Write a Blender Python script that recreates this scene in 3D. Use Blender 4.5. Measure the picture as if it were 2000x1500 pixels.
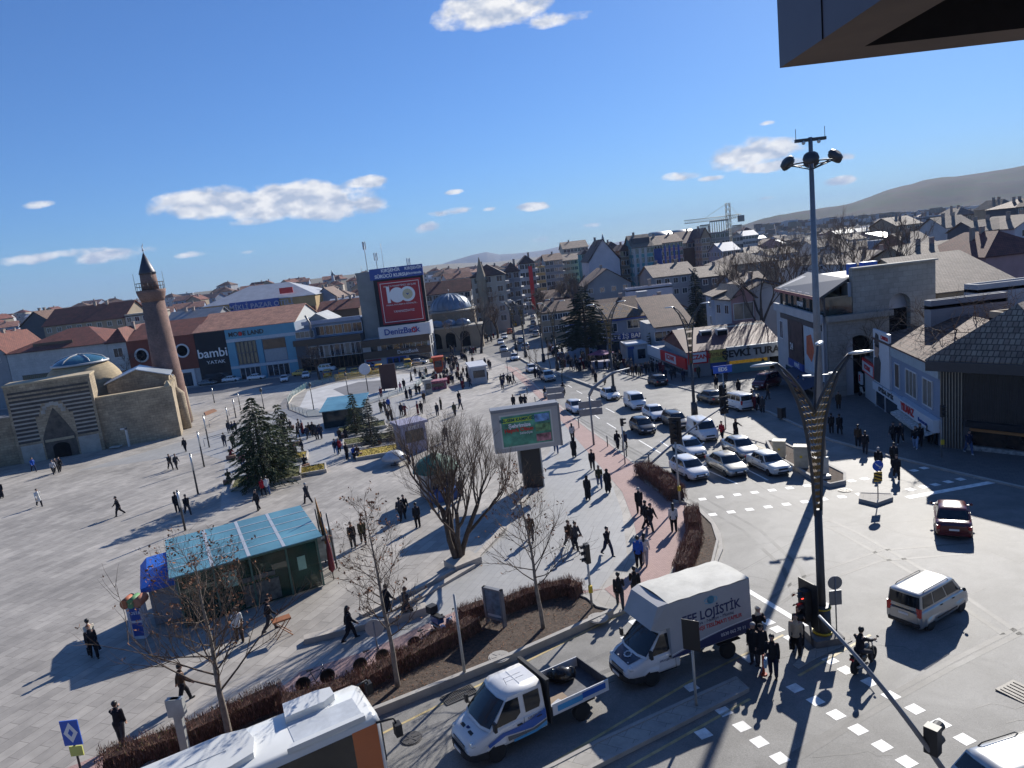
import bpy,bmesh,math,random
from mathutils import Vector,Matrix,noise
R_ = math.radians
rnd = random.Random(7)
S = bpy.context.scene
for o in list(bpy.data.objects):bpy.data.objects.remove(o)
COL = S.collection
# ---------------------------------------------------------------- camera (solved from verticals, horizon and people heights)
FPX,NAD,CAMH = 1367.5,(1862.0,8237.0),17.2
_dn = Vector((NAD[0]-1000,NAD[1]-750,FPX)).normalized(); _up = -_dn
_F = Vector((0,0,1)); _F = (_F-_F.dot(_up)*_up).normalized(); _R = _dn.cross(_F)
if _R.x < 0:_R = -_R
_R.normalize()
cam_d = bpy.data.cameras.new('camera'); cam = bpy.data.objects.new('camera',cam_d); COL.objects.link(cam)
cx = Vector((_R[0],_F[0],_up[0])); cyd = Vector((_R[1],_F[1],_up[1])); cf = Vector((_R[2],_F[2],_up[2]))
cam.matrix_world = Matrix(((cx.x,-cyd.x,-cf.x,0),(cx.y,-cyd.y,-cf.y,0),(cx.z,-cyd.z,-cf.z,CAMH),(0,0,0,1)))
cam_d.sensor_width = 36; cam_d.lens = FPX/2000*36; cam_d.clip_start = .1; cam_d.clip_end = 60000
S.camera = cam
S.render.resolution_x,S.render.resolution_y = 1024,768
# ---------------------------------------------------------------- sun, sky, exposure
SUN_AZ,SUN_EL = 31.0,27.0     # azimuth clockwise from +Y
S.view_settings.view_transform = 'Standard'; S.view_settings.look = 'None'
S.view_settings.exposure = 0.64; S.view_settings.gamma = 1
sd = bpy.data.lights.new('sun','SUN'); sun = bpy.data.objects.new('sun',sd); COL.objects.link(sun)
sd.energy = 4.5; sd.angle = R_(.5); sd.color = (1,.95,.87)
_s = Vector((math.sin(R_(SUN_AZ))*math.cos(R_(SUN_EL)),math.cos(R_(SUN_AZ))*math.cos(R_(SUN_EL)),math.sin(R_(SUN_EL))))
sun.rotation_euler = (-_s).to_track_quat('-Z','Y').to_euler(); sun.location = (60,60,120)
W = bpy.data.worlds.new('World'); S.world = W; W.use_nodes = True
wn,wl = W.node_tree.nodes,W.node_tree.links
for n in list(wn):wn.remove(n)
def WN(t,**k):
    n = wn.new(t)
    for a,b in k.items():setattr(n,a,b)
    return n
sky = WN('ShaderNodeTexSky',sky_type='NISHITA',sun_disc=False,sun_elevation=R_(SUN_EL),sun_rotation=R_(SUN_AZ),
         altitude=1000,air_density=1.0,dust_density=0.35,ozone_density=3.5)
def px_dir(px,py):
    d = Vector((px-1000,py-750,FPX)); return (cx*d.x+cyd*d.y+cf*d.z).normalized()
tc = WN('ShaderNodeTexCoord')
def wm(op,a,b=None,c=None):
    n = WN('ShaderNodeMath',operation=op)
    for i,v in enumerate((a,b,c)):
        if v is None:continue
        if isinstance(v,(int,float)):n.inputs[i].default_value = v
        else:wl.new(v,n.inputs[i])
    return n.outputs[0]
def wdot(v):
    n = WN('ShaderNodeVectorMath',operation='DOT_PRODUCT'); wl.new(tc.outputs['Generated'],n.inputs[0]); n.inputs[1].default_value = v; return n.outputs['Value']
mp = WN('ShaderNodeMapping'); mp.inputs['Scale'].default_value = (7,7,13); wl.new(tc.outputs['Generated'],mp.inputs[0])
nz = WN('ShaderNodeTexNoise'); nz.inputs['Scale'].default_value = 2.6; nz.inputs['Detail'].default_value = 9; nz.inputs['Roughness'].default_value = .56
wl.new(mp.outputs[0],nz.inputs[0])
# clouds are where they stand in the sky: (pixel x, y, half width, half height, strength)
CLOUDS = [(430,400,155,30,1),(560,392,200,34,1.1),(650,405,130,24,1.),(705,357,62,14,1.),(960,22,118,34,1.15),(1085,38,75,16,.9),
          (480,432,60,12,.7),(840,444,34,12,.9),(885,376,26,6,.9),(880,413,45,9,.8),(1040,403,42,10,1.05),(1455,298,105,30,1.05),(1520,322,80,13,.9),
          (1330,345,45,12,.8),(1640,308,60,8,.8),(1640,352,48,11,.95),(1500,386,30,4,.6),(60,506,130,13,.8),(210,500,140,13,.75),(375,497,45,8,.85),
          (75,400,32,9,.7),(485,492,22,5,.5),(990,466,26,6,.6),(1500,240,18,6,.7),(1380,350,40,6,.6),(1155,440,30,5,.5),(1040,470,180,8,.35),(960,408,20,5,.6)]
acc = None
for px,py,a,b,s in CLOUDS:
    a *= .86; b *= .95
    d = px_dir(px,py)
    t = 1.2; rx = math.cos(R_(6.8)); ry = -math.sin(R_(6.8))
    u = (px_dir(px+rx,py+ry)-px_dir(px-rx,py-ry)).normalized(); v = d.cross(u).normalized()
    k = a/math.hypot(FPX,math.hypot(px-1000,py-750)); kb = k*b/a
    du = wdot(u/k); dv = wdot(v/kb)
    r = wm('MULTIPLY_ADD',du,du,wm('MULTIPLY',dv,dv))
    g = wm('MULTIPLY_ADD',r,-.62*s,1.28*s)
    acc = g if acc is None else wm('MAXIMUM',acc,g)
acc = wm('MAXIMUM',acc,0.)
den = wm('MULTIPLY',wm('SUBTRACT',wm('ADD',wm('MULTIPLY',acc,.40),nz.outputs['Fac']),.74),6.0)
den = wm('MINIMUM',wm('MAXIMUM',den,0.),1.0)
den = wm('MULTIPLY',den,wm('MINIMUM',wm('MULTIPLY',acc,3.),.93))
nz2 = WN('ShaderNodeTexNoise'); nz2.inputs['Scale'].default_value = 6.; nz2.inputs['Detail'].default_value = 6; wl.new(mp.outputs[0],nz2.inputs[0])
cr = WN('ShaderNodeMix',data_type='RGBA')
cr.inputs[6].default_value = (6.2,7.0,8.6,1); cr.inputs[7].default_value = (12.5,12.3,12.0,1)
wl.new(wm('MINIMUM',wm('MAXIMUM',wm('MULTIPLY',wm('SUBTRACT',nz2.outputs['Fac'],.36),4.),0.),1.),cr.inputs[0])
# the sky itself, its glare round the sun held back and its blue kept down to the horizon
lum = WN('ShaderNodeRGBToBW'); wl.new(sky.outputs[0],lum.inputs[0])
def shade(dn):
    k = wm('DIVIDE',1.15,wm('MULTIPLY_ADD',lum.outputs[0],.048,.84))
    c = WN('ShaderNodeVectorMath',operation='SCALE'); wl.new(sky.outputs[0],c.inputs[0]); wl.new(k,c.inputs['Scale'])
    t = WN('ShaderNodeVectorMath',operation='MULTIPLY'); wl.new(c.outputs[0],t.inputs[0]); t.inputs[1].default_value = (.66,.93,1.30)
    return t.outputs[0]
skyc = shade(0)
mixc = WN('ShaderNodeMix',data_type='RGBA'); wl.new(den,mixc.inputs[0]); wl.new(skyc,mixc.inputs[6]); wl.new(cr.outputs[2],mixc.inputs[7])
SKY_K = .052
bga = WN('ShaderNodeBackground'); bga.inputs[1].default_value = SKY_K; wl.new(skyc,bga.inputs[0])
bgn = WN('ShaderNodeBackground'); bgn.inputs[1].default_value = SKY_K; wl.new(mixc.outputs[2],bgn.inputs[0])
ms = WN('ShaderNodeMixShader'); wl.new(wm('GREATER_THAN',wdot(px_dir(1000,350)),.74),ms.inputs[0]); wl.new(bga.outputs[0],ms.inputs[1]); wl.new(bgn.outputs[0],ms.inputs[2])
wo = WN('ShaderNodeOutputWorld'); wl.new(ms.outputs[0],wo.inputs[0])
S.render.engine = 'CYCLES'
S.cycles.max_bounces = 6; S.cycles.diffuse_bounces = 3; S.cycles.glossy_bounces = 3; S.cycles.transmission_bounces = 5; S.cycles.transparent_max_bounces = 12
S.cycles.caustics_reflective = False; S.cycles.caustics_refractive = False
# ---------------------------------------------------------------- ground height and pixel -> place helpers
def gz(x,y):
    z = -.036*(min(y,170.)-25)
    if y > 212:
        k = .014+.019*min(1,max(0,(-x-20)/150))
        z += k*min(y-212,700)
    return z
def ray(px,py):
    d = Vector((px-1000,py-750,FPX)); return Vector((d.dot(_R),d.dot(_F),d.dot(_up)))
def G(px,py,dz=0.):
    r = ray(px,py); lo,hi = 1.0/FPX,2500.0/r.y
    for _ in range(60):
        m = (lo+hi)/2
        if CAMH+r.z*m > gz(r.x*m,r.y*m)+dz:lo = m
        else:hi = m
    return Vector((r.x*lo,r.y*lo,gz(r.x*lo,r.y*lo)+dz))
def at(px,py,Y):
    r = ray(px,py); t = Y/r.y; return Vector((r.x*t,Y,CAMH+r.z*t))
def hpx(p,py):
    """height above p so that the top of a vertical over p reaches pixel row py"""
    lo,hi = 0.,80.
    for _ in range(40):
        m = (lo+hi)/2; w = Vector((p.x,p.y,p.z+m-CAMH)); c = w.x*_R+w.y*_F+w.z*_up
        if 750+FPX*c.y/c.z > py:lo = m
        else:hi = m
    return lo
# ---------------------------------------------------------------- materials
MATS = {}
def M(name,col=(.5,.5,.5),rough=.7,metal=0.,var=.12,vs=3.,bump=0.,bs=30.,spec=.5,coat=0.,emit=0.,alpha=1.,trans=0.,fine=0.,fs=40.):
    if name in MATS:return MATS[name]
    m = bpy.data.materials.new(name); MATS[name] = m; m.use_nodes = True
    nt = m.node_tree; b = nt.nodes['Principled BSDF']
    b.inputs['Roughness'].default_value = rough; b.inputs['Metallic'].default_value = metal
    b.inputs['Specular IOR Level'].default_value = spec; b.inputs['Coat Weight'].default_value = coat
    b.inputs['Base Color'].default_value = (*col,1); b.inputs['Alpha'].default_value = alpha; b.inputs['Transmission Weight'].default_value = trans
    m.diffuse_color = (*col,1)
    if emit:b.inputs['Emission Color'].default_value = (*col,1); b.inputs['Emission Strength'].default_value = emit
    if var or bump:
        t = nt.nodes.new('ShaderNodeTexCoord'); 
    if var:
        n = nt.nodes.new('ShaderNodeTexNoise'); n.inputs['Scale'].default_value = vs; n.inputs['Detail'].default_value = 5; n.inputs['Roughness'].default_value = .6
        nt.links.new(t.outputs['Object'],n.inputs[0])
        r = nt.nodes.new('ShaderNodeMapRange'); r.inputs[1].default_value = .3; r.inputs[2].default_value = .7; r.inputs[3].default_value = 1-var; r.inputs[4].default_value = 1+var
        nt.links.new(n.outputs['Fac'],r.inputs[0])
        x = nt.nodes.new('ShaderNodeMix'); x.data_type = 'RGBA'; x.blend_type = 'MULTIPLY'; x.inputs[0].default_value = 1
        x.inputs[6].default_value = (*col,1); nt.links.new(r.outputs[0],x.inputs[7]); o_ = x.outputs[2]
        for sc_,am in ((fs,fine),(fs*.02,fine*.8),(fs*.004,fine*.7)):
            if not am:continue
            n = nt.nodes.new('ShaderNodeTexNoise'); n.inputs['Scale'].default_value = sc_; n.inputs['Detail'].default_value = 6; n.inputs['Roughness'].default_value = .7; n.inputs['Distortion'].default_value = .8; nt.links.new(t.outputs['Object'],n.inputs[0])
            r = nt.nodes.new('ShaderNodeMapRange'); r.inputs[1].default_value = .35; r.inputs[2].default_value = .65; r.inputs[3].default_value = 1-am; r.inputs[4].default_value = 1+am*.7; nt.links.new(n.outputs['Fac'],r.inputs[0])
            x = nt.nodes.new('ShaderNodeMix'); x.data_type = 'RGBA'; x.blend_type = 'MULTIPLY'; x.inputs[0].default_value = 1; nt.links.new(o_,x.inputs[6]); nt.links.new(r.outputs[0],x.inputs[7]); o_ = x.outputs[2]
        nt.links.new(o_,b.inputs['Base Color'])
    if bump:
        n = nt.nodes.new('ShaderNodeTexNoise'); n.inputs['Scale'].default_value = bs; n.inputs['Detail'].default_value = 4; nt.links.new(t.outputs['Object'],n.inputs[0])
        u = nt.nodes.new('ShaderNodeBump'); u.inputs['Strength'].default_value = bump; u.inputs['Distance'].default_value = .02; nt.links.new(n.outputs['Fac'],u.inputs['Height']); nt.links.new(u.outputs[0],b.inputs['Normal'])
    return m
def Mbrick(name,c1,c2,mortar,bw,bh,rot=0.,ms=.012,rough=.75,off=.5,stain=.15,ss=.15,axes='xy',bump=.3,squash=1.,spec=.5):
    """courses of slabs, pavers, blocks or tiles; bw x bh metres; axes picks the plane (xy floor, xz wall, yz side wall)"""
    if name in MATS:return MATS[name]
    m = bpy.data.materials.new(name); MATS[name] = m; m.use_nodes = True; nt = m.node_tree; L = nt.links.new; b = nt.nodes['Principled BSDF']
    b.inputs['Roughness'].default_value = rough; b.inputs['Specular IOR Level'].default_value = spec; m.diffuse_color = (*c1,1)
    t = nt.nodes.new('ShaderNodeTexCoord'); v = t.outputs['Object']
    if axes != 'xy':
        sx = nt.nodes.new('ShaderNodeSeparateXYZ'); L(v,sx.inputs[0]); cb = nt.nodes.new('ShaderNodeCombineXYZ')
        if axes == 'xz':L(sx.outputs[0],cb.inputs[0]); L(sx.outputs[2],cb.inputs[1])
        elif axes == 'yz':L(sx.outputs[1],cb.inputs[0]); L(sx.outputs[2],cb.inputs[1])
        else:
            a = nt.nodes.new('ShaderNodeMath'); L(sx.outputs[0],a.inputs[0]); L(sx.outputs[1],a.inputs[1]); L(a.outputs[0],cb.inputs[0]); L(sx.outputs[2],cb.inputs[1])
        v = cb.outputs[0]
    mp = nt.nodes.new('ShaderNodeMapping'); mp.inputs['Rotation'].default_value = (0,0,rot); L(v,mp.inputs[0])
    k = nt.nodes.new('ShaderNodeTexBrick'); k.offset = off; k.squash = squash; k.squash_frequency = 3; k.inputs['Scale'].default_value = 1; k.inputs['Brick Width'].default_value = bw; k.inputs['Row Height'].default_value = bh
    k.inputs['Mortar Size'].default_value = ms; k.inputs['Color1'].default_value = (*c1,1); k.inputs['Color2'].default_value = (*c2,1); k.inputs['Mortar'].default_value = (*mortar,1); k.inputs['Bias'].default_value = -.1
    L(mp.outputs[0],k.inputs[0])
    col = k.outputs[0]
    for sc,st in ((ss,stain),(ss*9,stain*.7)):
        n = nt.nodes.new('ShaderNodeTexNoise'); n.inputs['Scale'].default_value = sc; n.inputs['Detail'].default_value = 8; n.inputs['Roughness'].default_value = .65; L(t.outputs['Object'],n.inputs[0])
        r = nt.nodes.new('ShaderNodeMapRange'); r.inputs[1].default_value = .35; r.inputs[2].default_value = .65; r.inputs[3].default_value = 1-st; r.inputs[4].default_value = 1+st*.6; L(n.outputs['Fac'],r.inputs[0])
        x = nt.nodes.new('ShaderNodeMix'); x.data_type = 'RGBA'; x.blend_type = 'MULTIPLY'; x.inputs[0].default_value = 1; L(col,x.inputs[6]); L(r.outputs[0],x.inputs[7]); col = x.outputs[2]
    L(col,b.inputs['Base Color'])
    if bump:
        u = nt.nodes.new('ShaderNodeBump'); u.inputs['Strength'].default_value = bump; u.inputs['Distance'].default_value = .01; u.invert = True; L(k.outputs['Fac'],u.inputs['Height']); L(u.outputs[0],b.inputs['Normal'])
    return m
def Mtile(name,c,c2,pitch=.35,rough=.8,ang=0.):
    """roof of rounded tiles: ribs by waves in object space plus patchy colour"""
    if name in MATS:return MATS[name]
    m = bpy.data.materials.new(name); MATS[name] = m; m.use_nodes = True; nt = m.node_tree; L = nt.links.new; b = nt.nodes['Principled BSDF']; b.inputs['Roughness'].default_value = rough
    m.diffuse_color = (*c,1)
    t = nt.nodes.new('ShaderNodeTexCoord')
    k = nt.nodes.new('ShaderNodeTexBrick'); k.inputs['Scale'].default_value = 1; k.inputs['Brick Width'].default_value = pitch; k.inputs['Row Height'].default_value = pitch*1.2; k.inputs['Mortar Size'].default_value = pitch*.11
    k.inputs['Color1'].default_value = (*c,1); k.inputs['Color2'].default_value = (*c2,1); k.inputs['Mortar'].default_value = tuple(q*.45 for q in c)+(1,); L(t.outputs['Object'],k.inputs[0])
    n = nt.nodes.new('ShaderNodeTexNoise'); n.inputs['Scale'].default_value = .6; n.inputs['Detail'].default_value = 8; n.inputs['Roughness'].default_value = .7; L(t.outputs['Object'],n.inputs[0])
    r = nt.nodes.new('ShaderNodeMapRange'); r.inputs[1].default_value = .35; r.inputs[2].default_value = .65; r.inputs[3].default_value = .65; r.inputs[4].default_value = 1.2; L(n.outputs['Fac'],r.inputs[0])
    x = nt.nodes.new('ShaderNodeMix'); x.data_type = 'RGBA'; x.blend_type = 'MULTIPLY'; x.inputs[0].default_value = 1; L(k.outputs[0],x.inputs[6]); L(r.outputs[0],x.inputs[7]); L(x.outputs[2],b.inputs['Base Color'])
    u = nt.nodes.new('ShaderNodeBump'); u.inputs['Strength'].default_value = .6; u.inputs['Distance'].default_value = .05; u.invert = True; L(k.outputs['Fac'],u.inputs['Height']); L(u.outputs[0],b.inputs['Normal'])
    return m
# ---------------------------------------------------------------- mesh builder
class MB:
    def __init__(s):s.v = []; s.f = []; s.m = []; s.sm = []
    def add(s,vs,fs,mi=0,sm=False):
        o = len(s.v); s.v += [tuple(v) for v in vs]
        for f in fs:s.f.append(tuple(i+o for i in f)); s.m.append(mi); s.sm.append(sm)
        return s
    def box(s,c,d,rz=0.,mi=0,top=1.):
        x,y,z = d[0]/2,d[1]/2,d[2]/2; ca,sa = math.cos(rz),math.sin(rz); vs = []
        for k in (-1,1):
            q = top if k > 0 else 1
            for a,b in ((-1,-1),(1,-1),(1,1),(-1,1)):
                X,Y = a*x*q,b*y*q; vs.append((c[0]+X*ca-Y*sa,c[1]+X*sa+Y*ca,c[2]+k*z))
        return s.add(vs,[(0,3,2,1),(4,5,6,7),(0,1,5,4),(1,2,6,5),(2,3,7,6),(3,0,4,7)],mi)
    def b0(s,x0,x1,y0,y1,z0,z1,mi=0):return s.box(((x0+x1)/2,(y0+y1)/2,(z0+z1)/2),(x1-x0,y1-y0,z1-z0),0,mi)
    def prism(s,poly,z0,z1,mi=0,zf=None):
        n = len(poly); a = sum(poly[i][0]*poly[(i+1) % n][1]-poly[(i+1) % n][0]*poly[i][1] for i in range(n))
        if a < 0:poly = poly[::-1]
        zf = zf or (lambda x,y:0)
        vs = [(p[0],p[1],z0+zf(*p[:2])) for p in poly]+[(p[0],p[1],z1+zf(*p[:2])) for p in poly]
        return s.add(vs,[tuple(range(n))[::-1],tuple(range(n,2*n))]+[(i,(i+1) % n,n+(i+1) % n,n+i) for i in range(n)],mi)
    def tube(s,pts,rs,n=8,mi=0,caps=True,sm=True):
        pts = [Vector(p) for p in pts]
        if isinstance(rs,(int,float)):rs = [rs]*len(pts)
        vs = []; ref = None
        for i,p in enumerate(pts):
            d = (pts[min(i+1,len(pts)-1)]-pts[max(i-1,0)]).normalized()
            if ref is None:ref = Vector((1,0,0)) if abs(d.x) < .8 else Vector((0,1,0))
            a = (ref-d*ref.dot(d)).normalized(); ref = a; b = d.cross(a)
            for k in range(n):
                t = 2*math.pi*k/n; vs.append(p+(a*math.cos(t)+b*math.sin(t))*rs[i])
        fs = [(i*n+k,i*n+(k+1) % n,(i+1)*n+(k+1) % n,(i+1)*n+k) for i in range(len(pts)-1) for k in range(n)]
        s.add(vs,fs,mi,sm)
        if caps:
            e = len(pts)-1; s.add([],[],mi); o = len(s.v)-len(vs)
            s.f.append(tuple(o+k for k in range(n))[::-1]); s.m.append(mi); s.sm.append(False)
            s.f.append(tuple(o+e*n+k for k in range(n))); s.m.append(mi); s.sm.append(False)
        return s
    def lathe(s,prof,c=(0,0,0),n=20,mi=0,sm=True,ax='z'):
        vs = []
        for r,z in prof:
            for k in range(n):
                t = 2*math.pi*k/n; a,b = r*math.cos(t),r*math.sin(t)
                vs.append((c[0]+a,c[1]+b,c[2]+z) if ax == 'z' else ((c[0]+a,c[1]+z,c[2]+b) if ax == 'y' else (c[0]+z,c[1]+a,c[2]+b)))
        m = len(prof); fs = [(i*n+k,i*n+(k+1) % n,(i+1)*n+(k+1) % n,(i+1)*n+k) for i in range(m-1) for k in range(n)]
        s.add(vs,fs,mi,sm)
        o = len(s.v)-len(vs)
        if prof[0][0] > 1e-4:s.f.append(tuple(o+k for k in range(n))[::-1]); s.m.append(mi); s.sm.append(False)
        if prof[-1][0] > 1e-4:s.f.append(tuple(o+(m-1)*n+k for k in range(n))); s.m.append(mi); s.sm.append(False)
        return s
    def cyl(s,c,r,h,n=16,mi=0,ax='z',r2=None):return s.lathe([(r,0),(r if r2 is None else r2,h)],c,n,mi,True,ax)
    def ball(s,c,r,n=10,mi=0,sc=(1,1,1)):
        m = max(4,n//2); vs = []; fs = []
        for i in range(m+1):
            a = math.pi*i/m
            for k in range(n):
                t = 2*math.pi*k/n; vs.append((c[0]+r*sc[0]*math.sin(a)*math.cos(t),c[1]+r*sc[1]*math.sin(a)*math.sin(t),c[2]+r*sc[2]*math.cos(a)))
        return s.add(vs,[(i*n+k,(i+1)*n+k,(i+1)*n+(k+1) % n,i*n+(k+1) % n) for i in range(m) for k in range(n)],mi,True)
    def mesh(s,name,mats):
        me = bpy.data.meshes.new(name); me.from_pydata(s.v,[],s.f)
        for m in mats:me.materials.append(m)
        me.polygons.foreach_set('material_index',s.m); me.polygons.foreach_set('use_smooth',s.sm); me.update(); return me
    def build(s,name,mats,parent=None,loc=None,rz=None):
        mats = mats or []
        if not isinstance(mats,(list,tuple)):mats = [mats]
        o = bpy.data.objects.new(name,s.mesh(name,mats)); COL.objects.link(o)
        if parent:o.parent = parent
        if loc is not None:o.location = loc
        if rz is not None:o.rotation_euler = (0,0,rz)
        return o
def tag(o,label=None,cat=None,group=None,kind=None):
    if label:o['label'] = label
    if cat:o['category'] = cat
    if group:o['group'] = group
    if kind:o['kind'] = kind
    return o
def thing(name,label,cat,loc=(0,0,0),rz=0.,group=None):
    o = bpy.data.objects.new(name,None); COL.objects.link(o); o.location = loc; o.rotation_euler = (0,0,rz); o.empty_display_size = .3
    return tag(o,label,cat,group)
KIDS = {}
def kids(o):
    if o.name not in KIDS:KIDS[o.name] = [c for c in bpy.data.objects if c.parent == o]
    return KIDS[o.name]
def copy_tree(o,parent=None):
    c = o.copy(); COL.objects.link(c)
    if parent:c.parent = parent
    for ch in kids(o):copy_tree(ch,c)
    return c
def text(s,size,mat,parent,loc,rot=(0,0,0),name='lettering',depth=.02,align='CENTER',sx=1.,bold=.0,label=None):
    cu = bpy.data.curves.new(name,'FONT'); cu.body = s; cu.size = size; cu.extrude = depth; cu.align_x = align; cu.align_y = 'CENTER'; cu.offset = bold; cu.resolution_u = 3
    t = bpy.data.objects.new('tmp_text',cu); COL.objects.link(t)
    dg = bpy.context.evaluated_depsgraph_get(); me = bpy.data.meshes.new_from_object(t.evaluated_get(dg)); bpy.data.objects.remove(t); bpy.data.curves.remove(cu)
    me.materials.clear(); me.materials.append(mat)
    o = bpy.data.objects.new(name,me); COL.objects.link(o); o.parent = parent; o.location = loc; o.rotation_euler = rot; o.scale = (sx,1,1)
    if label:o['label'] = label
    return o
UPR = (math.pi/2,0,0)
# ================================================================= THE SETTING: ground, roads, plaza, markings, hill
def wang(p,q):return math.atan2(q.y-p.y,q.x-p.x)
PAV = wang(G(107,1168),G(222,973))
KRB = wang(G(750,1388),G(1230,1190))
m_earth = M('town earth',(.13,.12,.10),.95,var=.3,vs=.05)
m_road = M('asphalt',(.225,.218,.205),.62,var=.10,vs=.35,bump=.5,bs=45,spec=.30,fine=.26,fs=22)
m_plaza = Mbrick('plaza stone',(.40,.37,.33),(.29,.268,.24),(.20,.18,.16),1.7,.62,PAV,ms=.014,rough=.68,stain=.22,ss=.13,bump=.15)
m_band = Mbrick('grey paving band',(.355,.35,.335),(.315,.31,.30),(.23,.225,.22),.9,.45,PAV,ms=.01,rough=.55,stain=.07,ss=.2,bump=.15)
m_pink = Mbrick('pink block paving',(.42,.27,.245),(.37,.235,.215),(.26,.18,.16),.2,.1,KRB,ms=.012,rough=.8,stain=.10,ss=.4)
m_walk = Mbrick('shop pavement',(.145,.14,.135),(.12,.118,.118),(.08,.08,.08),.4,.4,.5,ms=.012,rough=.7,stain=.15)  # paving colour lowered so it carries part of the shade on this side
m_kerb = M('kerb stone',(.36,.34,.31),.8,var=.15,vs=1.5,bump=.3)
m_white = M('road paint',(.80,.79,.75),.6,var=.25,vs=3)
m_yel = M('yellow road paint',(.46,.36,.17),.6,var=.35,vs=2)
m_soil = M('planting soil',(.075,.052,.038),.95,var=.55,vs=6,bump=1.,bs=18)
m_slab = Mbrick('median slabs',(.40,.375,.33),(.35,.33,.30),(.2,.19,.17),.8,.6,KRB,ms=.01,rough=.8,stain=.15,ss=.6)
def gbuild(mb,name,mat,label=None):
    return tag(mb.build(name,mat),label,None,None,'structure')
# terrain
xs = [-3200,-2200,-1500,-1000,-700,-450,-300,-200,-140,-95,-60,-30,0,30,60,95,140,200,300,450,700,1000,1500,2200,3200]
ys = [-60,5,80,170,212,270,340,450,600,900,1200,1700,2400,3400,7200]
t = MB(); vs = []
for y in ys:
    for x in xs:vs.append((x,y,gz(x,y)-.35-(6 if y > 2500 else 0)-(y > 5000)*20))
n = len(xs); t.add(vs,[(j*n+i,j*n+i+1,(j+1)*n+i+1,(j+1)*n+i) for j in range(len(ys)-1) for i in range(n-1)])
gbuild(t,'ground',m_earth)
# road sheet (planar part, then the street that runs on between the houses)
t = MB(); gp = lambda x,y,d=0.:(x,y,gz(x,y)+d)
t.add([gp(-140,-30),gp(140,-30),gp(140,170),gp(-140,170)],[(0,1,2,3)])
a = [G(940,692),G(1110,690)]
st_l = [(-12,170),(-4,212),(0,276),(1,360),(-2,520)]; st_r = [(17,170),(13,212),(12,276),(10,360),(6,520)]
vs = [gp(*p) for p in st_l]+[gp(*p) for p in st_r]; t.add(vs,[(i,i+5,i+6,i+1) for i in range(4)])
gbuild(t,'road',m_road)
def world(pts,dz=0.):return [G(*p,dz) if len(p) == 2 else Vector((p[0],p[1],0)) for p in pts]
PH = .11
edge = [(-900,2050),(-200,1772),(300,1570),(750,1388),(1000,1287),(1140,1225),(1230,1190),(1300,1158),(1360,1130),(1395,1106),(1408,1075),(1404,1045),(1388,1018),(1360,992),(1322,975),
        (1240,908),(1190,868),(1150,840),(1105,805),(1060,768),(1030,740),(1000,718),(965,702),(945,692)]
pl = [(p.x,p.y) for p in world(edge)]+[(-12,169.7),(-140,169.7),(-140,10)]
t = MB(); t.prism(pl,-.3,PH,zf=gz); gbuild(t,'plaza',m_plaza)
def kerb(pts,w=.22,h=PH+.02,name='kerb',mat=m_kerb,closed=False,base=-.1):
    P = [Vector((p[0],p[1])) for p in pts]; n = len(P); off = []
    for i in range(n):
        a = P[(i-1) % n] if closed or i else P[i]; b = P[(i+1) % n] if closed or i < n-1 else P[i]
        d = (b-a).normalized(); nn = Vector((-d.y,d.x)); off.append((P[i]+nn*w/2,P[i]-nn*w/2))
    t = MB(); vs = []
    for l,r in off:
        zl,zr = gz(*l),gz(*r); vs += [(l.x,l.y,zl+base),(l.x,l.y,zl+h),(r.x,r.y,zr+h),(r.x,r.y,zr+base)]
    m = n if closed else n-1; fs = []
    for i in range(m):
        j = (i+1) % n
        for k in range(3):fs.append((i*4+k,i*4+k+1,j*4+k+1,j*4+k))
    if not closed:fs += [(0,1,2,3),tuple((n-1)*4+k for k in (3,2,1,0))]
    t.add(vs,fs); return gbuild(t,name,mat)
kerb(pl[:24],.24,PH+.025)
walk_e = [(2500,1060),(2200,990),(2000,955),(1870,925),(1740,893),(1620,860),(1500,805),(1365,767),(1304,751),(1230,733),(1150,708),(1105,688)]
wl_ = [(p.x,p.y) for p in world(walk_e)]
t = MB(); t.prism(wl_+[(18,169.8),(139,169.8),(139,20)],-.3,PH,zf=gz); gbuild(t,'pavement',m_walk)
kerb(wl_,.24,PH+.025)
def sheet(name,pts,dz,mat,struct=True):
    w = world(pts,dz); t = MB(); vs = [(p.x,p.y,gz(p.x,p.y)+dz) for p in w]
    a = sum(vs[i][0]*vs[(i+1) % len(vs)][1]-vs[(i+1) % len(vs)][0]*vs[i][1] for i in range(len(vs)))
    if a < 0:vs = vs[::-1]
    t.add(vs,[tuple(range(len(vs)))]); return gbuild(t,name,mat)
# grey band beside the road, pink strips
sheet('paving_band',[(430,1440),(560,1330),(690,1265),(800,1205),(905,1100),(1000,1000),(1075,880),(1075,800),(1010,735),(1035,745),(1100,800),(1180,905),(1215,1000),(1225,1085),(1170,1150),(940,1172),(700,1280)],PH+.006,m_band)
#sheet('paving_band', [(610, 1170), (660, 1130), (730, 1230), (870, 1140), (860, 1165), (620, 1262)], PH+.006, m_band)
sheet('paving_band',[(150,920),(400,850),(545,800),(760,770),(850,740),(860,752),(700,880),(500,970),(430,1000),(440,900),(390,885)],PH+.006,m_band)
sheet('cycle_path',[(985,715),(1010,718),(1060,762),(1105,800),(1150,836),(1190,865),(1240,906),(1322,972),(1352,1000),(1330,1070),(1290,1158),(1225,1188),(1180,1150),(1255,1110),(1238,1020),(1215,960),(1150,885),(1090,815),(1040,765)],PH+.011,m_pink)
sheet('cycle_path',[(130,1500),(60,1560),(200,1600),(330,1470),(560,1385),(700,1340),(940,1215),(1130,1160),(1180,1150),(940,1172),(870,1202),(720,1270),(585,1312),(560,1335),(440,1420),(300,1432)],PH+.011,m_pink)
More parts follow.
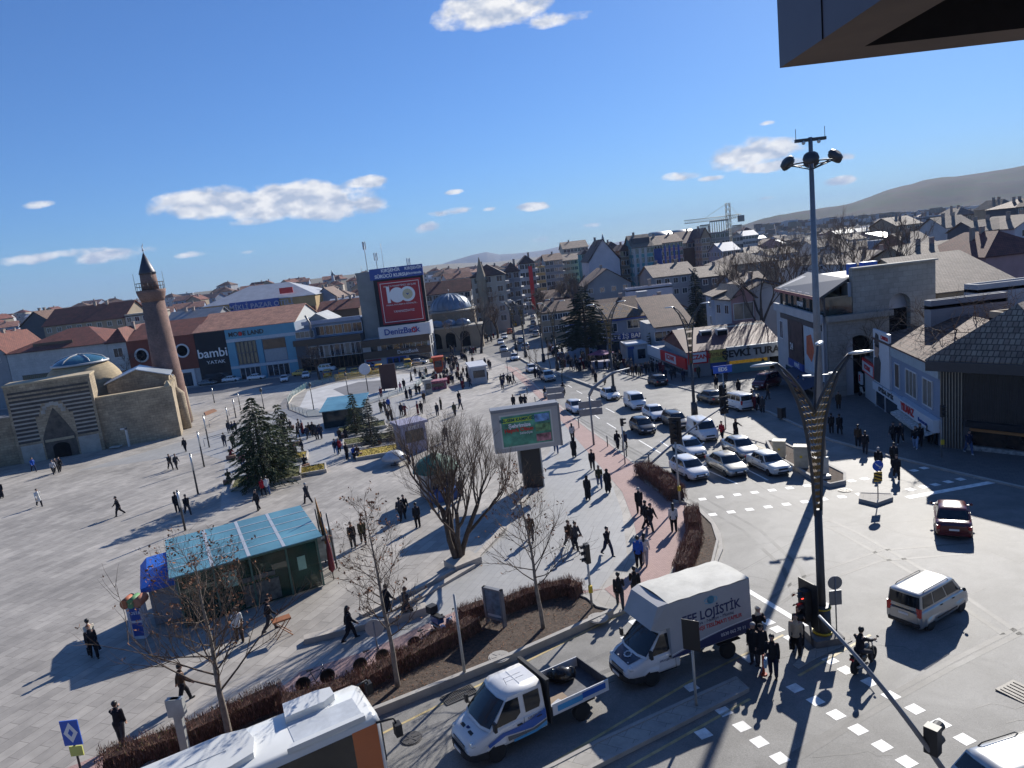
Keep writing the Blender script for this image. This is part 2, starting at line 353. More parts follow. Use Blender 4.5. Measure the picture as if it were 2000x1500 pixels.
# side road with parked cars before the left shops
t = MB(); t.prism([(-139.5,147),(-63,147),(-48,151),(-26,154),(-26,166),(-139.5,166)],-.2,PH+.008,zf=gz); gbuild(t,'side_road',M('dark asphalt',(.12,.12,.125),.6,var=.15,vs=.4))
# planting beds
def bed(pts,h=.16,kh=.24,kw=.22):
    P = [(p.x,p.y) for p in world(pts)]; t = MB(); t.prism(P,-.2,PH+h,zf=gz); gbuild(t,'planting_bed',m_soil)
    kerb(P,kw,PH+kh,'bed_kerb',closed=True,base=-.25); return P
bed([(185,1590),(318,1488),(450,1428),(560,1380),(700,1335),(850,1258),(950,1208),(1040,1182),(1115,1165),(1150,1178),(1170,1195),(1195,1203),(1130,1232),(1000,1290),(760,1387),(320,1565)])
bed([(1246,915),(1290,930),(1335,978),(1340,988),(1318,984),(1262,945)],.1,.16,.14)
bed([(1338,1000),(1364,1002),(1392,1030),(1402,1062),(1392,1105),(1366,1126),(1316,1146),(1325,1095),(1345,1040)],.1,.16,.14)
bed([(1498,866),(1530,870),(1650,931),(1650,946),(1622,952),(1598,944),(1512,893)],.12,.2,.2)
# medians
med = [(p.x,p.y) for p in world([(1020,1530),(1080,1502),(1175,1452),(1330,1380),(1440,1330),(1460,1350),(1340,1412),(1165,1500),(1100,1535)])]
t = MB(); t.prism(med,-.2,.14,zf=gz); gbuild(t,'median',m_slab); kerb(med,.16,.17,'median_kerb',closed=True)
med = [(p.x,p.y) for p in world([(1548,1300),(1575,1275),(1655,1235),(1665,1252),(1580,1295),(1560,1308)])]
t = MB(); t.prism(med,-.2,.03,zf=gz); gbuild(t,'median',m_slab)
kerb([(p.x,p.y) for p in world([(1002,682),(1008,695),(1028,708),(1049,716),(1100,735),(1160,757),(1213,777)])],.45,.3,'median_kerb')
kerb([(p.x,p.y) for p in world([(1213,777),(1300,803),(1400,838),(1500,868)])],.3,.06,'median_kerb')
tri = [(p.x,p.y) for p in world([(1680,968),(1740,970),(1742,977),(1712,988),(1680,980)])]
t = MB(); t.prism(tri,-.2,.2,zf=gz); gbuild(t,'traffic_island',m_slab); kerb(tri,.16,.23,'median_kerb',closed=True)
# painted markings
mk = MB()
def quadline(a,b,w,d=.006):
    p,q = (G(*a) if not isinstance(a,Vector) else a),(G(*b) if not isinstance(b,Vector) else b); dd = (q-p).normalized(); nn = Vector((-dd.y,dd.x,0))*w/2
    return [gp(v.x,v.y,d) for v in (p-nn,q-nn,q+nn,p+nn)]
SQA = wang(G(1593,1369),G(1676,1425))
def square(px,py,s=.48,a=SQA,dz=.006,mb=mk):
    c = G(px,py); u = Vector((math.cos(a),math.sin(a),0))*s/2; v = Vector((-u.y,u.x,0))
    mb.add([gp(w.x,w.y,dz) for w in (c-u-v,c+u-v,c+u+v,c-u+v)],[(0,1,2,3)])
for p in [(1622,1290),(1652,1309),(1699,1332),(1740,1359),(1787,1385),(1837,1414),(1884,1444),(1553,1344),(1593,1369),(1633,1396),(1676,1425),(1723,1457),(1771,1488),(1523,1481),(1483,1449),(1449,1419),
          (1414,1390),(1374,1433),(1391,1358),(1337,1383),(1518,1229),(1464,1286),(1545,1246),(1350,1342),(1225,1247),(1240,1215),(1930,1474),(1825,1520),(1500,1215),(1288,1300)]:square(*p)
RA = wang(G(1876,936),G(1948,922))
for p in [(1785,919),(1805,914),(1828,909),(1876,936),(1903,931.5),(1924,927),(1948,922),(1972,917),(1996,912),(1852,941),(1827,946.5),(1804,951),(1778,956),(1689,935),(1663,939),(1637,944)]:square(*p,.5,RA)
RB = wang(G(1370,972),G(1660,938))
for i in range(9):square(1372+i*34,975-i*4.4,.5,RB); square(1392+i*36,1005-i*5,.5,RB)
mk.add(quadline((1772,972),(2100,912),.5),[(0,1,2,3)])
for a,b in [((1126,763),(1137,769)),((1109,752),(1117,757)),((1159,809),(1171,818)),((1185,826),(1203,837)),((1248,860),(1292,886)),((1183,797),(1200,806)),((1147,776),(1160,783)),
             ((1290,862),(1308,874)),((1330,900),(1350,912)),((1385,920),(1440,945)),((1455,915),(1500,938)),((1080,728),(1088,733)),((1290,810),(1330,822))]:
    mk.add(quadline(a,b,.14),[(0,1,2,3)])
mk.add(quadline((1455,1150),(1600,1238),.3,.0065),[(0,1,2,3)])
gbuild(mk,'road_markings',m_white)
mk = MB()
for a,b in [((700,1456),(1178,1217)),((1178,1217),(1270,1172)),((1030,1520),(1350,1330)),((1350,1330),(1530,1240)),((1225,1500),(1465,1365)),((1560,1320),(1700,1240)),((1230,782),(1540,893))]:
    mk.add(quadline(a,b,.12),[(0,1,2,3)])
gbuild(mk,'yellow_lines',m_yel)
mk = MB(); q_ = random.Random(4)
def strip(pts,w,dz=.003):
    P = [G(*p) for p in pts]; o = []
    for i,p in enumerate(P):
        d = (P[min(i+1,len(P)-1)]-P[max(i-1,0)]); n = Vector((-d.y,d.x,0)).normalized()*w/2; o.append((p-n,p+n))
    vs = [gp(v.x,v.y,dz) for a in o for v in a]; mk.add(vs,[(i*2,i*2+2,i*2+3,i*2+1) for i in range(len(P)-1)])
for off in (0,34):
    strip([(1345+off,975),(1450+off,1035),(1530+off,1110),(1560+off,1190)],.22); strip([(1470+off,965),(1640+off,1040),(1800+off,1130),(1960+off,1240)],.24); strip([(1900,1060+off*.6),(1720,1075+off*.6),(1560,1130+off*.7),(1440,1215+off*.7)],.2)
    strip([(820,1430+off),(1000,1355+off),(1200,1270+off),(1420,1170+off)],.26); strip([(1540,1480+off*.4),(1700,1380+off*.4),(1860,1290+off*.4),(2020,1210+off*.4)],.22); strip([(1130,815+off*.15),(1220,868+off*.2),(1300,912+off*.2)],.2)
gbuild(mk,'tyre_marks',M('rubbed asphalt',(.165,.16,.152),.62,var=.3,vs=.8,fine=.25,fs=20,spec=.3))
mk = MB()
for _ in range(16):
    px,py = q_.uniform(1450,2000),q_.uniform(980,1480); a = [(px,py)]
    for _ in range(7):a.append((a[-1][0]+q_.uniform(12,34),a[-1][1]+q_.uniform(-14,12)))
    strip(a,.025,.0045)
for a in ([(1330,1180),(1600,1030),(1900,1010)],[(1000,1400),(1200,1330)],[(1350,860),(1500,960)]):strip(a,.04,.0045)
gbuild(mk,'asphalt_cracks',M('crack tar',(.07,.068,.065),.6,var=.2))
# manholes, gratings: things of their own
m_iron = M('cast iron',(.10,.095,.09),.6,metal=.4,var=.3,vs=8)
def manhole(px,py,dz,lab,r=.36,sq=False,col=None):
    p = G(px,py,dz); t = MB(); rr = bpy.data.objects
    if sq:t.box((0,0,.02),(1.0,1.0,.04),0); [t.box((-.36+i*.18,0,.05),(.05,.8,.02)) for i in range(5)]
    else:
        t.cyl((0,0,-.02),r*1.15,.04,24); t.cyl((0,0,.015),r,.03,24)
        for i in range(6):
            a = i*math.pi/3; t.box((r*.55*math.cos(a),r*.55*math.sin(a),.05),(.22,.05,.015),a)
    o = t.build('manhole_cover',col or m_iron,None,p,.4); tag(o,lab,'manhole cover'); return o
manhole(803,1443,.006,'round manhole cover in the lane beside the bus',.36)
manhole(975,1283,PH+.16,'round concrete manhole cover in the soil near the kerb',.42,col=m_kerb)
manhole(1168,1207,PH+.16,'round pale manhole cover at the pointed end of the planting bed',.42,col=m_kerb)
manhole(1990,1352,.006,'square ornate drain cover in the road at the right edge',sq=True)
manhole(1650,958,.006,'round manhole cover in the road by the cabinet median',.4)
p = G(897,1358,.006); t = MB()
for i in range(16):t.box((-.6+i*.08,.16,.02),(.035,.26,.04)); t.box((-.6+i*.08,-.16,.02),(.035,.26,.04))
t.b0(-.68,.68,-.34,-.3,0,.05); t.b0(-.68,.68,.3,.34,0,.05); t.b0(-.68,.68,-.02,.02,0,.05); t.b0(-.7,-.66,-.3,.3,0,.05); t.b0(.66,.7,-.3,.3,0,.05)
tag(t.build('drain_grating',m_iron,None,p,KRB),'long slotted drain grating in the gutter by the planting bed','drain grating')
# distant hill, mountains
def ridge(name,prof,Y,mat,depth,base=-30,rough=6.,nv=14,sub=24,seed=1):
    """crest given as pixels on the photo's skyline, at distance Y; the slope comes forward depth metres"""
    t = MB(); cr = []
    for i in range(len(prof)-1):
        for k in range(sub):
            f = k/sub; cr.append(at(prof[i][0]*(1-f)+prof[i+1][0]*f,prof[i][1]*(1-f)+prof[i+1][1]*f,Y))
    cr.append(at(*prof[-1],Y)); n = len(cr); vs = []
    for j in range(nv+1):
        f = j/nv
        for i,c in enumerate(cr):
            z = base+(c.z-base)*(math.cos(math.pi*min(1,abs(f-.25)/.75 if f > .25 else (.25-f)/.5))*.5+.5)
            y = Y+depth*(.25-f)*1.0
            z += noise.noise(Vector((c.x*.004,y*.004,seed)))*rough*(0 if abs(f-.25) < .03 else 1)+noise.noise(Vector((c.x*.015,y*.015,seed)))*rough*.3*(0 if abs(f-.25) < .03 else 1)
            vs.append((c.x*(y/Y) if f > .25 else c.x,y,z))
    t.add(vs,[(j*n+i,(j+1)*n+i,(j+1)*n+i+1,j*n+i+1) for j in range(nv) for i in range(n-1)],0,True)
    return gbuild(t,name,mat)
m_hill = M('hill grass',(.15,.13,.085),.95,var=.35,vs=.003)
nt = m_hill.node_tree; b = nt.nodes['Principled BSDF']; cr_ = nt.nodes.new('ShaderNodeValToRGB'); nn_ = nt.nodes.new('ShaderNodeTexNoise'); nn_.inputs['Scale'].default_value = .006; nn_.inputs['Detail'].default_value = 8; nn_.inputs['Roughness'].default_value = .65
tcn = nt.nodes.new('ShaderNodeTexCoord'); nt.links.new(tcn.outputs['Object'],nn_.inputs[0]); nt.links.new(nn_.outputs['Fac'],cr_.inputs[0]); nt.links.new(cr_.outputs[0],b.inputs['Base Color'])
e = cr_.color_ramp.elements; e[0].position = .38; b.inputs['Specular IOR Level'].default_value = .05; e[0].color = (.032,.024,.018,1); e[1].position = .62; e[1].color = (.035,.05,.016,1); x = e.new(.5); x.color = (.052,.042,.026,1)
ridge('hill',[(1395,470),(1450,440),(1500,428),(1580,413),(1660,398),(1700,388),(1735,372),(1765,363),(1850,348),(1930,336),(2000,325),(2120,305),(2300,300)],2600,m_hill,1600,-20,14,22)
m_mtn = M('mountain',(.12,.12,.12),.95,var=.2,vs=.0005)
ridge('mountain',[(700,560),(800,533),(845,522),(880,510),(925,497),(950,492),(975,497),(1010,495),(1060,489),(1090,482),(1130,477),(1180,478),(1220,470),(1262,464),(1330,458),(1420,455),(1520,450)],5600,m_mtn,1800,-60,14,8,8,3)
ridge('mountain',[(560,590),(640,560),(700,556),(760,552),(860,532),(1000,506),(1100,492),(1200,480),(1300,463),(1400,452)],4400,m_mtn,1200,-60,10,8,8,9)
# ================================================================= BUILDINGS
def wallm(n,c,**k):return M('wall '+n,c,.85,var=.13,vs=.35,bump=.15,**k)
WL = dict(cream=wallm('cream',(.42,.37,.30)),white=wallm('white',(.42,.42,.43)),pale=wallm('pale blue',(.22,.27,.36)),grey=wallm('grey',(.26,.26,.27)),dgrey=wallm('dark grey',(.09,.09,.10)),tan=wallm('tan',(.30,.24,.17)),brown=wallm('brown',(.11,.075,.05)),
          pink=wallm('pink',(.36,.22,.22)),lilac=wallm('lilac white',(.48,.46,.50)),yellow=wallm('ochre',(.42,.29,.13)),brick=Mbrick('wall brick',(.24,.09,.06),(.19,.07,.05),(.25,.2,.18),.25,.08,0,rough=.9,axes='s'),
          blue=wallm('sea blue',(.06,.22,.34)),black=wallm('black panel',(.012,.012,.016)),red=wallm('rust red panel',(.19,.045,.025)),teal=wallm('teal',(.10,.28,.30)),conc=wallm('concrete',(.25,.25,.24)),
          stone=Mbrick('wall stone slabs',(.33,.31,.28),(.27,.255,.23),(.18,.17,.16),1.0,.55,0,rough=.85,axes='s',ss=.3),pstone=Mbrick('pale stone cladding',(.45,.45,.44),(.40,.40,.40),(.3,.3,.3),1.2,.6,0,rough=.7,axes='s',ss=.3))
RF = dict(red=Mtile('tile red',(.22,.065,.04),(.17,.05,.035)),orange=Mtile('tile orange',(.50,.25,.17),(.42,.20,.13)),brown=Mtile('tile brown',(.15,.08,.055),(.20,.11,.075)),beige=Mtile('tile beige',(.32,.24,.18),(.25,.18,.135)),
          old=Mtile('tile weathered',(.22,.15,.11),(.33,.26,.19)),metal=M('roof sheet pale',(.36,.38,.42),.65,.1,var=.12,vs=.5),gsheet=M('roof sheet grey',(.25,.26,.27),.5,.3,var=.2,vs=.4),flat=M('roof felt',(.16,.155,.15),.9,var=.25,vs=.5),
          mixt=Mtile('tile patchwork',(.30,.16,.06),(.10,.10,.13),.5),sheet=M('roof sheet brown',(.13,.04,.03),.6,var=.3,vs=.5))
m_win = M('window glass',(.02,.028,.04),.08,var=.3,vs=.25,spec=.9); m_frame = M('window frame white',(.62,.62,.62),.5,var=.05); m_frk = M('window frame dark',(.05,.05,.055),.5,var=.1); m_curt = M('window glass curtained',(.22,.2,.17),.2,var=.4,vs=.6)
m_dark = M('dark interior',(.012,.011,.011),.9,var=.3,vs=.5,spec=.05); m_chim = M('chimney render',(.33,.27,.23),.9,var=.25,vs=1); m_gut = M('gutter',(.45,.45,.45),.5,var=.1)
WC = {}
def window(parent,x,z,w,h,face,D,Wd,fm=None,pane=None,div=2,name='window',off=0.):
    """face F front (y=0), R right side (x=Wd), L left side (x=0)"""
    fm = fm or m_frame; pane = pane or m_win; k = (round(w,2),round(h,2),fm.name,pane.name,div)
    if k not in WC:
        t = MB(); t.b0(-w/2,w/2,-.03,.02,0,h); a = t.mesh('window',[pane])
        t = MB(); f = .07
        for q in ((-w/2-f,-w/2+f*.4,-.0,h),(w/2-f*.4,w/2+f,0,h)):t.b0(q[0],q[1],-.08,.02,-.02,h+.02)
        t.b0(-w/2-f,w/2+f,-.08,.02,-f,f*.4); t.b0(-w/2-f,w/2+f,-.08,.02,h-f*.4,h+f)
        for i in range(1,div):xx = -w/2+w*i/div; t.b0(xx-f*.4,xx+f*.4,-.07,0,0,h)
        WC[k] = (a,t.mesh('frame',[fm]))
    a,b = WC[k]; o = bpy.data.objects.new(name,a); COL.objects.link(o); o.parent = parent
    if face == 'F':o.location = (x,-off,z)
    elif face == 'R':o.location = (Wd+off,x,z); o.rotation_euler = (0,0,math.pi/2)
    else:o.location = (-off,x,z); o.rotation_euler = (0,0,-math.pi/2)
    q = bpy.data.objects.new('frame',b); COL.objects.link(q); q.parent = o; return o
def roof(root,kind,W,D,z,h,mat,ov=.5,name='roof',x0=0.,y0=0.,gable=None):
    t = MB(); a,b,c,d = x0-ov,x0+W+ov,y0-ov,y0+D+ov; th = .14
    if kind == 'flat':
        t.b0(x0+.25,x0+W-.25,y0+.25,y0+D-.25,z-.3,z+.02); o = t.build(name,mat,root)
        t = MB(); e = .25
        for q in ((x0,x0+W,y0,y0+e),(x0,x0+W,y0+D-e,y0+D),(x0,x0+e,y0+e,y0+D-e),(x0+W-e,x0+W,y0+e,y0+D-e)):t.b0(*q,z-.3,z+h)
        t.build('parapet',gable or mat,root); return o
    if kind == 'gx':ra,rb = (a,(c+d)/2),(b,(c+d)/2)
    elif kind == 'gy':ra,rb = ((a+b)/2,c),((a+b)/2,d)
    elif kind == 'hip':
        if W >= D:i = (d-c)/2*.9; ra,rb = (a+i,(c+d)/2),(b-i,(c+d)/2)
        else:i = (b-a)/2*.9; ra,rb = ((a+b)/2,c+i),((a+b)/2,d-i)
    else:ra = rb = (a,c)
    vs = []
    for dz in (0,th):
        vs += [(a,c,z+dz),(b,c,z+dz),(b,d,z+dz),(a,d,z+dz),(ra[0],ra[1],z+h+dz),(rb[0],rb[1],z+h+dz)]
    if kind == 'shed':
        t.add([(a,c,z),(b,c,z),(b,d,z+h),(a,d,z+h),(a,c,z+th),(b,c,z+th),(b,d,z+h+th),(a,d,z+h+th)],[(0,3,2,1),(4,5,6,7),(0,1,5,4),(1,2,6,5),(2,3,7,6),(3,0,4,7)])
    else:
        ho = kind == 'gx' or (kind == 'hip' and W >= D)
        top = [(0,1,5,4),(2,3,4,5),(3,0,4),(1,2,5)] if ho else [(0,1,4),(1,2,5,4),(2,3,5),(3,0,4,5)]
        if kind == 'gx':up = [(0,1,5,4),(2,3,4,5)]
        elif kind == 'gy':up = [(1,2,5,4),(3,0,4,5)]
        else:up = top
        fs = [tuple(i+6 for i in f) for f in up]+[tuple(reversed(f)) for f in up]
        t.add(vs,fs+[(0,1,7,6),(1,2,8,7),(2,3,9,8),(3,0,6,9)] if kind == 'hip' else vs and fs)
        if kind == 'gx':t.add([vs[i] for i in (0,1,7,6)],[(0,1,2,3)]); t.add([vs[i] for i in (2,3,9,8)],[(0,1,2,3)])
        if kind == 'gx':
            for e,r_ in (((0,3),4),((1,2),5)):t.add([vs[e[0]],vs[r_],vs[r_+6],vs[e[0]+6]],[(0,1,2,3)]); t.add([vs[e[1]],vs[r_],vs[r_+6],vs[e[1]+6]],[(0,1,2,3)])
        if kind == 'gy':
            for e,r_ in (((0,1),4),((3,2),5)):t.add([vs[e[0]],vs[r_],vs[r_+6],vs[e[0]+6]],[(0,1,2,3)]); t.add([vs[e[1]],vs[r_],vs[r_+6],vs[e[1]+6]],[(0,1,2,3)])
    o = t.build(name,mat,root)
    if kind in ('gx','gy'):
        g = MB(); zz = z+h*(1-ov/((D if kind == 'gx' else W)/2+ov))
        if kind == 'gx':
            for xx in (x0+.02,x0+W-.17):g = MB(); g.add([(xx,y0,z),(xx,y0+D,z),(xx,y0+D/2,z+h-.02),(xx+.15,y0,z),(xx+.15,y0+D,z),(xx+.15,y0+D/2,z+h-.02)],[(0,2,1),(3,4,5),(0,3,5,2),(1,2,5,4)]); g.build('gable',gable or mat,root)
        else:
            for yy in (y0+.02,y0+D-.17):g = MB(); g.add([(x0,yy,z),(x0+W,yy,z),(x0+W/2,yy,z+h-.02),(x0,yy+.15,z),(x0+W,yy+.15,z),(x0+W/2,yy+.15,z+h-.02)],[(0,1,2),(3,5,4),(0,2,5,3),(1,4,5,2)]); g.build('gable',gable or mat,root)
    return o
def shell(name,label,cat,A,B,ztop,depth,wm,group=None,base=None):
    """thing with its origin at the left front foot, x along the facade, y into the building"""
    ang = math.atan2(B[1]-A[1],B[0]-A[0]); W_ = math.hypot(B[0]-A[0],B[1]-A[1]); zb = base if base is not None else min(gz(A[0],A[1]),gz(B[0],B[1]))-.6
    r = thing(name,label,cat,(A[0],A[1],zb),ang,group); H = ztop-zb
    if wm:t = MB(); t.b0(0,W_,0,depth,0,H); t.build('wall',wm,r)
    r['w_'] = W_; del r['w_']
    return r,W_,H
def bld(label,L,Rr,Y,depth,wm,rk='gx',rh=2.,rm='red',fl=2,cols=4,cat='building',name='building',sides='',ww=1.3,wh=1.4,chim=1,group=None,lo=1.1,fh=3.,ov=.45,fm=None,pane=None,YR=None,div=2,flat_h=.5,gable=None):
    A = at(L[0],L[1],Y); B = at(Rr[0],Rr[1],YR or Y); zt = (A.z+B.z)/2
    r,W_,H = shell(name,label,cat,A,B,zt,depth,WL[wm] if isinstance(wm,str) else wm,group)
    g = WL[wm] if isinstance(wm,str) else wm
    ro = roof(r,rk,W_,depth,H,rh if rk != 'flat' else flat_h,RF[rm],ov,gable=gable or g)
    for i in range(fl):
        z = H-fh*(i+1)+lo
        if z < .7:break
        for c in range(cols):window(r,W_*(c+.5)/cols,z,ww,wh,'F',depth,W_,fm,pane,div)
        for s in sides:
            k = max(1,int(depth/3.5))
            for c in range(k):window(r,depth*(c+.5)/k,z,ww,wh,s,depth,W_,fm,pane,div)
    for i in range(chim):
        x = W_*(.25+.5*((i*37+len(label)*13) % 10)/10); t = MB(); t.b0(x,x+.7,depth*.45,depth*.45+.6,H+rh*.4,H+rh+.9); t.b0(x-.08,x+.78,depth*.45-.08,depth*.45+.68,H+rh+.9,H+rh+1.05); t.build('chimney',m_chim,ro)
    return r,W_,H
def panel(r,x0,x1,z0,z1,mat,name='panel',th=.1,y=0.):
    t = MB(); t.b0(x0,x1,y-th,y,z0,z1); return t.build(name,mat,r)
TY = 173.
def ux(px,py,A,Y=TY):return at(px,py,Y).x-A.x
# --- department building: black front, light blue front, one orange roof
A = at(378,653,TY); B = at(574,628,TY); zt = (A.z+B.z)/2
r,Wd,H = shell('shop_building','two shops under one long orange tile roof, left black, right light blue','building',A,B,zt,24,WL['pale'])
xb = ux(447,690,A); f_b = panel(r,0,xb,0,H+.02,WL['black'],'black_front',.25)
roof(r,'gx',Wd,24,H,3.8,RF['orange'],.3,gable=M('gable white',(.55,.56,.55),.7))
text('bambi',3.1,M('sign white',(.8,.8,.8),.5,var=0),r,(xb*.5,-.3,H*.60),UPR,depth=.06,bold=.03); text('YATAK',1.15,MATS['sign white'],r,(xb*.56,-.3,H*.43),UPR,depth=.05,sx=1.25)
m_sky = M('front light blue',(.10,.30,.42),.5,var=.08,vs=.5)
panel(r,xb,Wd,H*.82,H+.02,m_sky,'fascia',.3); text('MODE LAND',1.5,M('sign dark',(.02,.02,.02),.5,var=0),r,(xb+(Wd-xb)*.30,-.35,H*.9),UPR,depth=.06,bold=.03)
t = MB(); t.ball((xb+(Wd-xb)*.22,-.4,H*.9),.5,12,0,(1,.2,1)); t.build('sign_dot',M('sign red',(.55,.02,.02),.5,var=0),r)
panel(r,xb,Wd,H*.76,H*.82,M('band pale',(.45,.5,.55),.6),'fascia_band',.34); panel(r,xb,Wd,H*.26,H*.31,MATS['band pale'],'fascia_band',.34)
for x0,x1 in ((xb,xb+2),(xb+(Wd-xb)*.42,xb+(Wd-xb)*.50),(xb+(Wd-xb)*.84,Wd)):panel(r,x0,x1,0,H*.76,m_sky,'pilaster',.28)
m_gg = M('green curtain glass',(.05,.09,.07),.1,var=.5,vs=.2,spec=.9); w0,w1 = xb+2.1,xb+(Wd-xb)*.41
for i in range(5):
    for j in range(2):x = w0+(w1-w0)*(i+.5)/5; window(r,x,H*(.33+.215*j),(w1-w0)/5-.25,H*.20,'F',24,Wd,m_frk,m_gg,1,off=.05)
panel(r,xb+(Wd-xb)*.51,xb+(Wd-xb)*.83,H*.56,H*.74,M('brown display',(.13,.07,.04),.3,var=.5,vs=.5),'display_window',.15); panel(r,xb+(Wd-xb)*.51,xb+(Wd-xb)*.83,H*.33,H*.55,M('blinds',(.33,.35,.37),.7),'display_window',.15)
for x0,x1 in ((w0,w1),(xb+(Wd-xb)*.52,xb+(Wd-xb)*.83)):panel(r,x0,x1,.7,H*.25,m_win,'shop_window',.12); [panel(r,x0+(x1-x0)*k/4-.06,x0+(x1-x0)*k/4+.06,.7,H*.25,m_frame,'mullion',.2) for k in range(5)]
panel(r,1,xb-1,.7,H*.22,m_win,'shop_window',.3)
# --- rust red fronted building with round windows
A = at(246,668,TY); B = at(377.5,653.5,TY)
r,Wd,H = shell('shop_building','rust red panelled building with two round white-rimmed windows behind the minaret','building',A,B,(A.z+B.z)/2,20,WL['white']); panel(r,0,Wd,H*.36,H,WL['red'],'red_front',.2)
roof(r,'gx',Wd,20,H,3.5,RF['red'],.3)
for px in (276,357):
    x = ux(px,685,A); t = MB(); t.lathe([(1.35,0),(1.75,0),(1.75,-.3),(1.35,-.3),(1.35,0)],(x,-.15,H*.72),24,0,True,'y'); o = t.build('round_window',m_frame,r); t = MB(); t.lathe([(.01,0),(1.4,0)],(x,-.22,H*.72),24,0,False,'y'); t.build('pane',m_win,o)
for x0,x1,z1 in ((ux(252,700,A),ux(300,700,A),.30),(ux(346,700,A),ux(376,700,A),.36)):panel(r,x0,x1,0,H*z1,m_frame,'door_surround',.35); panel(r,x0+.8,x1-.8,.5,H*z1-.8,m_win,'door',.4)
# --- pale stone side building and the lattice front building
r,Wd,H = bld('narrow pale stone building with two cross-barred windows beside the rust red front',(209,672),(245.5,668),TY,18,'pstone','hip',3.4,'red',2,1,ww=2.2,wh=2.2,fh=5.5,lo=2.)
r,Wd,H = bld('low building with a dark lattice window front and red hipped roof behind the stone dome',(12,692),(208.5,672),TY,22,'pstone','hip',4.2,'red',0,0,chim=0)
for i in range(12):window(r,2+i*(Wd-4)/12*.55+1.2,H*.28,(Wd-4)/12*.5,H*.30,'F',22,Wd,m_frk,m_gg,2,off=.05)
t = MB(); t.b0(Wd*.22,Wd*.62,2.2,2.35,H+.6,H+1.8); t.build('roof_sign',WL['brown'],r)
bld('low grey building with a white gable at the far left of the shop row',(-60,700),(11,692),TY,16,'grey','gy',5,'red',1,2,chim=1)
# --- brown and blue three level building
A = at(575,667,TY-1); B = at(704,652,TY-1)
r,Wd,H = shell('shop_building','brown three level building with blue terrace rooms beside the light blue shop','building',A,B,(A.z+B.z)/2,20,WL['dgrey'])
panel(r,-.3,Wd,H-1.3,H+.1,WL['brown'],'fascia',.5)
for i in range(5):window(r,Wd*(.3+.16*i) if i else 5,H*.45,3.4,2.9,'F',20,Wd,m_frame,m_curt if i % 2 else m_win,3,off=.0)
for i in range(5):window(r,3+Wd*.19*i,.9,4.2,3.2,'F',20,Wd,M('frame brown',(.2,.12,.06),.6),m_dark,2)
t = MB(); t.b0(Wd*.12,Wd,3.2,16,H,H+3.6); t.b0(Wd*.02,Wd*.30,.6,3.2,H,H+2.5); t.build('terrace_room',WL['pale'],r)
for i in range(5):
    o = window(r,Wd*(.36+.14*i),H+.5,2.6,2.2,'F',20,Wd,m_frame,m_win,2); o.location.y = 3.2
o = window(r,Wd*.16,H+.6,4.5,1.5,'F',20,Wd,m_frame,m_curt,4); o.location.y = .6
panel(r,Wd*.1,Wd,H+3.4,H+4.3,M('fascia lilac',(.35,.36,.44),.6),'terrace_eave',.7,3.2); roof(r,'gy',Wd*.4,12,H+3.7,2.2,RF['gsheet'],.2,'terrace_roof',Wd*.12,4)
t = MB(); t.tube([(Wd*.27,0,H+.5),(Wd*.27,0,H+4),(Wd*.22,0,H+6)],.25,8); t.build('flue',M('flue',(.3,.27,.25),.5,.4),r)
# --- bank with tower and hoarding
A = at(706,668,TY-2); B = at(838,650,TY-2); zt = (A.z+B.z)/2
r,Wd,H = shell('bank_building','white two-storey bank with a concrete tower and a giant red hoarding','bank',A,B,zt,22,WL['white'])
panel(r,0,Wd,H-1.6,H+.1,WL['brown'],'fascia',.6); panel(r,0,Wd,H*.34,H*.34+1.7,WL['brown'],'fascia',.5)
m_sw = MATS['sign white']; m_sb = M('sign navy',(.02,.06,.28),.5,var=0)
x0 = ux(741,650,A,TY-2); t = MB(); t.b0(x0,Wd+.5,-1.0,-.5,H+.1,H+2.9); t.b0(Wd+.2,Wd+.6,-.5,6,H+.1,H+2.9); t.build('sign_board',M('board white',(.6,.61,.64),.5,var=.05),r); text('DenizBank',2.0,m_sb,r,(x0+(Wd-x0)*.47,-1.05,H+1.5),UPR,depth=.05,bold=.04)
t = MB()
for k in range(8):a = k*math.pi/4; t.box((x0+(Wd-x0)*.72+.55*math.cos(a),-1.1,H+1.5+.55*math.sin(a)),(.32,.1,.32),0)
t.build('emblem',M('sign red',(.55,.02,.02)),r); text('DenizBank',1.2,m_sw,r,(Wd*.66,-.55,H*.34+.85),UPR,depth=.04)
for x,w in ((.17,1.8),(.45,6),(.78,6)):window(r,Wd*x,H*.58,w,2.4,'F',22,Wd,m_frame,m_win,max(1,int(w/1.4)))
panel(r,Wd*.03,Wd*.25,1.6,H*.3,M('poster red',(.35,.03,.03),.5,var=.6,vs=.8),'poster',.15); panel(r,Wd*.33,Wd*.62,.7,H*.31,M('shop blue',(.02,.08,.35),.4),'door_surround',.2)
for k in range(3):panel(r,Wd*(.345+.09*k),Wd*(.415+.09*k),.7,H*.27,m_win,'door',.26)
panel(r,Wd*.66,Wd*.97,.7,H*.3,m_win,'shop_window',.2)
for k in range(4):window(r,3+5*k,H*.58,2.5,2.2,'R',22,Wd); window(r,3+5*k,.9,3.2,2.8,'R',22,Wd)
A2 = at(695,538,TY+3); B2 = at(738,532,TY+3); hx = at(738,532,TY+3).z-r.location.z; a0 = A2.x-A.x
t = MB(); t.b0(a0,a0+(B2.x-A2.x),5,13,0,hx); t.b0(a0-.15,a0+(B2.x-A2.x)+.15,4.85,13.15,hx-.01,hx+.4); t.b0(a0-.06,a0+(B2.x-A2.x)+.06,4.9,5,hx-4.6,hx-4.4); t.build('tower',WL['conc'],r)
t = MB(); t.b0(a0+(B2.x-A2.x),Wd-1,4.5,14,H,hx-1.5); t.build('upper_storeys',WL['dgrey'],r)
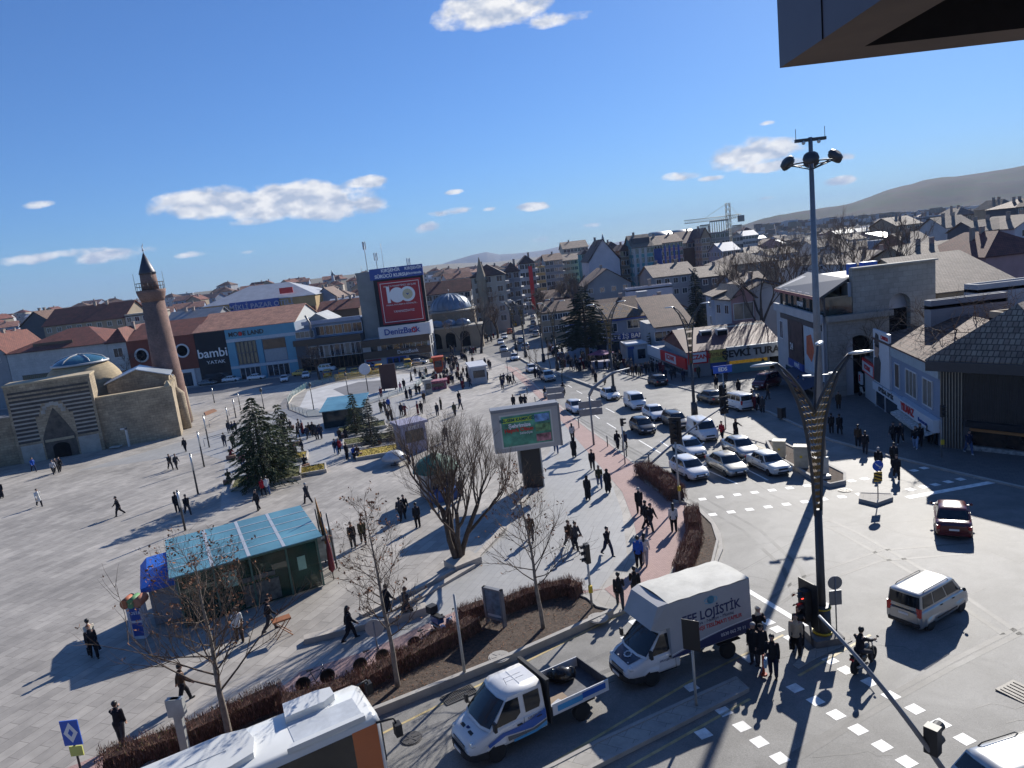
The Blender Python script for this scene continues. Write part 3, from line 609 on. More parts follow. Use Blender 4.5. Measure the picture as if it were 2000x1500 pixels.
bl = [at(*p,TY+1) for p in ((737,551),(819,538),(834,628),(752,645))]; x0,x1 = (bl[0].x+bl[3].x)/2-A.x,(bl[1].x+bl[2].x)/2-A.x; z0,z1 = H+3.1,bl[0].z-r.location.z
m_hr = M('hoarding red',(.36,.008,.015),.5,var=.04); t = MB(); t.b0(x0-1.0,x1+.7,2.6,3.6,z0-.3,z1+.5); t.build('hoarding_frame',WL['black'],r)
t = MB(); t.b0(x0,x1,2.45,2.6,z0,z1); ho = t.build('hoarding',m_hr,r); cxh = (x0+x1)/2; hh = z1-z0; t = MB()
for q in ((x0+.5,x0+.62,z0+.5,z1-.5),(x1-.62,x1-.5,z0+.5,z1-.5),(x0+.62,x1-.62,z0+.5,z0+.62),(x0+.62,x1-.62,z1-.62,z1-.5)):t.b0(q[0],q[1],2.42,2.45,q[2],q[3])
t.build('border',m_sw,ho)
text('1',5.6,m_sw,ho,(cxh-3.0,2.40,z0+hh*.66),UPR,depth=.03,bold=.1)
for xq in (-.9,1.7):t = MB(); t.lathe([(1.35,0),(1.85,0),(1.85,-.06),(1.35,-.06)],(cxh+xq,2.40-.02*xq,z0+hh*.66),28,0,False,'y'); t.build('digit_ring',m_sw,ho)
text('YERLİ 25 MARKETİMİZ 100 ŞUBE',.55,m_sw,ho,(cxh,2.4,z0+hh*.87),UPR,depth=.03); text('MARKA, PAYLAŞIM & GÜVENDİR...',.5,m_sw,ho,(cxh,2.4,z0+hh*.44),UPR,depth=.03); text('YANINIZDAYIZ',.75,m_sw,ho,(cxh+.3,2.4,z0+hh*.28),UPR,depth=.03)
t = MB(); t.lathe([(.7,0),(1.25,0),(1.25,-.06),(.7,-.06)],(cxh+1.7,2.36,z0+hh*.66),28,0,False,'y'); t.build('emblem',M('emblem sand',(.55,.48,.3),.5),ho); t = MB(); t.add([(cxh+1.2,2.28,z0+hh*.69),(cxh+1.7,2.28,z0+hh*.63),(cxh+2.2,2.28,z0+hh*.69),(cxh+1.7,2.28,z0+hh*.67)],[(0,1,2,3)]); t.build('emblem',m_sb,ho)
t = MB(); t.b0(x0-1.6,x1+.9,2.3,2.9,z1+.5,z1+3.2); so = t.build('roof_sign',m_sb,r); xm = x0+(x1-x0)*.34
text('KIRŞEHİR',1.05,m_sw,so,(xm,2.26,z1+2.5),UPR,depth=.03,bold=.03); text('SÜRÜCÜ KURSU',1.1,m_sw,so,(xm,2.26,z1+1.2),UPR,depth=.03,bold=.03); text('KIRŞEHİR',.95,m_sw,so,(x1-1.4,2.26,z1+2.5),UPR,depth=.03,bold=.02); text('PSİKOTEKNİK',.6,m_sw,so,(x1-1.4,2.26,z1+1.2),UPR,depth=.03,bold=.02)
def mast(parent,x,y,z,h,n=3):
    t = MB(); t.tube([(x,y,z),(x,y,z+h)],.09,6)
    for k in range(n):a = k*2*math.pi/n; t.box((x+.35*math.cos(a),y+.35*math.sin(a),z+h-1.0),(.22,.22,1.9),a)
    t.build('antenna',m_gut,parent)
mast(r,a0+2.5,8,hx+.4,7.5); mast(r,a0+5.0,8,hx+.4,4.5,2); t = MB(); t.tube([(a0+6.5,9,hx+.4),(a0+6.5,9,hx+7)],.05,5); t.tube([(a0+1.4,6,hx+.4),(a0+1.4,6,hx+2)],.05,5); t.build('antenna',m_gut,r); mast(r,x1-3,8,z1+.4,4.6,2)
# --- domed bath house
A = at(842,612,190); B = at(925,601,190); zt = A.z
r,Wd,H = shell('domed_building','old stone bath house with a large lead dome and two small domes in front','building',A,B,zt,14,WL['tan'])
m_lead = M('lead dome',(.17,.22,.28),.45,.35,var=.2,vs=.8)
t = MB(); t.lathe([(5.9,0),(5.85,.4),(5.3,1.9),(4.2,3.1),(2.6,4.0),(1.0,4.4),(.1,4.5)],(Wd*.42,7,H),32); t.tube([(Wd*.42,7,H+4.4),(Wd*.42,7,H+5.6)],.08,6)
for k in range(20):a = k*math.pi/10; t.tube([(Wd*.42+rr_*math.cos(a),7+rr_*math.sin(a),H+zz) for rr_,zz in ((5.9,.03),(5.35,1.93),(4.25,3.13),(2.65,4.03),(1.0,4.43))],.07,4,0,False)
t.build('dome',m_lead,r); t = MB(); t.b0(-.3,Wd+.3,-.3,14.3,H-.35,H+.02); t.b0(-3,Wd+2,-6.5,0,H-4.1,H-3.7); t.build('cornice',M('cornice stone',(.36,.33,.28),.8),r)
t = MB(); t.b0(-2.8,Wd+1.8,-6.3,0,0,H-4.1); t.build('porch_wall',WL['tan'],r)
for x in (.12,.42,.72):t = MB(); t.lathe([(2.2,0),(2.0,.8),(1.3,1.5),(.1,1.85)],(Wd*x,-3.1,H-3.7),20); t.build('small_dome',m_lead,r)
for x in (.1,.42,.75):
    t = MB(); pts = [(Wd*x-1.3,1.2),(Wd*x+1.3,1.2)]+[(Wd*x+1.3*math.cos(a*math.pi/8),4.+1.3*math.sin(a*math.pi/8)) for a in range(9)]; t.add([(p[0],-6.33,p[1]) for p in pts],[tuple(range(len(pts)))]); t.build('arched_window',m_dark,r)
# --- the stone madrasa on the left with portal, dome, minaret
MS = Mbrick('madrasa stone',(.41,.33,.225),(.30,.24,.165),(.17,.13,.09),.7,.34,0,rough=.9,axes='s',stain=.28,ss=.35,bump=.4); m_mst = M('madrasa coping',(.42,.34,.22),.85,var=.15)
P0 = G(355,853); P1 = G(0,914); ang = wang(P1,P0); U = Vector((math.cos(ang),math.sin(ang),0)); V = Vector((-U.y,U.x,0)); Lf = (P0-P1).length+18
O = P0-U*Lf; hw = hpx(P0,752)
md_ = thing('madrasa','old tan stone madrasa with striped portal, truncated dome and slender side walls','madrasa',(O.x,O.y,P0.z-.3),ang)
def mpx(px,py):g = G(px,py)-O; return g.dot(U)
xp0,xp1 = mpx(42,908),mpx(213,872); hp = hpx(G(120,890),737); xr = Lf; DM = 26
m_blk = M('dark basalt course',(.07,.06,.055),.9,var=.3,vs=1); m_lst = M('pale limestone',(.36,.34,.30),.85,var=.2,vs=1)
t = MB(); t.prism([(xp1,0),(xr,0),(xr,.95),(xp1,.95)],0,hw); t.prism([(xr-.95,.95),(xr,.95),(xr,DM),(xr-.95,DM)],0,hw); t.prism([(-6,.0),(xp0,.0),(xp0,.9),(-6,.9)],0,hw*.92); t.prism([(xp0-2,6),(xr-1,6),(xr-1,DM),(xp0-2,DM)],0,hw-1.6); t.build('wall',MS,md_)
t = MB()
for k in range(26):y = 1+k*(DM-1.5)/26; t.box((xr-.5,y+.4,hw+.25),(.95,.55,.5),0)
for k in range(4):t.lathe([(.55,0),(.5,.3),(.05,1.0)],(xr-.45,.5+k*8,hw),6,0,False)
t.b0(xp1,xr,-.08,1.0,hw,hw+.22); t.build('crenellation',m_mst,md_)
for k in (1,2):t = MB(); t.lathe([(1.1,0),(1.0,hw*.75),(.2,hw*.88)],(xr+.1,6+k*7-6,0),12); t.build('buttress',MS,md_)
t = MB(); t.b0(xp0,xp1,-.6,3.5,0,hp); pr = t.build('portal',MS,md_); t = MB(); pc = (xp0+xp1)/2; pw = xp1-xp0
for k in range(15):
    z = hp*.30+k*hp*.05; e = (.22 if z < hp*.60 else (.30-(z-hp*.3)/hp*.42 if z < hp*.74 else 0))
    if z > hp*.93:break
    for a,b in (((xp0+.3,pc-pw*max(e,0)),(pc+pw*max(e,0),xp1-.3)) if e > .02 else ((xp0+.3,xp1-.3),)):t.b0(a,b,-.64,-.6,z,z+hp*.027)
t.build('dark_courses',m_blk,pr); t = MB()
for k in range(14):
    z = hp*.33+k*hp*.05; e = (.22 if z < hp*.60 else (.30-(z-hp*.3)/hp*.42 if z < hp*.74 else 0))
    if z > hp*.78:break
    for a,b in (((xp0+.3,pc-pw*max(e,0)),(pc+pw*max(e,0),xp1-.3)) if e > .02 else ((xp0+.3,xp1-.3),)):t.b0(a,b,-.63,-.6,z,z+hp*.016)
t.build('pale_courses',m_lst,pr)
for a,b in ((xp0+.4,pc-pw*.21),(pc+pw*.21,xp1-.4)):t = MB(); t.b0(a,b,-.66,-.6,.2,hp*.27); t.build('limestone_panel',m_lst,pr)
t = MB(); t.add([(pc-pw*.19,-.62,0),(pc+pw*.19,-.62,0),(pc+pw*.19,-.62,hp*.32),(pc+pw*.13,-.62,hp*.45),(pc+pw*.05,-.62,hp*.60),(pc,-.62,hp*.68),(pc-pw*.05,-.62,hp*.60),(pc-pw*.13,-.62,hp*.45),(pc-pw*.19,-.62,hp*.32)],[tuple(range(9))]); t.build('niche',M('niche stone',(.10,.085,.07),.9,var=.4,vs=1.5),pr)
t = MB()
for k in range(7):a = math.pi*(k+.5)/7; t.box((pc+pw*.12*math.cos(a),-.66,hp*.56+pw*.13*math.sin(a)+.6),(.5,.06,.5),0)
t.build('interlaced_stones',m_lst,pr)
t = MB(); pts = [(pc-pw*.1,.1),(pc+pw*.1,.1)]+[(pc+pw*.1*math.cos(a*math.pi/8),hp*.19+pw*.06*math.sin(a*math.pi/8)) for a in range(9)]; t.add([(p[0],-.68,p[1]) for p in pts],[tuple(range(len(pts)))]); t.build('door',m_dark,pr)
t = MB(); t.b0(pc-pw*.17,pc+pw*.17,-.7,-.62,hp*.27,hp*.30); t.build('lintel',m_mst,pr); t = MB(); t.b0(xp0-.1,xp1+.1,-.7,3.6,hp,hp+.25); t.build('coping',m_mst,pr)
dc = at(152,690,(O+U*((xp0+xp1)/2)+V*14).y); dl = dc-O; dx,dy = dl.dot(U),dl.dot(V); dz0 = hw-1.6; rD = 5.6
t = MB(); t.lathe([(rD+.2,0),(rD+.2,1.2),(rD,1.3)]+[(rD*math.cos(a),1.3+5.6*math.sin(a)) for a in (.25,.5,.72,.9)],(dx,dy,dz0),36); t.build('truncated_dome',Mbrick('dome stone',(.42,.33,.20),(.36,.28,.17),(.25,.2,.13),.6,.35,0,rough=.85,axes='s'),md_)
zt_ = dz0+1.3+5.6*math.sin(.9); rt = rD*math.cos(.9)
t = MB(); t.lathe([(rt+.25,0),(rt+.2,.3),(rt*.85,.8),(rt*.5,1.25),(.05,1.45)],(dx,dy,zt_),12); gl = t.build('glass_cap',M('cap glass',(.04,.12,.18),.1,var=.2,spec=.9),md_); t = MB()
for k in range(6):a = k*math.pi/3; t.tube([(dx+q*math.cos(a),dy+q*math.sin(a),zt_+z) for q,z in ((rt+.25,.1),(rt*.87,.83),(rt*.5,1.3),(.05,1.5))],.09,4,0,False)
t.lathe([(rt+.1,0),(rt+.4,.05),(rt+.35,.3),(rt+.1,.32)],(dx,dy,zt_-.05),36); t.build('rib',m_gut,gl)
# small pitched stone room with metal roof, conical tomb roof at the left edge
rx = mpx(225,870); t = MB(); t.b0(xp1+1,xp1+9,5,11,0,hw+1.2); t.b0(xp1+9.5,xr-2,8,18,0,hw+.2); t.build('inner_room',MS,md_)
m_zn = M('zinc sheet',(.42,.47,.53),.4,.5,var=.1)
q = roof(md_,'gy',8,6,hw+1.2,1.5,m_zn,.3,'zinc_roof',xp1+1,5,gable=MS); q2 = roof(md_,'shed',xr-2-xp1-9.5,10,hw+.2,1.0,m_zn,.2,'zinc_roof',xp1+9.5,8)
t = MB(); ccx = mpx(-25,900); t.lathe([(3.9,0),(3.9,hw*.98),(4.3,hw*.98),(4.3,hw*1.03),(3.9,hw*1.05),(.05,hw*1.05+5.8)],(ccx,1.5,0),12,0,False); t.build('conical_tomb',MS,md_)
t = MB(); t.box((ccx+2.3,-.9,hw*1.05+1.6),(.5,.3,.7)); t.build('skylight',m_frame,md_)
# minaret
mb_ = at(331,745,(O+U*(xr-6)+V*13).y+2); mz = gz(mb_.x,mb_.y)
mt = thing('minaret','tall tapering reddish brick minaret with a balcony and dark pointed cap','minaret',(mb_.x,mb_.y,mz)); zc = hpx(Vector((mb_.x,mb_.y,mz)),495); zbk = zc*.795; zcone = zc*.885
m_mb = Mbrick('minaret brick',(.23,.13,.10),(.17,.10,.08),(.25,.17,.14),.35,.16,.6,rough=.9,axes='s',stain=.25,ss=.5,bump=.5)
rb_ = 2.02; t = MB(); t.lathe([(rb_*1.05,0),(rb_*1.03,zc*.3),(rb_*.98,zc*.31),(rb_*.80,zbk-1.8)],n=28); t.build('shaft',m_mb,mt)
t = MB(); t.lathe([(rb_*.80,zbk-1.8),(rb_*.9,zbk-1.2),(rb_*1.0,zbk-.5),(rb_*1.03,zbk),(.8,zbk)],n=28); bal = t.build('balcony',m_mb,mt)
t = MB()
for k in range(20):a = k*math.pi/10; t.tube([(rb_*1.0*math.cos(a),rb_*1.0*math.sin(a),zbk),(rb_*1.0*math.cos(a),rb_*1.0*math.sin(a),zbk+1.1)],.03,4)
for z in (.55,1.1):t.tube([(rb_*1.0*math.cos(k*math.pi/12),rb_*1.0*math.sin(k*math.pi/12),zbk+z) for k in range(25)],.035,4)
for a in (.3,2.4,3.6,5.4):t.tube([(rb_*math.cos(a),rb_*math.sin(a),zbk),(rb_*math.cos(a),rb_*math.sin(a),zbk+2.6)],.03,4)
t.build('railing',m_frk,bal); t = MB(); t.lathe([(rb_*.62,zbk),(rb_*.56,zcone)],n=24); t.build('upper_shaft',m_mb,mt)
t = MB(); t.lathe([(rb_*.62,zcone),(rb_*.58,zcone+.3),(.1,zc)],n=20); t.build('cap',M('lead cap',(.05,.05,.065),.5,.3),mt); t = MB(); t.tube([(0,0,zc-.1),(0,0,zc+1.2)],.06,6); t.ball((0,0,zc+.5),.16,8); t.tube([(0,0,zc+1.0),(.2,0,zc+1.25),(.1,0,zc+1.5)],.04,5); t.build('finial',m_gut,mt)
# ================================================================= BUILDINGS RIGHT OF THE STREET
def gshell(name,label,cat,L,Rr,top,depth,wm,group=None,both=None):
    """base corners on the ground as pixels, top row over the left corner"""
    A = G(*L,PH); B = G(*Rr,PH); h = hpx(A,top) if both is None else (hpx(A,top)+hpx(B,both))/2
    return shell(name,label,cat,A,B,A.z+h,depth,wm,group,base=min(A.z,B.z)-.4)
def letters(r,s,size,mat,x,z,y=-.14,**k):return text(s,size,mat,r,(x,y,z),UPR,**k)
m_bw = MATS['board white']
# --- optician block
r,Wd,H = gshell('shop_building','white two-storey optician corner with a tall man poster and tiled roof','building',(1712,792),(1836,871),662,12,WL['pale'],both=702)
panel(r,.0,Wd*.30,H*.42,H+1.0,m_bw,'poster',.2); t = MB(); m_man = M('print man',(.05,.04,.04),.6,var=.5,vs=2); m_face = M('print face',(.35,.22,.16),.6,var=.4,vs=3)
def flat(r,pts,mat,nm,y=-.22):t = MB(); t.add([(x,y,z) for x,z in pts],[tuple(range(len(pts)))]); return t.build(nm,mat,r)
W3 = Wd*.30; z0 = H*.42; hh = H+1-z0
flat(r,[(.1,z0+.1),(W3*.42,z0+.1),(W3*.5,z0+hh*.42),(W3*.36,z0+hh*.55),(.3,z0+hh*.45)],m_man,'poster_figure'); flat(r,[(W3*.12,z0+hh*.5),(W3*.3,z0+hh*.48),(W3*.4,z0+hh*.62),(W3*.38,z0+hh*.82),(W3*.2,z0+hh*.86),(W3*.1,z0+hh*.7)],m_face,'poster_figure',-.225)
flat(r,[(W3*.08,z0+hh*.74),(W3*.4,z0+hh*.72),(W3*.38,z0+hh*.92),(W3*.2,z0+hh*.95)],m_man,'poster_figure',-.23); flat(r,[(W3*.16,z0+hh*.68),(W3*.4,z0+hh*.68),(W3*.4,z0+hh*.73),(W3*.16,z0+hh*.73)],m_trim if 'm_trim' in globals() else WL['black'],'poster_figure',-.235)
letters(r,'CARRERA',.5,M('sign red',(.5,.02,.02)),W3*.74,z0+hh*.90,-.22)
panel(r,W3+.05,Wd,H-.9,H+.05,M('ribbed cladding',(.35,.42,.46),.5),'fascia',.12); window(r,Wd*.40,H*.50,1.2,H*.30,'F',12,Wd,m_frame,WL['brown'],1); window(r,Wd*.62,H*.50,2.6,H*.30,'F',12,Wd,m_frame,m_curt,3); window(r,Wd*.85,H*.50,2.0,H*.30,'F',12,Wd,m_frame,m_curt,2)
panel(r,-.1,Wd*.5,H*.30,H*.41,m_bw,'sign_board',.3); letters(r,'OPTİKAL OPTİK',.62,MATS['sign dark'],Wd*.25,H*.355,-.32,sx=.95); panel(r,Wd*.5,Wd+.2,H*.29,H*.43,m_bw,'sign_board',.55); letters(r,'YILMAZ',.9,MATS['sign red'],Wd*.66,H*.36,-.58,bold=.03); letters(r,'Restaurant',.45,m_sb,Wd*.88,H*.34,-.58)
for a,b in ((.02,.16),(.2,.44),(.52,.68),(.7,.98)):panel(r,Wd*a,Wd*b,.6,H*.28,m_win,'shop_window',.1); panel(r,Wd*a-.08,Wd*a+.02,.4,H*.29,m_frame,'mullion',.16)
t = MB(); t.add([(Wd*.5,0,H*.29),(Wd,0,H*.29),(Wd,-1.1,H*.25),(Wd*.5,-1.1,H*.25),(Wd*.5,-1.1,H*.22),(Wd,-1.1,H*.22)],[(0,3,2,1),(3,4,5,2)]); t.build('awning',M('awning stripe',(.45,.43,.4),.8,var=.5,vs=5),r)
roof(r,'hip',Wd,12,H,2.2,RF['brown'],.3)
a2 = at(1690,700,0.1+G(1712,792).y+2.0); r2,W2,H2 = gshell('shop_building','low pharmacy with red and white fascia tucked left of the optician','building',(1690,775),(1712,792),700,8,WL['white'])
panel(r2,-.2,W2+.1,H2-1.3,H2+.1,MATS['sign red'],'fascia',.2); panel(r2,.1,W2-.2,H2-1.1,H2-.15,m_bw,'sign_board',.26); letters(r2,'ECZANE',.62,MATS['sign red'],W2*.5,H2-.6,-.28,bold=.02); roof(r2,'flat',W2,8,H2,.2,RF['flat'])
t = MB(); t.b0(-1.6,-.3,-.3,-.1,H2-2.9,H2-1.7); sg = t.build('projecting_sign',m_bw,r2); letters(sg,'E',.9,MATS['sign red'],-.95,H2-2.3,-.32,bold=.03)
# --- dark slatted corner building
r,Wd,H = gshell('shop_building','black slatted corner building with heavy dark cornice and tiled roof at the right','building',(1838,872),(2080,897),708,22,WL['dgrey'])
t = MB()
for i in range(70):x = .1+i*(Wd-.2)/70; t.b0(x,x+.08,-.16,0,H*.40,H*.93)
o = t.build('slat_screen',M('dark slats',(.03,.028,.028),.6,var=.2),r); 
for i in range(8):panel(r,.02+i*.2,.08+i*.2,.1,H*.93,M('pale slat',(.28,.25,.2),.6),'slat',.2)
t = MB(); t.b0(-.7,Wd,-1.0,.2,H*.93,H+.25); t.build('cornice',M('cornice dark',(.035,.037,.045),.5),r); panel(r,1.8,Wd,H*.33,H*.39,WL['black'],'fascia',.5)
for k in range(3):panel(r,2.0+k*6.5,7.9+k*6.5,.9,H*.32,M('warm dark window',(.03,.02,.015),.15,var=.8,vs=1.2),'shop_window',.12)
panel(r,2.0,7.6,H*.28,H*.31,M('orange strip',(.32,.15,.05),.6),'sign_board',.2); panel(r,1.8,Wd,.1,.8,M('mosaic plinth',(.3,.3,.29),.6,var=.6,vs=4),'plinth',.2); panel(r,8.8,14,H*.31,H*.335,m_frame,'lamp_strip',.6)
roof(r,'hip',Wd,22,H+.2,3.6,RF['old'],.8)
# --- stone and glass corner building
A = G(1522,732,PH); C = G(1612,778,PH); E = G(1828,754,PH); hC = hpx(C,577); hS = hpx(G(1660,772,PH),527)
r,Wd,H = shell('corner_building','three-level corner building, white side with large posters, glass cafe on top','building',A,C,C.z+hC*.79,16,None,base=C.z-.5)
_u = (C-A); _u.z = 0; _u.normalize(); _e = E-C; _e.z = 0; _e.normalize(); _n = Vector((-_e.y,_e.x,0)); tl = lambda w:((w-A).dot(_u),(w-A).dot(Vector((-_u.y,_u.x,0))))
k1 = tl(C+_e*(E-C).length*.24+_n*.25); k2 = tl(C+_e*(E-C).length*.97+_n*1.2); k3 = tl(C+_e*(E-C).length*.97+_n*12); k0 = tl(C+_e*.3+_n*.25); kA = tl(A+_e*(E-C).length*.97); kC = tl(A+_u*Wd*.05+_e*4); k4 = tl(C+_e*(E-C).length*.24+_n*10)
t = MB(); t.prism([(0,0),(Wd,0),k0,tl(C+_e*3.2+_n*.25),tl(C+_e*3.3+_n*3.6),tl(C+_e*(E-C).length*.97+_n*3.6),kA],0,H); t.b0(-3.2,0,1.5,8,0,H-.6); t.build('wall',WL['white'],r)
Hf = C.z+hC-r.location.z; rb0 = Hf-H; t = MB(); t.prism([(Wd*.08,.3),(Wd-.1,.3),k1,tl(A+_e*(E-C).length*.24+_u*Wd*.08)],H,Hf-.3); t.build('cafe_glass',M('cafe glass',(.03,.05,.05),.08,var=.7,vs=.5,spec=.9),r)
for k in range(8):panel(r,Wd*.08+k*(Wd*.92-.15)/7,Wd*.08+k*(Wd*.92-.15)/7+.15,H,Hf-.3,m_frk,'mullion',.14,.3)
t = MB(); t.add([(Wd*.05,-.3,Hf-.4),(Wd+.3,-.3,Hf-.4),(k1[0],k1[1],Hf+1.2),(kC[0],kC[1],Hf+1.2),(Wd*.05,-.3,Hf-.15),(Wd+.3,-.3,Hf-.15),(k1[0],k1[1],Hf+1.45),(kC[0],kC[1],Hf+1.45)],[(0,3,2,1),(4,5,6,7),(0,1,5,4),(1,2,6,5),(2,3,7,6),(3,0,4,7)]); aw = t.build('canopy',m_frk,r)
t = MB(); n = 6
for k in range(n):x = Wd*.1+k*(Wd*.9)/n; w_ = Wd*.9/n*.55; t.add([(x,-.1,Hf-.04),(x+w_,-.1,Hf-.04),(x+w_,2.9,Hf+1.12),(x,2.9,Hf+1.12)],[(0,1,2,3)])
t.build('canopy_panes',M('canopy pale',(.62,.58,.52),.5,var=.05),aw); panel(r,Wd*.05,Wd+.3,Hf-.55,Hf-.2,M('canopy lip',(.35,.12,.1),.6),'canopy_edge',.1,-.3)
panel(r,0,Wd,H-.7,H+.25,WL['white'],'string_course',.35); panel(r,Wd*.12,Wd*.98,H-1.5,H-.9,m_frk,'string_band',.12); letters(r,'mavi',1.2,m_sw,Wd*.55,H+.9,.1)
panel(r,Wd*.30,Wd*.62,H*.33,H*.86,M('poster dark',(.05,.03,.03),.5,var=.9,vs=1),'poster',.15); panel(r,Wd*.66,Wd*.97,H*.30,H*.84,M('poster sky',(.40,.48,.56),.5,var=.15),'poster',.15); flat(r,[(Wd*.70,H*.50),(Wd*.80,H*.42),(Wd*.86,H*.58),(Wd*.80,H*.76),(Wd*.71,H*.72)],M('print orange',(.45,.1,.04),.6,var=.3,vs=2),'poster_figure',-.17)
letters(r,'24',1.2,m_sw,Wd*.38,H*.5,-.18); letters(r,'LTB',.9,M('print orange2',(.5,.15,.05)),Wd*.91,H*.6,-.18); panel(r,Wd*.30,Wd*.62,H*.24,H*.33,m_sb,'sign_board',.25); letters(r,'MAVİ',.8,m_sw,Wd*.5,H*.285,-.27)
t = MB(); t.add([(Wd*.4,0,H*.24),(Wd,0,H*.24),(Wd,-2.2,H*.17),(Wd*.4,-2.2,H*.17),(Wd*.4,-2.2,H*.14),(Wd,-2.2,H*.14)],[(0,3,2,1),(3,4,5,2)]); t.build('awning',M('awning navy',(.02,.03,.07),.8),r)
for k in range(4):panel(r,Wd*(.2+.2*k),Wd*(.36+.2*k),.6,H*.2,m_win,'shop_window',.1)
window(r,Wd*.12,H*.55,1.3,2.2,'F',13,Wd); 
t = MB(); t.prism([kC,k1,k2,kA],H,Hf+1.0); t.build('metal_roof',RF['metal'],r)
C2 = C+(E-C).normalized()*.5; r,Wd,H = shell('stone_building','big windowless stone-clad building with tall dark arches behind the floodlight mast','building',C2,E,C.z+hC*.76,14,None,base=C.z-.5)
Hs = C.z+hS-r.location.z; xD = Wd*.24; zc_ = H*.62
def archwall(x0,x1,z0,z1,ax0,ax1,az,name,y=0.,th=.8):
    """stone wall with an arched opening: cut from a slab"""
    t = MB(); n = 10; ac = (ax0+ax1)/2; rr = (ax1-ax0)/2; pts = [(ax0,z0)]+[(ac-rr*math.cos(math.pi*k/n),az+rr*math.sin(math.pi*k/n)) for k in range(n+1)]+[(ax1,z0)]
    out = [(x0,z0),(x0,z1),(x1,z1),(x1,z0)]; poly = [out[0]]+pts+[out[3],out[2],out[1]]
    m = len(poly); t.add([(p[0],y,p[1]) for p in poly]+[(p[0],y+th,p[1]) for p in poly],[tuple(range(m)),tuple(range(m,2*m))[::-1]]+[(i,(i+1) % m,m+(i+1) % m,m+i) for i in range(m)]); return t.build(name,WL['stone'],r)
xm = Wd*.5; HL = hpx(C,628)+.5; archwall(0,xm,0,HL,Wd*.16,Wd*.42,HL*.62,'wall'); archwall(xm,Wd,0,Hs,Wd*.57,Wd*.77,Hs*.70,'wall',-.01); t = MB(); t.b0(xD,xm,-.01,.8,HL,Hs); t.build('wall',WL['stone'],r)
t = MB(); t.b0(.3,xD,1.0,3,0,HL); t.b0(xD,Wd-.3,1.0,3,0,Hs-1); t.build('arch_shade_block',m_dark,r); panel(r,-.2,xm+1,HL-.1,HL+.5,M('stone cornice',(.30,.28,.25),.8),'cornice',.6); t = MB(); t.b0(0,xD,.1,2,HL+.3,HL+.05+hC*.2); t.build('cafe_glass',MATS['cafe glass'],r)  # near-black block gives the arches their shaded depth by colour
t = MB(); t.b0(xD-.05,Wd+.05,-.45,.5,Hs,Hs+.15); t.build('coping',m_lst if 'm_lst' in globals() else m_frame,r)
for x,c in ((.25,.6),(.42,1.3)):t = MB(); t.b0(xD+(Wd-xD)*x,xD+(Wd-xD)*x+c*1.2,5,6,Hs-1,Hs+.25); tk = t.build('water_tank',M('tank blue',(.02,.10,.42),.5),r)
# --- jeweller and pharmacy, single storey
r,Wd,H = gshell('shop_row','single-storey shop row with a jeweller and a red pharmacy sign','shop',(1346,738),(1524,718),688,15,WL['grey'],both=672)
m_gs = M('fascia grey',(.33,.36,.38),.5); panel(r,Wd*.42,Wd+.3,H-1.7,H+.25,m_gs,'fascia',.5); letters(r,'ŞEVKİ TURAK',1.35,MATS['sign dark'],Wd*.71,H-.72,-.53,bold=.05,sx=1.05)
panel(r,0,Wd*.215,H-1.6,H+.15,MATS['sign red'],'fascia',.3); panel(r,Wd*.04,Wd*.195,H-1.4,H,m_bw,'sign_board',.36); letters(r,'ECZANE',.85,MATS['sign red'],Wd*.118,H-.65,-.38,bold=.03); panel(r,Wd*.235,Wd*.41,H-1.7,H+.1,M('sign ochre',(.45,.36,.08),.5),'fascia',.35); letters(r,'ÇAMLIBEL',.75,M('sign brown',(.2,.08,.02)),Wd*.32,H-.55,-.37); letters(r,'ECZANESİ',.5,M('sign green',(.02,.2,.05)),Wd*.35,H-1.2,-.37)
panel(r,Wd*.24,Wd*.41,H-2.6,H-1.75,m_sb,'fascia',.3); panel(r,Wd*.45,Wd*.86,1.7,H-1.75,M('jewel window',(.28,.17,.02),.2,var=.95,vs=2.5,emit=.25),'shop_window',.12); panel(r,Wd*.44,Wd*.87,.4,1.7,M('counter teal',(.10,.22,.25),.5),'counter',.3); panel(r,Wd*.89,Wd*.99,.4,H-1.7,m_dark,'door',.1); panel(r,Wd*.25,Wd*.32,.4,H-2.7,m_dark,'door',.1); panel(r,Wd*.345,Wd*.40,.4,H-2.8,MATS['poster sky'],'poster',.15); panel(r,Wd*.06,Wd*.11,1.2,H-2.2,MATS['poster red'],'poster',.1)
roof(r,'gx',Wd,15,H,2.4,RF['sheet'],.3); K = G(1346,738,PH); Lc = G(1270,712,PH)
for px in (1318,1370,1338):pass
for k,(x,y) in enumerate(((.25,4.5),(.42,4.),(.62,8.5),(.08,9))):t = MB(); t.b0(Wd*x,Wd*x+1.6,y,y+1.2,H+.6,H+2.3); t.b0(Wd*x+.1,Wd*x+1.5,y-.03,y,H+1.,H+2.1,1); t.build('air_conditioner',[m_gut,m_trim if 'm_trim' in globals() else m_dark],r)
for k in range(3):t = MB(); x0 = Wd*(.28+.2*k); t.add([(x0,.2,H+.22),(x0+2.6,.2,H+.22),(x0+4.4,6.8,H+2.33),(x0+1.8,6.8,H+2.33)],[(0,1,2,3)]); t.build('roof_sheet',M('roof sheet patch',(.42,.36,.26),.6,var=.5,vs=1.5),r)
r,Wd,H = shell('shop_row','street face of the pharmacy with glass front and white and red fascia','shop',Lc,K-(K-Lc).normalized()*.3,Lc.z+hpx(Lc,674),6,WL['grey'],base=K.z-.4)
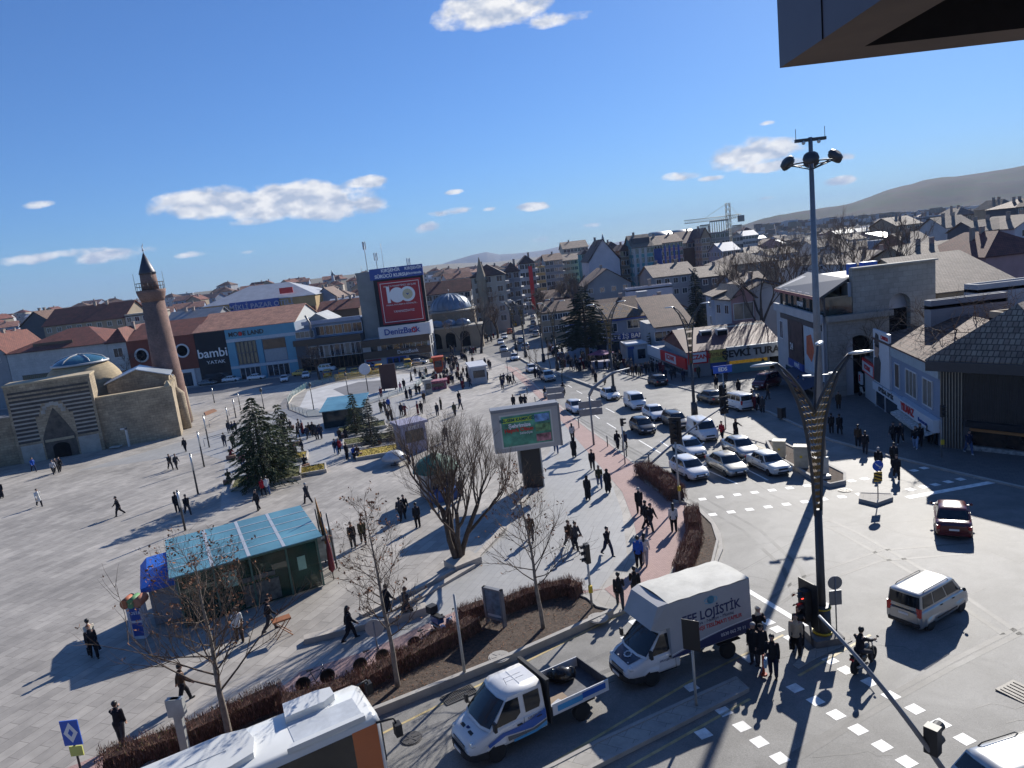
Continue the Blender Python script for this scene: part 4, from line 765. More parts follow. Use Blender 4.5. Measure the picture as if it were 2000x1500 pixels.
panel(r,0,Wd*.38,H-1.5,H+.1,m_bw,'fascia',.3); panel(r,Wd*.38,Wd,H-1.5,H+.1,MATS['sign red'],'fascia',.3); panel(r,Wd*.52,Wd*.78,H-1.3,H-.1,m_bw,'sign_board',.36); letters(r,'ECZANE',.9,MATS['sign red'],Wd*.65,H-.6,-.38,bold=.03)
for k in range(6):window(r,Wd*(k+.5)/6,.6,Wd/6-.4,H-2.5,'F',6,Wd,m_frame if k < 2 else m_frk,m_win,2)
# --- Is Bankasi, ATM pavilion, tiled shop beside it
r,Wd,H = gshell('bank_building','grey blue bank with patchwork tiles and a navy fascia behind the great cedar','bank',(1120,700),(1277,682),634,13,WL['pale'],both=614)
panel(r,Wd*.2,Wd-.3,H*.42,H*.58,m_sb,'fascia',.4); letters(r,'TÜRKİYE İŞ BANKASI',1.25,m_sw,Wd*.66,H*.5,-.43,bold=.02); window(r,Wd*.80,H*.70,3.2,1.6,'F',13,Wd,m_frame,m_win,3); window(r,Wd*.52,H*.66,1.6,1.6,'F',13,Wd); window(r,Wd*.25,H*.66,1.6,1.6,'F',13,Wd)
panel(r,-.2,Wd+.3,H-.35,H+.1,m_sb,'gutter',.5); roof(r,'hip',Wd,13,H,2.6,RF['mixt'],.6); t = MB(); t.b0(Wd*.9,Wd*.9+1.8,3.5,5.2,H,H+4.2); t.b0(Wd*.9-.15,Wd*.9+1.95,3.35,5.35,H+4.2,H+4.5); t.build('chimney',WL['white'],r)
for k in range(4):panel(r,Wd*(.3+.16*k),Wd*(.42+.16*k),.6,H*.38,m_win,'shop_window',.1)
r,Wd,H = gshell('cash_machine_pavilion','small white cash machine pavilion with a big window beside the crowd','pavilion',(1226,712),(1268,707),676,5,WL['white']); roof(r,'flat',Wd,5,H,.2,MATS['board white']); panel(r,Wd*.5,Wd*.85,1.2,H-.8,m_win,'window',.08); panel(r,Wd*.05,Wd*.3,.4,H-.6,M('atm blue',(.05,.1,.2)),'cash_machine',.15); panel(r,Wd*.05,Wd*.35,H-.6,H-.2,m_sb,'sign_board',.12)
bld('low shop with brown tiles, white sign boards and stone base right of the bank',(1281,641),(1352,632),118,14,'white','shed',4.2,'brown',1,3,ww=2.6,wh=1.6,fh=3.4,chim=0)
bld('two-storey shop row right of the avenue behind the lamp posts',(1058,612),(1118,606),178,12,'tan','gx',2.4,'brown',2,6,chim=1); bld('brown low house before the avenue trees',(1062,585),(1140,578),215,12,'pink','gx',2.4,'brown',1,5,chim=1)
# --- pink shop house with black sign and its neighbours in the lane
r,Wd,H = bld('pink two-storey shop house with a black sign above its lit window',(1428,588),(1474,583),112,10,'pink','gy',2.2,'beige',1,1,ww=3.2,wh=2.6,fh=3.6,lo=.5,chim=0,pane=m_curt); panel(r,0,Wd,H-6.6,H-4.2,WL['black'],'sign_board',.4); letters(r,'KİĞILI',1.1,m_sw,Wd*.5,H-5.2,-.43); panel(r,Wd*.15,Wd*.9,H-9.6,H-6.8,M('lit window',(.25,.18,.12),.3,var=.8,vs=1.5),'shop_window',.2)
bld('narrow white shop house with closed shutters beside the pink one',(1395,583),(1427,589),117,12,'white','gx',2.2,'old',2,2,ww=1.2,fh=3.3,chim=0,YR=112); bld('old two-storey house with beige tiles in the shaded lane',(1378,575),(1395,581),124,14,'pale','gx',2.4,'old',2,1,YR=117,chim=1)
bld('dark gabled house behind the pink shop',(1478,578),(1510,574),122,12,'brown','gy',2.0,'beige',1,2,chim=0)
r = thing('banner','blue shop banner on posts above the lane behind the low shops','banner',(0,0,0)); bnr = [at(*p,108) for p in ((1381,638),(1417,634),(1418,650),(1382,655))]; t = MB(); t.add([*bnr]+[v+Vector((0,.2,0)) for v in bnr],[(3,2,1,0),(4,5,6,7),(0,1,5,4),(1,2,6,5),(2,3,7,6),(3,0,4,7)]); t.build('board',M('banner blue',(.03,.1,.35),.5),r); [MB().tube([(b.x,b.y+.1,gz(b.x,b.y)),(b.x,b.y+.1,b.z+1.4)],.08,5).build('post',m_frk,r) for b in (bnr[2],bnr[3])]; text('EMEK DÜNYASI',.75,m_sw,r,((bnr[0]+bnr[2])/2+Vector((0,-.05,.3)))[:],UPR,depth=.02)
# --- mid distance roofs right of the bank, up to the teal block
for a in [('long low dark-roofed house behind the bank',(1165,620),(1262,590),150,10,'pale','gx',2.2,'brown',1,6),('white walled yard building with a sloping top',(1225,570),(1313,555),168,3,'lilac','flat',1,'flat',0,0),('brown-roofed shed right of the white wall',(1272,605),(1338,606),142,12,'white','gy',2.4,'sheet',1,2),
          ('grey gabled block below the teal flats',(1142,560),(1232,553),200,18,'grey','gy',4.5,'brown',1,4),('wide grey house with beige roof and a green roof sign',(1278,545),(1360,532),190,20,'grey','gx',3.,'beige',2,5),('long brown-roofed house left of the tall cypress',(1262,540),(1330,530),220,18,'tan','hip',3,'beige',1,4),
          ('dark weathered house behind the cypress',(1368,545),(1440,533),185,18,'dgrey','gx',2.5,'old',1,4),('grey blue gable house in the roofs right of the cypress',(1440,560),(1500,552),165,14,'pale','gx',2.5,'brown',1,3),
          ('broad dark-tiled house behind the glass cafe',(1420,520),(1520,508),210,22,'tan','hip',3.,'old',1,4),('low beige-roofed house with a valley roof behind the stone building',(1760,560),(1870,553),95,12,'white','gx',2.5,'beige',1,3)]:
    bld(a[0],a[1],a[2],a[3],a[4],a[5],a[6],a[7],a[8],a[9],a[10])
# near right, behind the slatted building
r,Wd,H = bld('grey house end with two air conditioners between tiled roofs',(1826,530),(1885,536),96,14,'tan','gy',1.6,'brown',1,1,chim=0)
for x in (.45,.75):t = MB(); t.b0(Wd*x,Wd*x+1.1,-.4,0,H-1.8,H-1.0); t.lathe([(.01,0),(.3,0)],(Wd*x+.35,-.42,H-1.4),12,1,False,'y'); t.build('air_conditioner',[m_frame,m_dark],r)
bld('wide house with ribbed beige tiles at the right edge',(1832,562),(1990,568),78,22,'tan','gx',3.8,'beige',0,0,chim=0); bld('white walled shop back with a pale blue strip at the right edge',(1910,560),(2060,556),66,2,'white','flat',.4,'flat',0,0,chim=0)
bld('low grey wall building below the bare trees at right',(1818,588),(1968,592),62,1,'grey','flat',.5,'flat',0,0,chim=0); bld('small pale box building at the right edge above the tiled roof',(1968,618),(2060,620),52,2,'tan','flat',.4,'flat',0,0,chim=0)
# --- hillside houses seen over the roofs at right
for a in [('red brick gable house with beige roof left of the dark terrace',(1780,478),(1830,481),165,16,'brick','gx',3.2,'beige',2,3),('dark blue terrace house with four white windows',(1912,452),(1982,446),170,12,WL['dgrey'],'gx',2.6,'beige',2,4),('white gabled house with chimneys above the brick house',(1848,446),(1905,440),200,14,'white','gx',3.2,'beige',2,4),
          ('pale lilac house end at the far right',(1982,446),(2060,440),165,14,'lilac','gy',3.,'beige',1,2),('dark hipped house on the slope',(1868,422),(1908,418),270,14,'dgrey','hip',3,'beige',2,4),('tall house with hipped roof near the right edge',(1955,407),(1985,403),250,14,'tan','hip',3,'beige',3,3),
          ('blue framed flats at the right edge of the slope',(1984,405),(2060,398),230,14,'dgrey','hip',2.5,'brown',3,4),('white flats with a rooftop tank room',(1806,426),(1842,421),260,16,'white','flat',1,'flat',3,3),('beige long-roofed house before the white flats',(1752,440),(1800,438),240,18,'tan','gx',3,'beige',1,3),
          ('blue grey shed with a slanting roof left of the brick house',(1750,470),(1778,463),180,14,'pale','shed',2,'gsheet',0,0),('long weathered roof below the brick house',(1800,515),(1990,497),130,20,'tan','gx',3.4,'old',0,0),('rust red roof with dormer at the right',(1925,500),(2060,492),120,20,'pink','hip',4,'red',0,0),
          ('flat broad hip roof below the pale blue shed',(1690,520),(1790,505),150,18,'white','hip',2.6,'beige',1,4)]:
    bld(a[0],a[1],a[2],a[3],a[4],a[5],a[6],a[7],a[8],a[9],a[10],wh=1.5,chim=2)
# --- apartments along the avenue
AP = [('cream flats with a small corner turret left of the avenue',(920,545),(985,534),215,14,'cream','hip',3.5,'brown',5,3,{}),('row of old flats with red tiles behind the dome',(832,580),(918,566),235,14,'grey','gx',4,'red',3,7,{}),('grey blind-sided flats right of the cream ones',(986,536),(1014,527),228,16,'grey','hip',3,'brown',5,2,{}),
      ('narrow flats with balconies and a tall red vertical sign',(1014,517),(1044,513),262,20,'white','hip',3,'brown',6,3,{}),('beige and ochre painted flats on the left of the avenue',(1044,526),(1064,520),285,22,'yellow','flat',1,'flat',5,2,{}),('grey flats with white balconies up the avenue',(1064,512),(1098,506),320,22,'grey','gx',3,'brown',6,4,{}),
      ('long cream flats where the avenue ends',(1098,512),(1136,504),350,20,'cream','gx',3,'beige',6,5,{}),('pale flats with a glass corner before the blank gable',(1136,498),(1150,495),330,16,'teal','hip',2,'brown',6,2,{}),
      ('big blank lilac gable wall facing the street',(1150,513),(1210,506),235,20,'lilac','gy',7,'brown',0,0,{}),('narrow beige flats beside the blank gable',(1211,491),(1232,488),240,18,'tan','hip',2,'brown',6,2,{}),('teal glass flats with beige roof windows',(1236,487),(1274,480),232,16,'teal','gx',4.2,'beige',7,5,dict(pane='gg')),
      ('white striped flats attached to the teal block',(1275,481),(1291,478),236,16,'white','gx',3,'beige',6,3,{}),('weathered pink-grey flats behind the striped ones',(1292,477),(1332,470),270,20,'pink','gx',3,'brown',6,5,{}),('dark-roofed block below the concrete frame',(1330,478),(1372,470),300,20,'brown','gx',5,'sheet',1,4,{}),
      ('round-roofed grey block, left of two on the skyline',(1278,468),(1316,462),420,22,'grey','vault',6,'gsheet',3,6,{}),('round-roofed grey block, right of two on the skyline',(1321,464),(1358,458),430,22,'grey','vault',6,'gsheet',3,6,{}),('unfinished concrete block with rows of square openings below the crane',(1388,458),(1424,452),300,20,'conc','flat',2.5,'flat',7,4,{}),
      ('brown gabled flats left of the unfinished block',(1369,466),(1387,463),290,18,'tan','gy',4,'brown',6,2,{}),('white low flats right of the unfinished block',(1432,464),(1450,461),320,16,'white','flat',1,'flat',4,3,{}),('white sheds on the valley floor right of the crane',(1450,462),(1480,458),420,16,'white','gx',3,'metal',2,5,{}),('white house row with pale roofs below the crane',(1412,492),(1444,487),260,18,'pale','gx',3,'metal',2,4,{}),
      ('red-roofed school far behind the crane',(1448,455),(1476,452),560,20,'red','hip',4,'red',2,6,{}),('brown flats before the blank gable',(1182,488),(1212,484),300,18,'brick','hip',3,'brown',3,4,{}),('orange-tiled flats on the skyline left of the blank gable',(1100,489),(1148,480),400,24,'cream','gx',4,'beige',3,7,{})]
for a in AP:
    kw = dict(a[11]); pane = m_gg if kw.get('pane') else None
    if a[6] == 'vault':
        r,Wd,H = bld(a[0],a[1],a[2],a[3],a[4],a[5],'flat',.2,a[8],a[9],a[10],chim=0); t = MB(); t.lathe([(a[7],0),(a[7]*1.0,Wd)],(0,a[4]/2,H-.5),24,0,True,'x'); 
        t.v = [(v[0],a[4]/2+(v[1]-a[4]/2)*a[4]/a[7]/2,H-.6+max(0,v[2]-H+.5)*.8) for v in t.v]; t.build('vault_roof',RF['gsheet'],r); continue
    r,Wd,H = bld(a[0],a[1],a[2],a[3],a[4],a[5],a[6],a[7],a[8],a[9],a[10],ww=1.7,wh=1.7,pane=pane,chim=1,name='apartment_building',sides='R' if a[1][0] < 1140 else 'L')
    if 'balcon' in a[0] or 'cream' in a[0]:
        for i in range(4):t = MB(); t.b0(Wd,Wd+1.2,3+0,12,H-3*(i+1)-.1,H-3*(i+1)+.9); t.build('balcony',WL['white'],r)
    if 'turret' in a[0]:t = MB(); t.lathe([(1.4,0),(1.4,H-1),(1.7,H-1),(.05,H+6)],(Wd*.30,-.6,0),8,0,False); t.build('turret',WL['tan'],r)
    if 'red vertical' in a[0]:t = MB(); t.b0(Wd*.55,Wd*.8,-1.2,-.9,H-17,H-1); s_ = t.build('vertical_sign',MATS['sign red'],r)
    if 'teal glass' in a[0]:
        for k in range(3):panel(r,Wd*(.28*k),Wd*(.28*k)+.8,0,H,WL['white'],'pilaster',.2)
        for k in range(3):t = MB(); t.b0(Wd*(.1+.28*k),Wd*(.1+.28*k)+1.8,2,5,H+.8,H+3.2); t.build('dormer',WL['dgrey'],r)
    if 'striped' in a[0]:[panel(r,Wd*(.1+.22*k),Wd*(.1+.22*k)+.7,0,H-1,m_sb,'stripe',.1) for k in range(4)]
    if 'unfinished' in a[0]:t = MB(); [t.tube([(Wd*k/8,.3,H),(Wd*k/8,.3,H+5)],.15,4) for k in range(9)]; t.b0(0,Wd,0,.5,H+4.8,H+5.3); t.build('top_frame',WL['conc'],r)
for a in [('white gabled hall between the shops and the skyline',(612,590),(660,580),245,14,'pale','gy',4,'brown',2,6),('tan long shed with pale roof beside the concrete tower',(640,604),(702,592),215,14,'tan','gx',2.2,'metal',0,0),('dark red roofed house behind the brown shops',(622,612),(700,600),200,12,'brown','gx',2.6,'red',0,0),
          ('dark grey blank house end far left behind the roofs',(40,640),(105,632),230,14,'dgrey','gy',4.5,'brown',0,0),('tan house block with a long red roof left of the minaret',(85,640),(242,620),215,16,'tan','gx',4.8,'red',1,8),('tan house end with a roof terrace left of the minaret',(243,618),(290,612),215,14,'cream','flat',1,'flat',1,3),
          ('long grey tiled shed right of the minaret',(322,640),(420,622),205,14,'grey','gx',3.4,'gsheet',1,5)]:
    bld(a[0],a[1],a[2],a[3],a[4],a[5],a[6],a[7],a[8],a[9],a[10],chim=2)
r,Wd,H = bld('brown hall with pale metal roof and big blue letters',(398,604),(614,572),235,26,'yellow','hip',5.0,'metal',1,10,fh=6.5,chim=0); panel(r,0,Wd,H-6,H-3.6,M('fascia rust',(.22,.10,.05),.7),'fascia',1.2); panel(r,Wd*.24,Wd*.68,H-3.2,H+.4,m_sb,'sign_board',.8); letters(r,'ÇARMİKLİ PAZAR OTELİ',2.3,MATS['fascia lilac'],Wd*.46,H-1.4,-.85,bold=.03); panel(r,Wd*.68,Wd*.80,H+1.5,H+3.4,MATS['sign red'],'roof_sign',.3,2.)
# --- tower crane
p = at(1424,452,305); r = thing('tower_crane','pale tower crane with a long jib over the unfinished block','crane',(p.x,p.y,gz(p.x,p.y))); ht = at(1424,424,305).z-r.location.z; m_cr = M('crane steel',(.45,.42,.33),.6,.2)
def lattice(parent,nm,a,b,w,n=14,rad=.09):
    a,b = Vector(a),Vector(b); d = (b-a).normalized(); s = d.cross(Vector((0,1,.01))).normalized()*w; u = d.cross(s).normalized()*w; t = MB()
    cs = [s+u,s-u,-s-u,-s+u]
    for c in cs:t.tube([a+c/2,b+c/2],rad,4)
    for i in range(n):f,g = i/n,(i+1)/n; [t.tube([a.lerp(b,f)+cs[k]/2,a.lerp(b,g)+cs[(k+1) % 4]/2],rad*.7,3) for k in range(4)]
    return t.build(nm,m_cr,parent)
tip = at(1337,434,305)-r.location; tail = at(1447,421,305)-r.location; lattice(r,'mast',(0,0,0),(0,0,ht+6),1.6,16,.13); lattice(r,'jib',(0,0,ht),tip,1.3,22,.10); lattice(r,'counter_jib',(0,0,ht),tail,1.3,6,.12)
t = MB(); t.tube([(0,0,ht+6),tip*.55+Vector((0,0,ht*.45+.5))],.06,3); t.tube([(0,0,ht+6),tail*.85+Vector((0,0,ht*.15))],.06,3); t.build('stay_cable',m_cr,r); t = MB(); t.box(tail+Vector((0,0,-1.2)),(2.4,1.6,2.6)); t.build('counterweight',WL['conc'],r)
# --- two far minarets
for px,py0,py1,Y,l in ((1179,486,455,480,'slim white minaret with pointed cap on the skyline behind the blank gable'),(651,548,527,520,'slim white minaret far off above the left rooftops')):
    b = at(px,py0,Y); tp = at(px-1,py1,Y); z0 = gz(b.x,b.y); r = thing('minaret',l,'minaret',(b.x,b.y,z0)); h = tp.z-z0; t = MB(); t.lathe([(1.5,0),(1.3,h*.55),(1.9,h*.58),(1.1,h*.60),(1.0,h*.8)],n=14); t.build('shaft',WL['white'],r); t = MB(); t.lathe([(1.2,h*.8),(.05,h)],n=14); t.build('cap',m_lead,r)
# --- the overhanging bay of the building this is seen from
m_ob = M('bay cladding',(.085,.083,.11),.55,var=.06,vs=1.2); m_os = M('bay soffit',(.10,.07,.055),.7,var=.3,vs=.4)
c = at(1523,133,12.5); zb_ = c.z; x0 = c.x; r = thing('building','grey panelled overhanging bay with dark brown soffit at the top right','building',(x0,12.5,zb_))
t = MB(); th = 7.; X = 14.; Yd = 13.
t.add([(0,0,0),(0,-Yd,0),(0,-Yd,th),(0,0,th),(X,0,0),(X,0,th)],[(0,3,2,1),(0,4,5,3)]); t.add([(0,0,th),(X,0,th),(X,-Yd,th),(0,-Yd,th)],[(0,1,2,3)]); t.build('cladding',m_ob,r)
t = MB()
for y in (-1.6,-4.1,-6.6,-9.1):t.b0(-.012,.003,y-.012,y+.012,0,th)
t.build('panel_joint',m_dark,r); ix,iy = 1.0,-.85
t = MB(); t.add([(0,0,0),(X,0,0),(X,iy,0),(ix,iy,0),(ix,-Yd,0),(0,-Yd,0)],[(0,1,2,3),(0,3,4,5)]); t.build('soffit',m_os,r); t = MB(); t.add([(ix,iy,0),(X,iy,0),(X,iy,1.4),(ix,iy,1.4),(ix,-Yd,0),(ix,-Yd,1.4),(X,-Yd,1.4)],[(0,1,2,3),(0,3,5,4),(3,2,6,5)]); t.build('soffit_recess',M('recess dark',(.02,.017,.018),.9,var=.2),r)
t = MB(); t.b0(-14-x0,20,-19,-17,-zb_-1,8); t.build('wall',m_ob,r)
# --- far houses, packed behind the listed ones
def proto_house(w,d,h,rk,rh,rm,wm,fl):
    r = thing('house',None,None); t = MB(); t.b0(0,w,0,d,-4,h); t.build('wall',WL[wm],r); ro = roof(r,rk,w,d,h,rh,RF[rm],.4,gable=WL[wm]); t = MB(); t.b0(w*.6,w*.6+.8,d*.4,d*.4+.7,h+rh*.3,h+rh+1); t.build('chimney',m_chim,ro)
    for i in range(fl):
        for c in range(max(2,int(w/4))):window(r,w*(c+.5)/max(2,int(w/4)),h-3*(i+1)+1,1.4,1.4,'F',d,w)
    return r
specs = [(11,10,7,'hip',2.6,'red','cream',2),(14,10,6.5,'gx',2.8,'red','white',2),(9,12,8,'gy',2.8,'red','tan',2),(13,11,9,'hip',2.8,'brown','white',3),(16,11,7,'gx',3,'orange','pale',2),(12,12,6,'flat',.6,'flat','grey',2),(10,9,5.5,'gx',2.2,'metal','white',1),
         (11,10,7,'hip',2.6,'beige','tan',2),(15,11,6.5,'gx',2.8,'old','white',2),(10,12,7.5,'gy',2.6,'beige','pink',2),(14,12,6,'hip',2.4,'old','tan',1),(12,9,6,'gx',2.4,'gsheet','grey',1)]
HP = []
for s in specs:o = proto_house(*s); kids(o); [kids(c) for c in kids(o)]; HP.append(o)
hr = random.Random(11); ymin_l = lambda px:235 if px < 620 else (260 if px < 830 else 300); cnt = 0; used_p = set()
names = {'red':'red tiled','brown':'brown tiled','orange':'orange tiled','flat':'flat-roofed','metal':'pale metal-roofed','beige':'beige tiled','old':'weathered tiled','gsheet':'grey sheet-roofed'}
def ptree(o,parent=None):
    c = o.copy(); COL.objects.link(c)
    if parent:c.parent = parent
    for ch in kids(o):ptree(ch,c)
    return c
Y = 225.
while Y < 640 and cnt < 290:
    xl,xr_ = at(-60,600,Y).x,at(2080,450,Y).x; x = xl+hr.uniform(0,10)
    while x < xr_ and cnt < 290:
        w = Vector((x,Y,gz(x,Y)-CAMH)); c = w.x*_R+w.y*_F+w.z*_up; px = 1000+FPX*c.x/c.z
        ok = True
        if 930 < px < 1160 and Y < 420:ok = False
        if px < 840 and Y < ymin_l(px):ok = False
        if 1140 < px < 1480 and Y < 330:ok = False
        if 1480 <= px < 1700 and Y < 230:ok = False
        if px >= 1700 and Y < 290:ok = False
        if 780 < px < 940 and Y < 330:ok = False
        if ok:
            left = px < 1150; k = hr.randrange(0,7) if left else hr.choice([7,8,9,10,11,5,6,7,8]); o = HP[k] if k not in used_p else ptree(HP[k]); used_p.add(k)
            xx,yy = x+hr.uniform(-2,2),Y+hr.uniform(-5,5); s = hr.uniform(.85,1.2); o.location = (xx,yy,gz(xx,yy)+(hr.uniform(-.5,2.5) if left else hr.uniform(-1,1.))); o.scale = (s,s,s); o.rotation_euler = (0,0,hr.choice([-.35,-.1,.15,.5,.25])+hr.uniform(-.12,.12))
            zn = next(t_ for lim,t_ in ((280,'left of the minaret'),(700,'between minaret and hoarding tower'),(1150,'behind the avenue flats'),(1450,'below the crane'),(1600,'left of the floodlight mast'),(1800,'right of the floodlight mast'),(9999,'near the right edge')) if px < lim); bd = 'nearer' if Y < 300 else ('middle' if Y < 420 else 'farthest')
            tag(o,'%s %s-walled house in the %s roofs %s' % (names[specs[k][5]],{'pale':'blue'}.get(specs[k][6],specs[k][6]),bd,zn),'house','%s houses %s of the avenue' % (names[specs[k][5]],'left' if left else 'right')); cnt += 1
        x += hr.uniform(15,21)*(1+Y/900)
    Y += 17+Y*.035
for k,o in enumerate(HP):
    if k not in used_p:
        for ch in kids(o):
            for g in kids(ch):bpy.data.objects.remove(g)
            bpy.data.objects.remove(ch)
        bpy.data.objects.remove(o)
# specks of the village on the hill and valley floor: far too many to count
t = MB(); hr = random.Random(5); t2 = MB()
for i in range(1500):
    px = hr.uniform(1480,2100); f = (px-1480)/620; py = hr.uniform(440-95*f*.55,470-60*f); Yy = 700+(470-60*f-py)/60*1500
    Yy = hr.uniform(750,1500); p = at(px,py,Yy); s = hr.uniform(4,9); z = p.z
    (t if i % 3 else t2).box((p.x,p.y,z),(s*1.4,s,s*.7),hr.uniform(0,3),i % 3 % 2,1.)
t.build('hillside_village',[WL['white'],WL['tan']])['kind'] = 'stuff'; o = t2.build('hillside_village',[RF['beige'],RF['red']]); o['kind'] = 'stuff'
# ================================================================= TREES, HEDGES
def rvec(r):
    while True:
        v = Vector((r.uniform(-1,1),r.uniform(-1,1),r.uniform(-1,1)))
        if .1 < v.length < 1:return v.normalized()
m_bark = M('bark',(.075,.058,.046),.95,var=.4,vs=6,bump=.6,bs=20); m_barkp = M('pale bark',(.22,.185,.15),.9,var=.45,vs=4,bump=.4,bs=20); m_twig = M('twigs',(.11,.08,.062),.95,var=.3,vs=3); m_dead = M('dead leaves',(.22,.10,.05),.9,var=.5,vs=5)
m_need = M('needles',(.045,.065,.022),.85,var=.7,vs=1.6); m_need2 = M('dark needles',(.022,.035,.02),.85,var=.6,vs=1.2); m_needb = M('grey green needles',(.05,.065,.05),.85,var=.5,vs=1.5)
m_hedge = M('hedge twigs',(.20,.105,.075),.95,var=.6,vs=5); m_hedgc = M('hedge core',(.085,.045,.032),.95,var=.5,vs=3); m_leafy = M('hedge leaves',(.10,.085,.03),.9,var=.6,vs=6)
def bare_tree(h,spread,seed,levels=5,trunks=1,r0=.16,leaves=0,bark=None,fork=.3,upb=.25,kids_=(3,4),rm=.006):
    r = random.Random(seed); tr,cr,lf = MB(),MB(),MB()
    def branch(p,d,L,rad,lv):
        n = 4 if lv > levels-3 else 3; pts = [p]; dd = d.copy(); q = p.copy()
        for i in range(n):
            dd = (dd+rvec(r)*.16+Vector((0,0,upb*.35*(1 if lv < levels else 0)))).normalized(); q = q+dd*L/n; pts.append(q.copy())
        end = rad*(.62 if lv else .3); rs = [rad+(end-rad)*i/n for i in range(n+1)]
        (tr if rad > r0*.34 else cr).tube(pts,rs,7 if rad > r0*.4 else (5 if rad > .03 else 3),0,False)
        if lv == 0:
            if leaves and r.random() < leaves:
                for _ in range(2):
                    c = pts[-1]+rvec(r)*.06; a,b = rvec(r)*r.uniform(.035,.07),rvec(r)*r.uniform(.03,.055); lf.add([c-a,c+b,c+a,c-b],[(0,1,2,3)])
            return
        k = r.choice(kids_)
        for j in range(k):
            f = .45+.55*(j+1)/k if lv < levels else .35+.65*(j+1)/k; i = min(n-1,int(f*n-1e-6)); base = pts[i].lerp(pts[i+1],f*n-i)
            s = rvec(r); s.z *= .4; s = (s-dd*s.dot(dd)).normalized(); nd = (dd*(1-spread*.5)+s*spread*r.uniform(.6,1.15)+Vector((0,0,upb*.5))).normalized()
            branch(base,nd,L*r.uniform(.52,.78),max(rm,rs[i]*r.uniform(.5,.72)),lv-1)
    L0 = h*(.34 if trunks == 1 else .40)
    for t_ in range(trunks):
        a = t_*2*math.pi/max(1,trunks)+.6; d = Vector((math.cos(a)*.28*(trunks > 1),math.sin(a)*.28*(trunks > 1),1)).normalized(); branch(Vector((math.cos(a)*.1*(trunks > 1),math.sin(a)*.1*(trunks > 1),-.1)),d,L0*r.uniform(.9,1.1),r0*(1 if trunks == 1 else .75),levels)
    if trunks > 1:tr.tube([(0,0,-.2),(0,0,.5)],[r0*1.7,r0*1.3],10)
    return tr,cr,lf
def leader_tree(h,R,seed,r0,leaves,nb=34,rm=.006):
    r = random.Random(seed); tr,cr,lf = MB(),MB(),MB(); P = [Vector((0,0,-.1))]; d = Vector((.02,0,1))
    for i in range(14):d = (d+rvec(r)*.07+Vector((0,0,.12))).normalized(); P.append(P[-1]+d*h/14)
    tr.tube(P,[r0*(1-.93*i/14) for i in range(15)],8)
    def br(p,d,L,rad,lv):
        n = 4; pts = [p]; q = p
        for i in range(n):d = (d+rvec(r)*.17+Vector((0,0,.10))).normalized(); q = q+d*L/n; pts.append(q)
        cr.tube(pts,[rad*(1-.7*i/n) for i in range(n+1)],5 if lv > 1 else 3,0,False)
        if lv == 0:
            if r.random() < leaves:
                for _ in range(3):c = pts[-1]+rvec(r)*.09; a,b = rvec(r)*r.uniform(.04,.08),rvec(r)*r.uniform(.03,.06); lf.add([c-a,c+b,c+a,c-b],[(0,1,2,3)])
            return
        for j in range(r.choice((4,5,6))):
            f = r.uniform(.2,1); i = min(n-1,int(f*n)); b = pts[i].lerp(pts[i+1],f*n-i); s = rvec(r); s = (s-d*s.dot(d)).normalized(); br(b,(d+s*.75).normalized(),L*r.uniform(.38,.6),max(rm,rad*.5),lv-1)
    for k in range(nb):
        f = .30+.68*(k/nb)**.9; z = f*14; i = min(13,int(z)); b = P[i].lerp(P[i+1],z-i); a = k*2.4+r.random(); L = R*(1.15-.75*(f-.3)/.7)*r.uniform(.7,1.1); br(b,Vector((math.cos(a),math.sin(a),r.uniform(.35,.9))).normalized(),L,max(.012,r0*(1-f)*.42),2)
    return tr,cr,lf
def plant_leader(px,py,top,label,seed,R,r0=.12,leaves=.2,bark=None,**k):
    p = G(px,py,PH); h = hpx(p,top); tr,cr,lf = leader_tree(h,R,seed,r0,leaves,**k); root = thing('bare_tree',label,'tree',p); tr.build('trunk',bark or m_bark,root); c = cr.build('crown',m_twig,root)
    if lf.v:lf.build('dry_leaves',m_dead,c)
def plant_bare(p,h,label,seed,spread=.62,levels=5,trunks=1,r0=.16,leaves=0.,bark=None,group=None,upb=.25,kids_=(3,4),name='bare_tree',rm=.006):
    tr,cr,lf = bare_tree(h,spread,seed,levels,trunks,r0,leaves,upb=upb,kids_=kids_,rm=rm)
    zm = max([v[2] for v in cr.v]); s = h/zm; root = thing(name,label,'tree',p,0,group)
    for mb in (tr,cr,lf):mb.v = [(v[0]*s,v[1]*s,v[2]*s) for v in mb.v]
    tr.build('trunk',bark or m_bark,root); c = cr.build('crown',m_twig,root)
    if lf.v:lf.build('dry_leaves',m_dead,c)
    return root
def bt_px(px,py,top,label,seed,dz=PH,**k):p = G(px,py,dz); return plant_bare(p,hpx(p,top),label,seed,**k)
def bt_at(px,py,Y,top,label,seed,**k):b = at(px,py,Y); p = Vector((b.x,b.y,gz(b.x,b.y))); return plant_bare(p,at(px,top,Y).z-p.z,label,seed,**k)
bt_px(897,1100,752,'big bare multi-stemmed tree in the middle of the square',3,levels=5,trunks=4,r0=.27,spread=.52,upb=.34,kids_=(4,4))
plant_leader(1062,1232,915,'slim bare tree with dry leaves rising from the planting bed by the map panel',8,2.3,.11,.16,m_barkp)
plant_leader(778,1348,985,'slim bare tree with dry leaves by the pale post and bicycles',12,2.1,.12,.18,m_barkp)
plant_leader(452,1458,1085,'bare tree with many dry seed balls in front of the glass pavilion',17,3.2,.15,.2,m_barkp,nb=40)
bt_px(940,690,560,'bare tree at the left kerb of the avenue before the dome',21,levels=5,r0=.3,dz=0,spread=.7,rm=.025); bt_px(905,700,590,'bare tree before the dome porch',22,levels=5,r0=.25,spread=.7,rm=.025); bt_px(972,660,575,'dark-stemmed bare tree at the avenue mouth',23,levels=4,r0=.35,spread=.6,kids_=(4,5))
